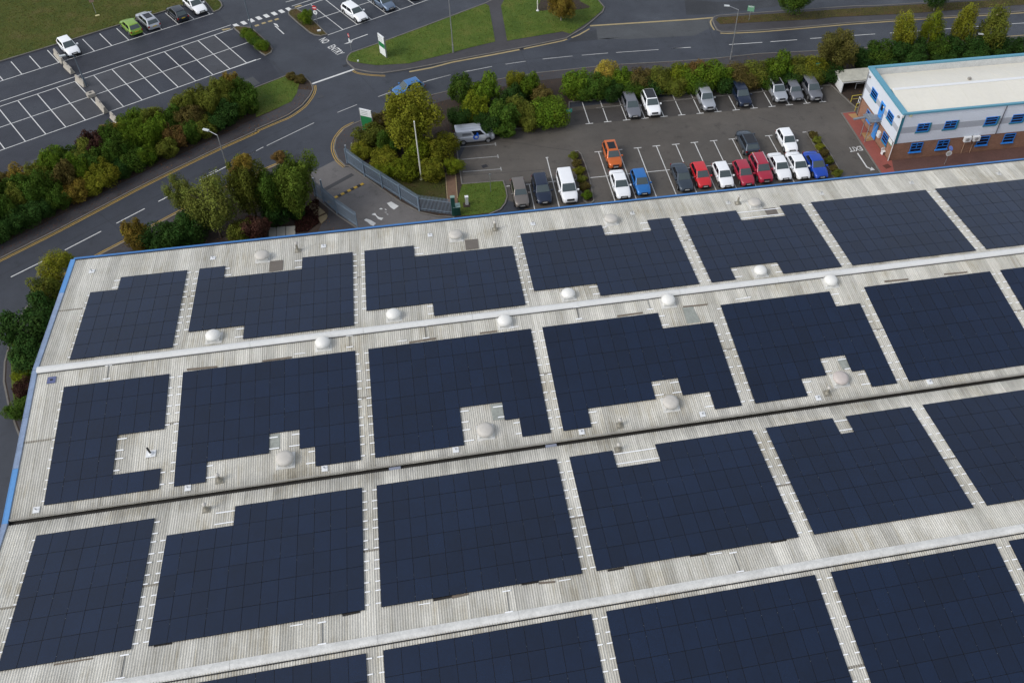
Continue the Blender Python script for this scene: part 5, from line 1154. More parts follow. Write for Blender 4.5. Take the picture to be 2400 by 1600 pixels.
# silver van with round blue logo
p = Q(3, 440, 1322); vc = Vector((p.x + 0.15, p.y + 0.92, 0))
vn = car('panel_van', 'van', paint('bright silver', (0.58, 0.60, 0.64), 0.4, 0.33), vc, 0.02, 'small silver panel van with a round blue logo parked against the hedge', None, cat='van')
M_LOGO = mat('logo blue', (0.006, 0.10, 0.55), 0.4); lg = MB(); n = 22
for i in range(n):
    a0, a1 = 2 * math.pi * i / n, 2 * math.pi * (i + 1) / n
    lg.add([(0.34 * math.cos(a0), 0, 0.34 * math.sin(a0)), (0.34 * math.cos(a1), 0, 0.34 * math.sin(a1)), (0.19 * math.cos(a1) + .03, 0, 0.19 * math.sin(a1)), (0.19 * math.cos(a0) + .03, 0, 0.19 * math.sin(a0))], [(0, 1, 2, 3)])
lg.add([(0.10, -0.003, 0.2), (0.34, -0.003, 0.1), (0.30, -0.003, 0.62), (0.12, -0.003, 0.66)], [(0, 1, 2, 3)])
lg.build('logo', M_LOGO, vn, loc=(0.05, -0.972, 0.95), rot=(-0.02, 0, 0))
MB().box((0, 0, 0), (0.62, 0.012, 0.07)).build('lettering_strip', M_WPAINT, vn, loc=(1.0, -0.958, 0.80))
MB().box((-0.45, 0, 0), (1.1, 0.012, 0.42)).build('side_panel', paint('dull silver', (0.30, 0.32, 0.35), 0.4, 0.4), vn, loc=(-0.55, -0.90, 1.42), rot=(0.22, 0, 0))
for y in (-0.42, 0, 0.42): MB().box((-0.45, y, 1.868), (2.4, 0.05, 0.02)).build('roof_rib', SIL, vn)
# upper left car parks
HL = math.atan2(-lnor.y, -lnor.x) - math.atan2(skew, tU) * 1.0
hd = Vector(LP(s_first - skew, 0)) - Vector(LP(s_first, tU)); hd = Vector(LP(0, 0)) - Vector(LP(skew, tU)); HF = math.atan2(hd.y, hd.x); HB = HF + math.pi
pc(1, 700, 522, 'hatch', WHT, 'white hatchback parked alone beside the concrete barriers', HF, grp=LT)
pc(1, 1268, 328, 'hatch', GRN, 'lime green hatchback seen from behind at the edge of the grass', HB, True, grp=LT)
pc(1, 1432, 278, 'estate', SIL, 'silver estate seen from behind, next to the lime green hatchback', HB, True, grp=LT, sunroof='panel')
pc(1, 1695, 203, 'hatch', BLK, 'black hatchback seen from behind, beside the pale saloon', HB, True, grp=LT)
pc(1, 1868, 137, 'saloon', WHT, 'pale saloon at the end of the bay row by the rounded kerb', HF, grp=LT)
pc(2, 1385, 208, 'estate', WHT, 'white estate with things on its roof in the upper middle car park', HF, grp=LT)
pc(2, 1640, 108, 'hatch', STL, 'steel blue hatchback in the upper middle car park', HF, grp=LT)
pc(2, 1880, 4, 'hatch', BLK, 'dark car mostly cut off by the top edge of the photo', HF, grp=LT)
# blue car driving along the road
a_, b_ = Q(2, 1515, 890), Q(2, 1925, 755); hd = (a_ - b_).normalized()
cpos = Q(2, 1775, 828) + Vector((-hd.y, hd.x, 0)) * 0.55
car('moving_car', 'hatch', SKY, cpos, math.atan2(hd.y, hd.x), 'blue hatchback driving along the road behind the golden tree', None)
# ================================================================== VEGETATION
def foliage_mat():
    m = bpy.data.materials.new('foliage'); m.use_nodes = True; t = m.node_tree; b = t.nodes['Principled BSDF']; L = t.links.new
    b.inputs['Roughness'].default_value = 0.75; b.inputs['Specular IOR Level'].default_value = 0.06
    oi = node(t, 'ShaderNodeObjectInfo'); at = node(t, 'ShaderNodeAttribute', attribute_name='tone'); hu = node(t, 'ShaderNodeAttribute', attribute_name='hue')
    mr = node(t, 'ShaderNodeMapRange'); mr.inputs[3].default_value = 0.42; mr.inputs[4].default_value = 1.95; L(at.outputs['Fac'], mr.inputs[0])
    h = node(t, 'ShaderNodeHueSaturation'); L(oi.outputs['Color'], h.inputs['Color'])
    hm = node(t, 'ShaderNodeMapRange'); hm.inputs[3].default_value = 0.472; hm.inputs[4].default_value = 0.520; L(hu.outputs['Fac'], hm.inputs[0]); L(hm.outputs[0], h.inputs['Hue'])
    vm = node(t, 'ShaderNodeVectorMath', operation='SCALE'); L(h.outputs[0], vm.inputs[0]); L(mr.outputs[0], vm.inputs['Scale']); L(vm.outputs[0], b.inputs['Base Color'])
    tr = node(t, 'ShaderNodeBsdfTranslucent'); L(vm.outputs[0], tr.inputs['Color']); mx = node(t, 'ShaderNodeMixShader'); mx.inputs[0].default_value = 0.18
    L(b.outputs[0], mx.inputs[1]); L(tr.outputs[0], mx.inputs[2]); L(mx.outputs[0], t.nodes['Material Output'].inputs['Surface']); return m
M_LEAF = foliage_mat()
M_BARK = mat('bark', (0.075, 0.055, 0.040), 0.9, noise=[(6, 0.4)]); M_PALEBARK = mat('pale bark', (0.24, 0.21, 0.17), 0.9, noise=[(5, 0.4)])
def crown_mesh(seed, lobes, n, leaf, inner=0.30, spread=0.12, bump=0.22, asp=0.62):
    """leaf sized faces scattered through a set of lobes (cx, cy, cz, rx, ry, rz); clumps carry their own tone"""
    r = np.random.default_rng(seed); lobes = np.array(lobes, float); area = (lobes[:, 3] * lobes[:, 4] + lobes[:, 3] * lobes[:, 5] + lobes[:, 4] * lobes[:, 5])
    pick = r.choice(len(lobes), n * 2, p=area / area.sum()); d = r.normal(size=(n * 2, 3)); d /= np.linalg.norm(d, axis=1)[:, None]
    ph = r.uniform(0, 6.28, (5, 3)); fr = r.uniform(2.0, 5.5, (5, 3)) * r.choice([-1, 1], (5, 3))
    lob = lobes[pick]
    bm_ = sum(np.sin((d * fr[k]).sum(1) * 1.0 + ph[k, 0] + pick * 1.7) for k in range(5)) / 5
    rad = 1 + bump * bm_ - np.abs(r.normal(0, spread, n * 2)); deep = r.random(n * 2) < inner; rad[deep] *= r.uniform(0.45, 0.9, deep.sum())
    p = lob[:, :3] + d * lob[:, 3:] * rad[:, None]
    keep = np.ones(n * 2, bool)
    for k, lb in enumerate(lobes):
        q = (((p - lb[:3]) / lb[3:]) ** 2).sum(1); keep &= ~((q < 0.30) & (pick != k))
    keep &= p[:, 2] > 0.01
    idx = np.where(keep)[0][:n]; p = p[idx]; d = d[idx]; bmv = bm_[idx]; pk = pick[idx]; N = len(p)
    # clump tones
    nc = max(12, N // 70); cc = p[r.choice(N, nc)]; ct = r.normal(0.5, 0.20, nc); ch = r.normal(0.5, 0.22, nc)
    near = np.array([np.argmin(((cc - x) ** 2).sum(1)) for x in p])
    tone = np.clip(0.65 * ct[near] + 0.35 * r.uniform(0, 1, N) + 0.12 * bmv, 0, 1); hue = np.clip(0.6 * ch[near] + 0.4 * r.uniform(0.1, 0.9, N), 0, 1)
    nrm = d + r.normal(0, 0.55, (N, 3)); nrm[:, 2] += 0.25; nrm /= np.linalg.norm(nrm, axis=1)[:, None]
    a = np.cross(nrm, r.normal(size=(N, 3))); a /= np.linalg.norm(a, axis=1)[:, None]; bb = np.cross(nrm, a)
    s = leaf * r.uniform(0.6, 1.35, N)[:, None]
    a[:, 2] *= asp; bb[:, 2] *= asp
    v = np.stack([p - a * s, p - bb * s * 0.62, p + a * s, p + bb * s * 0.62], 1).reshape(-1, 3)
    me = bpy.data.meshes.new('crown'); me.vertices.add(N * 4); me.vertices.foreach_set('co', v.ravel()); me.loops.add(N * 4); me.loops.foreach_set('vertex_index', np.arange(N * 4)); me.polygons.add(N)
    me.polygons.foreach_set('loop_start', np.arange(N) * 4)
    for nm, arr in (('tone', tone), ('hue', hue)):
        at = me.attributes.new(nm, 'FLOAT', 'FACE'); at.data.foreach_set('value', arr.astype(np.float32))
    me.update(); me.materials.append(M_LEAF); return me
def rl(seed, k, base, sp, rr):
    r = np.random.default_rng(seed); o = list(base)
    for _ in range(k):
        an = r.uniform(0, 6.28); q = r.uniform(0.35, 1) * sp; R_ = r.uniform(*rr); o.append((math.cos(an) * q, math.sin(an) * q, r.uniform(0.35, 0.78), R_, R_, R_ * r.uniform(0.7, 1.1) * 0.8))
    return o
# unit crowns: radius about 1, height 0..1
SHRUB = [crown_mesh(20 + k, rl(k, 9, [(0, 0, 0.40, 0.74, 0.74, 0.46)], 0.74, (0.20, 0.42)), 6200, 0.046, spread=0.15, bump=0.32) for k in range(5)]
BOXY = [crown_mesh(40 + k, rl(140 + k, 6, [(0, 0, 0.45, 0.82, 0.82, 0.50), (0.45, 0.4, 0.45, 0.5, 0.5, 0.42), (-0.45, 0.4, 0.42, 0.5, 0.5, 0.45), (0.45, -0.4, 0.42, 0.5, 0.5, 0.42), (-0.45, -0.4, 0.45, 0.5, 0.5, 0.42)], 0.7, (0.2, 0.36)), 7000, 0.042, spread=0.13, bump=0.2) for k in range(3)]
TREE = [crown_mesh(60 + k, rl(70 + k, 22, [(0, 0, 0.52, 0.50, 0.50, 0.32), (0.12, 0.05, 0.80, 0.28, 0.28, 0.20), (-0.2, 0.1, 0.70, 0.26, 0.26, 0.2), (0, 0.1, 0.32, 0.60, 0.60, 0.22)], 0.80, (0.16, 0.32)), 18000, 0.030, spread=0.17, bump=0.36, asp=0.48) for k in range(3)]
AIRY = [crown_mesh(80 + k, rl(90 + k, 13, [(0, 0, 0.56, 0.46, 0.46, 0.36), (0.2, -0.1, 0.84, 0.26, 0.26, 0.16)], 0.68, (0.16, 0.34)), 11000, 0.028, inner=0.35, spread=0.26, bump=0.42, asp=0.42) for k in range(2)]
COLM = [crown_mesh(95 + k, rl(97 + k, 12, [(0, 0, 0.50, 0.66, 0.66, 0.34), (0, 0, 0.80, 0.40, 0.40, 0.22)], 0.62, (0.22, 0.44)), 8000, 0.040, spread=0.22, bump=0.42, asp=0.36) for k in range(2)]
def stem_mesh(h, limbs=5, r=0.06, seed=0, multi=False):
    rr = random.Random(seed); m = MB()
    m.tube((0, 0, -0.05), (0.02, 0.01, h), r, r * 0.6, 8)
    for k in range(limbs):
        a = rr.uniform(0, 6.28); q = rr.uniform(0.25, 0.5); z0 = h * rr.uniform(0.45, 1.0)
        if multi: m.tube((0.05 * math.cos(a), 0.05 * math.sin(a), -0.03), (q * math.cos(a), q * math.sin(a), 0.6), r * 0.6, r * 0.2, 5)
        else: m.tube((0.02, 0.01, z0), (q * math.cos(a), q * math.sin(a), min(0.92, z0 + rr.uniform(0.2, 0.45))), r * 0.5, r * 0.15, 5)
    return m.mesh('trunk')
STEM_S = stem_mesh(0.35, 5, 0.035, 3, True); STEM_S.name = 'stem'; STEM_T = stem_mesh(0.45, 7, 0.05, 4); STEM_A = stem_mesh(0.6, 8, 0.035, 5)
KIND = {'shrub': (SHRUB, STEM_S, 'shrub', 'shrub'), 'boxy': (BOXY, STEM_S, 'shrub', 'shrub'), 'tree': (TREE, STEM_T, 'tree', 'tree'), 'airy': (AIRY, STEM_A, 'tree', 'tree'), 'col': (COLM, STEM_T, 'tree', 'tree')}
PAL = {'dark': (0.026, 0.060, 0.012), 'green': (0.044, 0.084, 0.011), 'bright': (0.072, 0.120, 0.010), 'lime': (0.115, 0.145, 0.010), 'olive': (0.098, 0.114, 0.017), 'gold': (0.130, 0.138, 0.013), 'yellow': (0.28, 0.225, 0.034), 'amber': (0.160, 0.118, 0.020),
       'brown': (0.088, 0.072, 0.020), 'rust': (0.125, 0.080, 0.024), 'maroon': (0.046, 0.022, 0.016), 'red': (0.090, 0.044, 0.030), 'mid': (0.070, 0.104, 0.014), 'pale': (0.116, 0.138, 0.026), 'russet': (0.086, 0.082, 0.020)}
_pc = [0]
def plant(kind, base, w_, h, col, label, group=None, name=None, bark=None, loc_z=0.05, jit=True):
    cs, stm, nm, ct = KIND[kind]; _pc[0] += 1; i = _pc[0]
    o = thing(name or nm, label, ct, (base.x, base.y, loc_z), 0, group)
    c = PAL[col]; j = 1 + rng.normal(0, 0.08) if jit else 1
    cr = put('crown', cs[i % len(cs)], M_LEAF, o, (0, 0, 0), (0, 0, rng.uniform(0, 6.28)), (w_ / 2, w_ / 2 * rng.uniform(0.9, 1.1), h)); cr.color = (c[0] * j, c[1] * j, c[2] * j, 1)
    put('trunk' if ct == 'tree' else 'stem', stm, bark or M_BARK, o, (0, 0, 0), (0, 0, rng.uniform(0, 6.28)), (w_ / 2, w_ / 2, h))
    return o
def at_(px, py, h, f=0.5): p = G(px, py, h * f); return Vector((p.x, p.y, 0))
# --- entrance corner: big golden tree and the shrubs round its foot
EG = 'shrubs at the works entrance'
plant('tree', at_(966, 290, 7.4), 8.0, 8.3, 'gold', 'broad golden green tree behind the white flagpole, hiding the moving blue car')
for x, y, w_, h, c, l in ((872, 318, 4.6, 2.9, 'olive', 'olive shrub just behind the green and white entrance sign'), (848, 352, 3.4, 2.0, 'gold', 'low golden shrub at the tip of the entrance kerb'), (905, 372, 4.0, 2.3, 'gold', 'golden shrub beside the fence, below the dark green one'), (918, 332, 3.6, 3.2, 'green', 'deep green shrub left of the flagpole'),
    (950, 398, 4.2, 2.3, 'lime', 'lime shrub at the foot of the flagpole'), (905, 398, 3.0, 1.8, 'lime', 'small lime shrub against the fence'), (1010, 398, 4.0, 2.5, 'gold', 'golden shrub right of the flagpole foot'), (1036, 345, 4.2, 3.4, 'gold', 'tall golden shrub left of the silver van'), (1062, 388, 2.7, 2.0, 'lime', 'yellow lime shrub by the worn bay lines below the van'), (990, 345, 4.2, 3.2, 'lime', 'lime shrub in the middle of the entrance corner, right of the flagpole'), (890, 285, 3.0, 2.4, 'brown', 'brownish shrub near the road at the entrance corner'), (935, 255, 3.6, 3.6, 'gold', 'golden shrub under the front of the moving blue car')):
    plant('shrub', at_(x, y, h), w_, h, c, l, EG)
# --- corner behind the silver van
VG = 'shrubs behind the silver van'
for x, y, w_, h, c, l in ((1085, 208, 4.2, 4.0, 'green', 'green shrub nearest the road behind the van'), (1135, 215, 4.6, 4.2, 'bright', 'bright shrub near the road, second behind the van'), (1108, 258, 4.4, 4.2, 'lime', 'lime shrub directly behind the van roof'), (1078, 275, 3.6, 3.0, 'dark', 'dark shrub touching the back of the van'), (1178, 268, 4.8, 3.6, 'green', 'mid green shrub ahead of the van'), (1145, 288, 4.0, 2.8, 'dark', 'dark low shrub ahead of the van bonnet'),
    (1222, 262, 4.0, 3.2, 'olive', 'olive brown shrub left of the trimmed bright one'), (1238, 202, 3.8, 3.8, 'bright', 'bright yellow tipped shrub by the road kerb'), (1208, 192, 3.2, 3.6, 'gold', 'golden topped shrub by the road kerb'), (1272, 225, 3.6, 3.0, 'brown', 'brown shrub between road and trimmed bright one'), (1200, 225, 3.6, 3.2, 'dark', 'dark shrub in the middle behind the van'), (1240, 285, 3.4, 2.4, 'olive', 'low olive shrub at the car park edge'), (1180, 300, 3.4, 2.0, 'green', 'low green shrub along the car park edge')):
    plant('shrub', at_(x, y, h), w_, h, c, l, VG)
plant('boxy', at_(1288, 262, 3.2), 5.0, 3.4, 'bright', 'trimmed bright green shrub with a small teal sign on its corner', VG)
# --- long hedge along the far side of the staff car park
HG = 'hedge shrubs along the staff car park'
HEDGE = ((1345, 198, 5.0, 3.3, 'bright'), (1398, 200, 4.2, 3.0, 'green'), (1422, 172, 3.6, 3.9, 'yellow'), (1460, 192, 4.2, 3.1, 'bright'), (1500, 188, 4.0, 3.0, 'brown'), (1545, 184, 4.2, 3.1, 'olive'), (1592, 178, 4.2, 3.1, 'lime'), (1636, 170, 3.2, 3.7, 'rust'), (1622, 183, 4.4, 3.0, 'bright'), (1672, 175, 5.2, 3.8, 'bright'), (1730, 176, 4.4, 2.9, 'brown'), (1772, 170, 4.4, 3.0, 'olive'), (1822, 160, 5.0, 3.8, 'bright'), (1868, 162, 4.2, 3.0, 'olive'), (1908, 158, 4.2, 3.0, 'gold'),
         (1372, 216, 3.6, 2.2, 'green'), (1432, 212, 3.8, 2.3, 'dark'), (1482, 208, 3.6, 2.3, 'green'), (1530, 204, 3.8, 2.3, 'dark'), (1580, 200, 3.6, 2.3, 'olive'), (1640, 198, 3.8, 2.4, 'green'), (1700, 194, 3.8, 2.4, 'dark'), (1752, 188, 3.6, 2.3, 'brown'), (1802, 184, 3.8, 2.4, 'green'), (1852, 180, 3.8, 2.3, 'dark'), (1900, 176, 3.8, 2.3, 'olive'), (1945, 168, 4.4, 2.4, 'dark'))
ORD = ('first second third fourth fifth sixth seventh eighth ninth tenth eleventh twelfth thirteenth fourteenth fifteenth sixteenth seventeenth eighteenth nineteenth twentieth').split() + ['twenty ' + x for x in 'first second third fourth fifth sixth seventh eighth ninth'.split()] + ['thirtieth'] + ['thirty ' + x for x in 'first second third fourth fifth sixth'.split()]
HN = {'bright': 'bright green', 'green': 'mid green', 'dark': 'dark green', 'brown': 'brownish', 'olive': 'olive', 'lime': 'lime green', 'yellow': 'tall golden yellow', 'rust': 'tall rusty orange', 'gold': 'golden'}
for k, (x, y, w_, h, c) in enumerate(HEDGE):
    plant('boxy' if k % 3 else 'shrub', at_(x, y, h), w_, h, c, f'{HN[c]} shrub, {ORD[k if k < 15 else k - 15]} from left, {"back" if k < 15 else "front"} row of staff car park hedge', HG)
plant('tree', at_(1962, 125, 5.6), 6.8, 6.0, 'russet', 'large brownish green tree beside the road at the end of the car park hedge')
OG = 'dark shrubs behind the office'
for k, (x, y, w_, h, c) in enumerate(((2025, 140, 4.2, 2.6, 'dark'), (2060, 128, 4.8, 3.2, 'green'), (2108, 122, 4.2, 3.0, 'dark'), (2150, 118, 4.4, 3.2, 'dark'), (2200, 115, 4.4, 3.2, 'green'), (2245, 112, 4.2, 3.0, 'dark'), (2290, 110, 4.4, 3.2, 'dark'), (2335, 106, 4.2, 2.8, 'dark'), (2375, 104, 4.0, 2.2, 'dark'), (2075, 150, 4.0, 2.2, 'dark'), (2140, 145, 4.0, 2.2, 'dark'), (2210, 138, 4.0, 2.2, 'dark'), (2280, 134, 4.0, 2.2, 'dark'), (2345, 126, 4.0, 2.0, 'dark'))):
    plant('shrub', at_(x, y, h), w_, h, c, f'{"dark" if c == "dark" else "mid"} green shrub, {ORD[k if k < 9 else k - 9]} from left, {"roadside" if k < 9 else "parapet"} row behind the office', OG)
for x, y, w_, h, c, l in ((2118, 78, 4.4, 6.4, 'gold', 'slender yellow green tree, leftmost of four behind the office'), (2186, 72, 4.2, 6.2, 'lime', 'slender green tree, second of four behind the office'), (2262, 66, 4.4, 6.8, 'gold', 'slender yellow green tree, third of four behind the office'), (2332, 70, 5.0, 7.4, 'olive', 'taller olive tree, rightmost of four behind the office')):
    plant('col', at_(x, y, h), w_, h, c, l, 'slender trees behind the office')
# --- trees beside the warehouse gable and entrance
plant('airy', at_(430, 452, 6.2, 0.62), 4.6, 6.6, 'pale', 'small airy pale green tree overhanging the road, left of the clump')
plant('airy', at_(498, 495, 7.5, 0.5), 7.2, 8.2, 'pale', 'large airy pale green tree leaning against the blue eaves')
t_a = plant('tree', at_(580, 440, 7.5, 0.55), 5.6, 8.0, 'olive', 'amber topped tree in the middle of the clump by the warehouse')
t_b = plant('tree', at_(690, 440, 7.5, 0.5), 6.6, 8.2, 'mid', 'big green tree by the entrance gate with a red tip')
plant('shrub', at_(655, 372, 8.6, 0.9), 1.8, 1.8, 'rust', 'rusty red shoot at the top of the entrance tree', None, 'shrub') if False else None
for t_, c_, x_, z_, w_ in ((t_a, 'amber', 0.3, 6.3, 2.6), (t_a, 'rust', -0.6, 5.6, 1.8), (t_b, 'rust', -0.8, 7.0, 1.9)):
    cr = put('crown_tip', SHRUB[1], M_LEAF, t_, (x_, 0.3, z_), (0, 0, 1.0), (w_ / 2, w_ / 2, w_ * 0.8)); cr.color = (*PAL[c_], 1); cr['label'] = 'autumn coloured tip of the crown'
TG = 'undergrowth beside the warehouse'
plant('tree', at_(640, 455, 6.0, 0.55), 4.6, 6.8, 'green', 'dark green tree squeezed between the amber topped and entrance trees')
for x, y, w_, h, c, l in ((365, 548, 4.6, 3.0, 'dark', 'dark evergreen shrub against the eaves, left of the airy trees'), (415, 545, 4.4, 3.2, 'dark', 'dark evergreen shrub under the airy trees'), (318, 555, 3.2, 3.8, 'amber', 'amber yellow shrub at the road edge near the eaves'), (598, 535, 3.4, 3.2, 'red', 'dusky red shrub beside three pale slabs'), (560, 545, 3.2, 3.0, 'olive', 'olive shrub next to the dusky red shrub'), (455, 530, 4.0, 3.4, 'dark', 'dark shrub below the large airy tree'), (640, 500, 3.8, 3.0, 'dark', 'dark shrub in the shade of the entrance tree'), (690, 492, 3.0, 2.0, 'dark', 'low dark shrub beside the stone slabs')):
    plant('shrub', at_(x, y, h), w_, h, c, l, TG)
cr = plant('shrub', at_(560, 388, 8.0, 0.95), 0.1, 0.1, 'amber', 'x') if False else None
for x, y, w_, h, c, l in ((130, 632, 3.6, 4.8, 'gold', 'yellow olive tree at the warehouse corner by the road'),):
    plant('airy', at_(x, y, h), w_ + 1, h, c, l)
plant('shrub', at_(112, 682, 3.4, .5), 3.6, 3.4, 'olive', 'olive shrub below the corner tree, against the verge trim', 'shrubs along the warehouse gable')
for x, y, w_, h, c, l in ((62, 768, 5.4, 4.0, 'dark', 'large dark evergreen shrub along the warehouse gable'), (95, 735, 4.0, 3.4, 'dark', 'dark evergreen shrub above the largest one by the gable'), (70, 845, 4.2, 3.0, 'dark', 'dark shrub below the largest one by the gable'), (52, 880, 2.0, 1.6, 'lime', 'small lime shrub on the grass by the gable'), (55, 915, 2.4, 2.0, 'maroon', 'brownish maroon shrub by the gable'), (48, 955, 2.8, 1.8, 'green', 'low green shrub nearest the lower left by the gable')):
    plant('shrub', at_(x, y, h), w_, h, c, l, 'shrubs along the warehouse gable')
# --- top of the picture
plant('tree', G(1315, 50), 4.8, 5.2, 'amber', 'orange brown tree on the grass verge at the top of the photo', None, None, M_PALEBARK)
plant('tree', G(1856, 38), 6.0, 5.6, 'green', 'green tree on the roadside bank at the top edge', None)
plant('tree', G(2188, 27), 5.0, 6.4, 'dark', 'dark tree with pale stems on the roadside bank at the top edge', None, None, M_PALEBARK)
# --- islands and strips
for k, (x, y, w_, h, c) in enumerate(((578, 78, 1.9, 1.1, 'bright'), (590, 88, 2.0, 1.2, 'bright'), (602, 98, 2.1, 1.2, 'green'), (614, 106, 2.1, 1.3, 'bright'))):
    plant('boxy', at_(x, y, h), w_, h, c, ['clipped green bush at the zebra end of the hedge island', 'clipped green bush at the lamp foot on the hedge island', 'clipped green bush, third along the hedge island', 'clipped green bush at the rounded end of the hedge island'][k], 'clipped bushes on the hedge island')
plant('shrub', at_(717, 42, 1.9), 2.3, 2.0, 'bright', 'round green bush on the small island beside the no entry sign')
plant('shrub', at_(683, 180, 0.9), 1.7, 1.0, 'brown', 'wilted brown bush on the verge corner, left of the pair'); plant('shrub', at_(705, 186, 0.9), 1.8, 0.9, 'brown', 'wilted brown bush on the verge corner, right of the pair'); 
for k, (x, y, c) in enumerate(((1345, 366, 'olive'), (1350, 384, 'brown'), (1357, 402, 'gold'), (1363, 420, 'olive'), (1369, 438, 'brown'), (1377, 458, 'bright'))): plant('shrub', at_(x, y, .7), 1.5, 0.8, c, ['topmost olive', 'second brown', 'third golden', 'fourth olive', 'fifth brown', 'nearest green'][k] + ' tuft in the planting strip beside the white people carrier', 'tufts in the left planting strip')
for k, (x, y, c) in enumerate(((1905, 318, 'brown'), (1915, 330, 'olive'), (1920, 345, 'gold'), (1932, 360, 'brown'), (1942, 378, 'olive'), (1952, 395, 'brown'), (1962, 408, 'olive'))): plant('shrub', at_(x, y, .6), 1.4, 0.7, c, ['topmost brown', 'second olive', 'third golden', 'fourth brown', 'fifth olive', 'sixth brown', 'nearest olive'][k] + ' tuft in the planting strip beside the cobalt saloon', 'tufts in the right planting strip')
# --- long mixed hedge on the left bank
SEED = [(10, 420, 'brown'), (60, 400, 'amber'), (100, 395, 'olive'), (40, 470, 'olive'), (130, 440, 'green'), (150, 410, 'brown'), (190, 410, 'brown'), (170, 432, 'amber'), (222, 405, 'gold'), (205, 350, 'maroon'), (180, 375, 'olive'), (120, 385, 'bright'), (150, 365, 'green'), (240, 312, 'maroon'), (270, 298, 'amber'), (270, 345, 'green'), (300, 370, 'green'), (330, 350, 'bright'), (300, 400, 'dark'), (350, 400, 'dark'), (350, 300, 'bright'), (380, 320, 'olive'), (412, 310, 'rust'), (420, 340, 'brown'), (360, 270, 'olive'), (400, 250, 'brown'), (450, 270, 'brown'), (480, 230, 'olive'), (500, 205, 'amber'), (540, 200, 'amber'), (470, 310, 'olive'), (520, 270, 'dark'), (560, 230, 'green'), (580, 265, 'green'), (250, 430, 'dark'), (100, 480, 'dark'), (30, 520, 'dark'), (200, 470, 'dark'), (60, 440, 'green'), (85, 440, 'green'), (15, 450, 'green'), (130, 410, 'green'), (110, 460, 'dark'), (195, 385, 'bright'), (230, 380, 'green'), (385, 370, 'green'), (400, 290, 'green'), (430, 240, 'olive'), (440, 310, 'green'), (320, 300, 'bright'), (525, 225, 'olive')]
LH = {'green': 'mid green', 'dark': 'dark green', 'bright': 'bright green', 'olive': 'olive', 'amber': 'amber yellow', 'brown': 'brown', 'maroon': 'dark maroon', 'rust': 'rusty red', 'gold': 'bright yellow'}
a0 = Vector(Q(6, -200, 1495)).xy; a1 = Vector(Q(2, 390, 1150)).xy; L_ = (a1 - a0).length; t_ = (a1 - a0) / L_; n_ = Vector((-t_.y, t_.x))
for rrow, (off, h0) in enumerate(((2.7, 2.6), (4.6, 3.5), (6.5, 3.6), (8.2, 3.2))):
    s = 0.4 * rrow; HR = []
    while s < L_ + 2.2:
        p = a0 + t_ * s + n_ * (off + rng.normal(0, 0.2))
        h = h0 * rng.uniform(0.85, 1.2); q = Vector((p.x, p.y, h * 0.55)); v = q - CAM; z = v.dot(fw); px, py = CX + FPX * v.dot(rt) / z, CY - FPX * v.dot(up) / z
        s_, t__ = lot_st(q)
        if t__ < n0t - 0.5:
            c = min(SEED, key=lambda e: (e[0] - px) ** 2 + (e[1] - py) ** 2)[2]
            HR.append((plant('shrub', Vector((p.x, p.y, 0)), rng.uniform(2.8, 3.7), h, c, 'x', 'shrubs of the long mixed hedge'), c))
        s += rng.uniform(1.5, 2.0)
    for k, (o, c) in enumerate(reversed(HR)): o['label'] = f'{LH[c]} shrub, {ORD[k]} from right, {["roadside", "second", "third", "car park"][rrow]} row of long mixed hedge'
# --- ground cover, turf blades and fallen leaves (nobody could count these)
def scatter(name, poly, n, z, size, cols, flat=False):
    P_ = np.array([(p[0], p[1]) for p in poly]); lo = P_.min(0); hi = P_.max(0); lo = np.maximum(lo, (-40, 10)); hi = np.minimum(hi, (130, 100))
    pts = rng.uniform(lo, hi, (n * 3, 2)); inside = np.zeros(len(pts), bool); j = len(P_) - 1
    for i in range(len(P_)):
        xi, yi = P_[i]; xj, yj = P_[j]; c = ((yi > pts[:, 1]) != (yj > pts[:, 1])) & (pts[:, 0] < (xj - xi) * (pts[:, 1] - yi) / (yj - yi + 1e-12) + xi); inside ^= c; j = i
    pts = pts[inside][:n]; N = len(pts)
    if N == 0: return
    an = rng.uniform(0, 6.28, N); s = size * rng.uniform(0.6, 1.4, N)
    if flat:
        a = np.stack([np.cos(an), np.sin(an), rng.normal(0, 0.3, N)], 1) * s[:, None]; b = np.stack([-np.sin(an), np.cos(an), rng.normal(0, 0.3, N)], 1) * s[:, None] * 0.7
        c = np.column_stack([pts, np.full(N, z + 0.012)]); v = np.stack([c - a, c + b, c + a], 1)
    else:
        a = np.stack([np.cos(an), np.sin(an), np.zeros(N)], 1) * s[:, None] * 0.45; c = np.column_stack([pts, np.full(N, z)]); tip = c + np.stack([rng.normal(0, 0.4, N) * s, rng.normal(0, 0.4, N) * s, s], 1); v = np.stack([c - a, c + a, tip], 1)
    me = bpy.data.meshes.new(name); me.vertices.add(N * 3); me.vertices.foreach_set('co', v.reshape(-1)); me.loops.add(N * 3); me.loops.foreach_set('vertex_index', np.arange(N * 3)); me.polygons.add(N); me.polygons.foreach_set('loop_start', np.arange(N) * 3)
    for nm, arr in (('tone', rng.uniform(0, 1, N)), ('hue', rng.uniform(0, 1, N))): at = me.attributes.new(nm, 'FLOAT', 'FACE'); at.data.foreach_set('value', arr.astype(np.float32))
    me.update(); o = put(name, me, M_LEAF); o.color = (*cols, 1); tag(o, kind='stuff'); return o
for poly, z in TURF:
    A = abs(sum(poly[i][0] * poly[(i + 1) % len(poly)][1] - poly[(i + 1) % len(poly)][0] * poly[i][1] for i in range(len(poly)))) / 2
    scatter('grass_tufts', poly, int(min(30000, A * 22)), z, 0.085, (0.075, 0.100, 0.018) if z > 0.11 else (0.078, 0.070, 0.018))
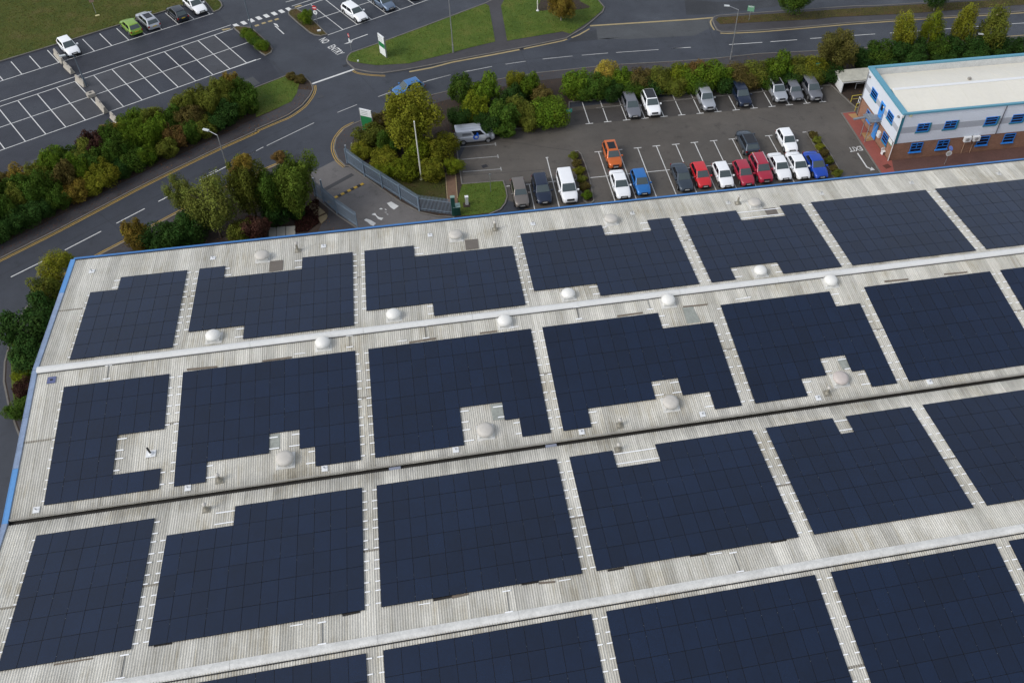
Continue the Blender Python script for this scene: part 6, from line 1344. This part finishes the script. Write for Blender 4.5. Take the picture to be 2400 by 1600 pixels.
for poly, n in ((bank, 7000), (front_poly, 6000), (sw, 2500)): scatter('fallen_leaves', poly, n, 0.112, 0.075, (0.13, 0.060, 0.022), True)
gc = v2(QL(35, [(30, 1150), (330, 800), (480, 680), (560, 700), (560, 1230), (300, 1420), (20, 1440)])); scatter('red_ground_cover', gc, 2600, 0.12, 0.16, (0.048, 0.022, 0.017))
# ================================================================== STREET FURNITURE
def lamp_post(base, h, arm, label, lit_arm=True, arm_len=1.1, m=M_METAL, r=0.075, group='street lamps'):
    o = thing('street_lamp', label, 'street lamp', (base.x, base.y, 0.08), 0, group)
    MB().tube((0, 0, 0), (0, 0, 1.2), r * 1.5, r * 1.4, 10).tube((0, 0, 1.2), (0, 0, h), r, r * 0.6, 10).build('pole', m, o)
    a = Vector((math.cos(arm), math.sin(arm), 0)); e = a * arm_len + Vector((0, 0, h + 0.35 * arm_len))
    MB().tube((0, 0, h), e, r * 0.6, r * 0.5, 8).build('arm', m, o)
    MB().box(e + a * 0.28 + Vector((0, 0, 0.02)), (0.7, 0.24, 0.13), rz=arm).build('lantern', mat('pale lantern', (0.55, 0.58, 0.58), 0.4), o)
    return o
def toph(base, py):                               # height of a post whose top shows at photo row py
    for k in range(10, 1400):
        v = Vector((base.x, base.y, k * 0.01)) - CAM
        if CY - FPX * v.dot(up) / v.dot(fw) <= py: return k * 0.01
    return 9.0
b_ = G(1712, 141); lamp_post(b_, toph(b_, 25), R(165), 'tall street lamp standing in the car park hedge beside the road', arm_len=1.3)
b_ = G(553, 456); lamp_post(b_, toph(b_, 319), R(150), 'street lamp on the left, in front of the mixed hedge, foot hidden by trees', arm_len=1.0)
b_ = G(1062.5, 125); lamp_post(b_, 9.0, R(-100), 'tall grey lamp post at the edge of the verge, top cut off by the photo')
b_ = G(593, 79); lamp_post(b_, 9.0, R(200), 'dark lamp post rising from the hedge island, top cut off', m=mat('dark painted steel', (0.10, 0.125, 0.15), 0.5), r=0.09)
b_ = Q(33, 0, 0)
b_ = Q(1, 795, 795); lamp_post(b_, toph(b_, 133), R(195), 'dark lamp post standing behind the row of concrete barriers', m=mat('dark painted steel', (0.10, 0.125, 0.15), 0.5), r=0.09, arm_len=0.9)
b_ = G(36, 826); lamp_post(b_, toph(b_, 793), R(185), 'small lamp post on the grass by the warehouse gable at the left edge', m=mat('green lamp steel', (0.10, 0.17, 0.14), 0.5), arm_len=0.6, r=0.05)
b_ = G(2300, 128); lamp_post(b_, toph(b_, 88), R(160), 'grey lamp post rising behind the office parapet', arm_len=0.8)
def flagpole(base, h, label):
    o = thing('flagpole', label, 'flagpole', (base.x, base.y, 0.09), 0, 'white flagpoles')
    MB().lathe([(0.22, 0), (0.20, 0.12), (0.10, 0.2)], 12).build('base', M_WPAINT, o); MB().tube((0, 0, 0.1), (0, 0, h), 0.085, 0.055, 12).build('pole', mat('cream pole paint', (0.66, 0.65, 0.57), 0.45), o); MB().lathe([(0.06, h), (0.09, h + .06), (0.06, h + .12), (0.01, h + 0.14)], 10).build('finial', M_WPAINT, o)
b_ = Q(8, 815, 674); flagpole(b_, toph(b_, 288), 'bare white flagpole standing in front of the golden tree at the works entrance')
flagpole(Q(3, 1020, 108), 9.0, 'white flagpole on the grass verge at the top, cut off by the photo')
# palisade fences either side of the entrance
M_PAL = mat('blue grey palisade', (0.20, 0.265, 0.335), 0.5, metal=0.2, noise=[(2, 0.15)])
pale = MB()
for s in (-1, 1): pass
pale.box((0, 0, 1.15), (0.062, 0.025, 2.1)); pale.add([(-0.031, -0.012, 2.2), (0.031, -0.012, 2.2), (0.0, 0, 2.38), (-0.031, 0.012, 2.2), (0.031, 0.012, 2.2)], [(0, 1, 2), (4, 3, 2), (1, 4, 2), (3, 0, 2)])
PALE = pale.mesh('pale')
def fence(pts, label, m, posts=True, h=2.0):
    o = thing('palisade_fence', label, 'fence', (pts[0].x, pts[0].y, 0.05), 0, None); p0 = pts[0]
    for k in range(len(pts) - 1):
        a, b = pts[k] - p0, pts[k + 1] - p0; a.z = b.z = 0; d = b - a; L = d.length; t = d / L; an = math.atan2(t.y, t.x)
        n = max(1, round(L / 0.155))
        for i in range(n): put('pale', PALE, m, o, a + t * (i + .5) * L / n, (0, 0, an))
        for z in (0.45, 1.85): MB().tube(a + Vector((0, 0, z)) + t.cross(Vector((0, 0, 1))) * 0.05, b + Vector((0, 0, z)) + t.cross(Vector((0, 0, 1))) * 0.05, 0.03, n=6).build('rail', m, o)
        np_ = max(1, round(L / 2.75))
        for i in range(np_ + 1):
            c = a + d * i / np_ + t.cross(Vector((0, 0, 1))) * 0.1
            MB().box((c.x, c.y, 1.05), (0.11, 0.07, 2.2), rz=an).build('post', m, o)
    return o
fr_ = [Q(8, 140, 525), Q(8, 300, 645), Q(8, 800, 962), Q(8, 1112, 1003)]
fence(fr_, 'blue grey palisade fence on the right of the entrance drive, ending at a green post', M_PAL)
fl_ = [Q(35, 500, 600), Q(35, 690, 720), Q(35, 1000, 1000), Q(35, 1480, 1335)]
fence(fl_, 'blue grey palisade fence on the left of the entrance drive under the big green tree', M_PAL)
for c, x, y, l in ((34, 292, 1130, 'pale grey gate post at the road end of the right fence'), (35, 520, 600, 'dark gate post at the road end of the left fence'), (35, 690, 640, 'dark gate post just inside the left fence')):
    p = Q(c, x, y); o = thing('gate_post', l, 'gate post', (p.x, p.y, 0), 0, 'gate posts'); MB().box((0, 0, 1.3), (0.14, 0.14, 2.6)).build('post', M_PAL, o); MB().box((0, 0, 2.63), (0.18, 0.18, 0.05)).build('post_cap', M_METAL, o)
M_GRNP = mat('dark green paint', (0.015, 0.075, 0.060), 0.45, noise=[(3, 0.15)])
p = Q(8, 1115, 1005); o = thing('fence_end_post', 'tall dark green post closing the right palisade fence', 'post', (p.x, p.y, 0), 0); MB().box((0, 0, 1.35), (0.42, 0.30, 2.7)).build('post', M_GRNP, o); MB().box((0, 0, 2.73), (0.5, 0.38, 0.06)).build('post_cap', mat('pale green cap', (0.20, 0.30, 0.25), 0.5), o)
p = Q(36, 600, 1240); o = thing('utility_cabinet', 'dark green utility cabinet beside the tall green post', 'cabinet', (p.x, p.y, 0.02), 0); MB().box((0, 0.3, 0.62), (0.75, 0.65, 1.25)).build('body', M_GRNP, o); MB().box((0, 0.3, 1.28), (0.82, 0.72, 0.07)).build('lid', mat('pale green lid', (0.22, 0.33, 0.31), 0.5), o); MB().box((0, -0.04, 0.62), (0.62, 0.03, 1.0)).build('door', mat('deeper green paint', (0.008, 0.05, 0.04), 0.45), o)
p = Q(36, 925, 880); o = thing('meter_pillar', 'white pillar on a small earth pad in the bright lawn', 'pillar', (p.x, p.y, 0.12), 0); MB().box((0, 0.05, 0.55), (0.34, 0.30, 1.1)).build('pillar', mat('pillar grey side', (0.62, 0.63, 0.62), 0.5), o); MB().box((0, 0.05, 1.12), (0.40, 0.36, 0.06)).build('cap', M_WPAINT, o); MB().box((-0.05, -0.05, 0.01), (0.75, 0.8, 0.06)).build('pad', M_SOIL, o)
p = Q(36, 1715, 440); o = thing('thin_post', 'thin grey post at the top of the bright lawn', 'post', (p.x, p.y, 0.1), 0); MB().tube((0, 0, 0), (0, 0, 2.6), 0.035, n=8).build('pole', M_METAL, o); MB().box((0, -0.03, 2.45), (0.3, 0.02, 0.2)).build('plate', M_METAL, o)
# speed bump, slabs
sb = thing('speed_bump', 'worn speed bump of yellow and black blocks across the entrance drive', 'speed bump', (*Q(35, 920, 630).xy, 0.006), 0)
p0, p1 = Q(35, 920, 632), Q(35, 1590, 300); d_ = p1 - p0; n_b = 9
for k in range(n_b):
    c = d_ * ((k + .5) / n_b); an = math.atan2(d_.y, d_.x); me = bez(MB().box((c.x, c.y, 0.028), (d_.length / n_b - 0.02, 0.36, 0.05), rz=an).build('yellow_block' if k % 2 == 0 else 'black_block', mat('bump yellow', (0.45, 0.28, 0.03), 0.6, noise=[(4, 0.3)]) if k % 2 == 0 else M_DARK, sb), 0.02)
o = thing('fence_reflector', 'yellow block of the speed bump showing behind the left fence', 'block', (*Q(35, 778, 730).xy, 0.01), 0); MB().box((0, 0, 0.03), (0.42, 0.36, 0.05), rz=0.5).build('block', mat('bump yellow', (0.45, 0.28, 0.03), 0.6), o)
M_SLAB = mat('tan stone slab', (0.20, 0.155, 0.085), 0.8, noise=[(1.5, 0.2), (10, 0.25)])
for k, (pts, l) in enumerate((([(370, 790), (510, 770), (585, 870), (410, 950), (340, 870)], 'tan stone slab furthest from the eaves in the shrub bed'), ([(420, 965), (600, 885), (715, 985), (510, 1085)], 'tan stone slab in the middle of the three in the bed'), ([(535, 1110), (745, 1020), (770, 1070), (735, 1150), (625, 1240)], 'tan rounded stone slab nearest the eaves in the bed'))):
    q = v2(QL(35, pts)); c = Vector((sum(x for x, y in q) / len(q), sum(y for x, y in q) / len(q))); o = thing('stone_slab', l, 'stone slab', (c.x, c.y, 0.10), 0, 'stone slabs in the shrub bed'); MB().prism([(x - c.x, y - c.y) for x, y in q], 0.0, 0.08).build('slab', M_SLAB, o)
for k, (x0, x1) in enumerate(((1098, 1165), (1170, 1250), (1256, 1340))):
    q = v2(QL(7, [(x0, 1112 - k * 6), (x1, 1106 - k * 6), (x1, 1200), (x0, 1200)], 0.2)); c = Vector((sum(x for x, y in q) / 4, sum(y for x, y in q) / 4)); o = thing('pale_slab', ['leftmost of three pale concrete slabs showing behind the eaves', 'middle of three pale concrete slabs showing behind the eaves', 'rightmost of three pale concrete slabs showing behind the eaves'][k], 'slab', (c.x, c.y, 0.1), 0, 'pale concrete slabs'); MB().prism([(x - c.x, y - c.y) for x, y in q], 0.0, 0.1).build('slab', mat('pale slab', (0.34, 0.325, 0.28), 0.8, noise=[(2, 0.15)]), o)
# concrete barriers in the left car park
def barrier(p, q, label):
    d = q - p; L = d.length; an = math.atan2(d.y, d.x); c = (p + q) / 2
    o = thing('concrete_barrier', label, 'concrete barrier', (c.x, c.y, 0.012), an, 'concrete barriers across the left car park')
    pr = [(0.30, 0), (0.30, 0.10), (0.17, 0.35), (0.10, 0.82), (-0.10, 0.82), (-0.17, 0.35), (-0.30, 0.10), (-0.30, 0)]
    v = [(x, y, z) for x in (-L / 2, L / 2) for y, z in pr]; n = 8; MB().add(v, [(i, (i + 1) % n, (i + 1) % n + n, i + n) for i in range(n)] + [tuple(reversed(range(n))), tuple(range(n, 2 * n))]).build('block', M_CONC, o)
    MB().box((0, 0, 0.84), (0.25, 0.08, 0.04)).build('lifting_slot', mat('dark slot', (0.08, 0.075, 0.07), 0.9), o)
for a, b, l in (((515, 500), (588, 590), 'concrete barrier nearest the grass field, beside the white hatchback'), ((605, 615), (672, 680), 'concrete barrier in the upper driving lane'), ((712, 740), (790, 800), 'concrete barrier by the dark lamp post foot'), ((900, 945), (978, 1042), 'concrete barrier on the lower bay line'), ((1032, 1080), (1092, 1142), 'concrete barrier nearest the mixed hedge')):
    barrier(Q(1, *a), Q(1, *b), l)
p = Q(1, 842, 885); o = thing('concrete_block', 'low square concrete block among the barriers', 'concrete block', (p.x, p.y, 0.012), 0.5); bez(MB().box((0, 0, 0.25), (0.95, 0.8, 0.5)).build('block', M_CONC, o), 0.05); MB().box((0, 0, 0.51), (0.3, 0.3, 0.03)).build('socket', mat('dark slot', (0.08, 0.075, 0.07), 0.9), o)
# signs
M_SGREEN = mat('estate sign green', (0.015, 0.17, 0.055), 0.4); M_SWHITE = mat('sign white', (0.74, 0.76, 0.76), 0.4); M_TEAL = mat('teal sign', (0.05, 0.30, 0.23), 0.45)
def totem(p, q, h, bands, label, side=1):
    d = q - p; d.z = 0; L = d.length; an = math.atan2(d.y, d.x); c = (p + q) / 2
    o = thing('totem_sign', label, 'sign', (c.x, c.y, 0.1), an)
    for z0, z1, m in bands: MB().box((0, 0, (z0 + z1) / 2), (L, 0.14, z1 - z0 - 0.004)).build('sign_panel', m, o)
    for s in (-1, 1): MB().box((s * L / 2, 0, h / 2), (0.06, 0.18, h + 0.06)).build('post', M_METAL, o)
    for k in range(3): MB().box((-L * 0.1, -0.075, bands[0][0] + (bands[0][1] - bands[0][0]) * (0.25 + 0.25 * k)), (L * 0.55, 0.012, 0.06)).build('text_line', mat('sign text grey', (0.25, 0.28, 0.27), 0.5), o)
    return o
p = Q(33, 2093, 1082); q = p + Vector((-0.75, 1.35, 0))
totem(q, p, 3.0, [(1.95, 3.0, M_SWHITE), (1.25, 1.95, M_SGREEN), (0.1, 1.25, M_SWHITE)], 'tall white and green sign on the grass verge seen almost edge on')
p = Q(34, 562, 545); q = p + Vector((1.35, -0.75, 0))
totem(p, q, 3.3, [(2.35, 3.3, M_SWHITE), (0.1, 2.35, M_SGREEN)], 'white topped green sign at the works entrance in front of the olive shrub')
def post_sign(name, p, h, plates, label, cat='sign', mp=M_METAL, z=0.1):
    o = thing(name, label, cat, (p.x, p.y, z), 0); MB().tube((0, 0, 0), (0, 0, h), 0.038, n=8).build('pole', mp, o)
    for kind, zc, s, an, m in plates:
        if kind == 'disc':
            n = 18; f = Vector((math.cos(an), math.sin(an), 0)); t = Vector((-f.y, f.x, 0)); vs = [f * dd + t * math.cos(2 * math.pi * i / n) * s + Vector((0, 0, zc + math.sin(2 * math.pi * i / n) * s)) for dd in (0.05, 0.075) for i in range(n)]
            MB().add(vs, [tuple(range(n, 2 * n)), tuple(reversed(range(n)))] + [(i, (i + 1) % n, (i + 1) % n + n, i + n) for i in range(n)]).build('sign_disc', m, o)
        elif kind == 'bar':
            f = Vector((math.cos(an), math.sin(an), 0)); MB().box(f * 0.085 + Vector((0, 0, zc)), (0.015, s, s * 0.26), rz=an).build('white_bar', m, o)
        else: f = Vector((math.cos(an), math.sin(an), 0)); MB().box(f * 0.06 + Vector((0, 0, zc)), (0.03, s[0], s[1]), rz=an).build('sign_plate', m, o)
    return o
M_RSIGN = mat('sign red', (0.50, 0.03, 0.03), 0.4)
face = R(-115)
p = Q(33, 822, 455); post_sign('no_entry_sign', p, 2.75, [('disc', 2.45, 0.33, face, M_RSIGN), ('bar', 2.45, 0.44, face, M_SWHITE), ('disc', 1.75, 0.31, face, M_SWHITE), ('disc', 1.75, 0.14, face, mat('sign grey', (0.4, 0.41, 0.42), 0.5))], 'no entry sign with a white disc below, on the small island beside the round bush', z=0.1)
p = Q(33, 1440, 930); post_sign('no_entry_sign', p, 2.4, [('disc', 2.2, 0.30, R(-160), M_RSIGN), ('bar', 2.2, 0.40, R(-160), M_SWHITE), ('disc', 1.45, 0.28, R(-160), M_SWHITE)], 'no entry sign seen edge on beside the lane arrow at the verge', z=0.05)
p = Q(32, 885, 1310); post_sign('round_sign', p, 2.3, [('disc', 1.65, 0.36, R(-95), M_SWHITE), ('disc', 1.65, 0.25, R(-95), mat('sign ivory', (0.66, 0.66, 0.62), 0.4)), ('disc', 2.35, 0.30, R(20), mat('sign blue', (0.10, 0.17, 0.48), 0.4))], 'round white and blue sign on a post in front of the office', z=0.1)
p = Q(4, 1392, 195); post_sign('estate_sign', p, 2.3, [('plate', 1.85, (0.95, 0.85), R(-110), mat('pale green sign', (0.16, 0.36, 0.22), 0.45)), ('plate', 2.15, (0.7, 0.15), R(-110), M_SWHITE)], 'pale green square sign on the roadside bank at the top')
p = G(1333, 292); post_sign('hedge_sign', p, 2.2, [('plate', 2.0, (0.75, 0.48), R(-80), M_TEAL), ('plate', 2.03, (0.3, 0.2), R(-80), M_SWHITE)], 'small teal sign at the corner of the trimmed bright shrub', z=0.02)
p = G(1908, 186); post_sign('hedge_sign', p, 2.4, [('plate', 2.2, (0.6, 0.42), R(-80), M_TEAL)], 'small green sign in the hedge near the brownish tree', z=0.05)
p = Q(1, 885, 130); post_sign('field_sign', p, 2.2, [('plate', 1.95, (0.6, 0.55), R(-70), mat('brown sign', (0.30, 0.20, 0.15), 0.6))], 'small brown notice on a post in the grass field', z=0.1)
p = Q(1, 898, 152); o = thing('marker_plate', 'small pale plate lying in the grass below the brown notice', 'plate', (p.x, p.y, 0.1), 0.3); MB().box((0, 0, 0.04), (0.55, 0.3, 0.07)).build('plate', mat('cream plate', (0.55, 0.5, 0.25), 0.6), o)
p = Q(2, 1285, 1395); o = thing('bollard', 'short grey post on the footway beside the right palisade fence', 'bollard', (p.x, p.y, 0.1), 0); MB().tube((0, 0, 0), (0, 0, 1.1), 0.07, n=10).build('post', M_METAL, o); MB().lathe([(0.075, 1.1), (0.06, 1.15), (0.01, 1.17)], 10).build('cap', M_METAL, o)
p = Q(33, 850, 585); o = thing('low_marker', 'small white marker at the tip of the small island', 'marker', (p.x, p.y, 0.1), 0.2); MB().box((0, 0, 0.08), (0.5, 0.25, 0.14)).build('block', M_SWHITE, o)
p = Q(33, 1565, 1147); o = thing('small_box', 'tiny white box on the grass near the white and green sign', 'box', (p.x, p.y, 0.13), 0.2); MB().box((0, 0, 0.08), (0.2, 0.2, 0.16)).build('box', M_SWHITE, o)
p = Q(31, 820, 1330); o = thing('white_bench', 'white bench on the red paving at the office corner', 'bench', (p.x, p.y, 0.1), 0.2)
MB().box((0, 0, 0.42), (0.8, 0.4, 0.05)).build('seat', M_WPAINT, o); MB().box((0, 0.2, 0.65), (0.8, 0.05, 0.35)).build('backrest', M_WPAINT, o)
for s in (-1, 1): MB().box((s * .34, 0, 0.2), (0.05, 0.38, 0.4)).build('leg', M_WPAINT, o)
p = Q(31, 880, 1245); o = thing('wall_bin', 'round pale bin against the office brick wall', 'bin', (p.x - .1, p.y, 0.1), 0); MB().lathe([(0.2, 0), (0.22, 0.6), (0.24, 0.62), (0.2, 0.7), (0.02, 0.74)], 14).build('body', mat('pale bin', (0.5, 0.42, 0.38), 0.5), o); MB().lathe([(0.245, 0.58), (0.245, 0.62)], 14).build('rim', M_METAL, o)
# drain covers in the road
for k, (c, x, y, s) in enumerate(((3, 868, 450, 0.5), (8, 222, 148, 0.55), (2, 1210, 605, 0.5), (8, 1395, 548, 0.55), (10, 1875, 555, 0.7), (2, 985, 890, 0.6))):
    p = Q(c, x, y); o = thing('drain_cover', ['dark drain cover at the kerb below the verge path', 'dark drain cover at the end of the entrance double lines', 'dark drain cover by the verge nose', 'iron drain cover in the worn bays below the van', 'rusty cover in the red paving by the office', 'pale patched cover in the main road'][k], 'drain cover', (p.x, p.y, 0.0 if k < 5 else 0), 0.3)
    MB().box((0, 0, 0.012 if k != 4 else 0.11), (s * 1.2, s, 0.012)).build('cover', mat('cast iron', (0.018, 0.018, 0.022), 0.6) if k < 4 else (mat('rusty iron', (0.10, 0.03, 0.02), 0.7) if k == 4 else M_LOT2), o)
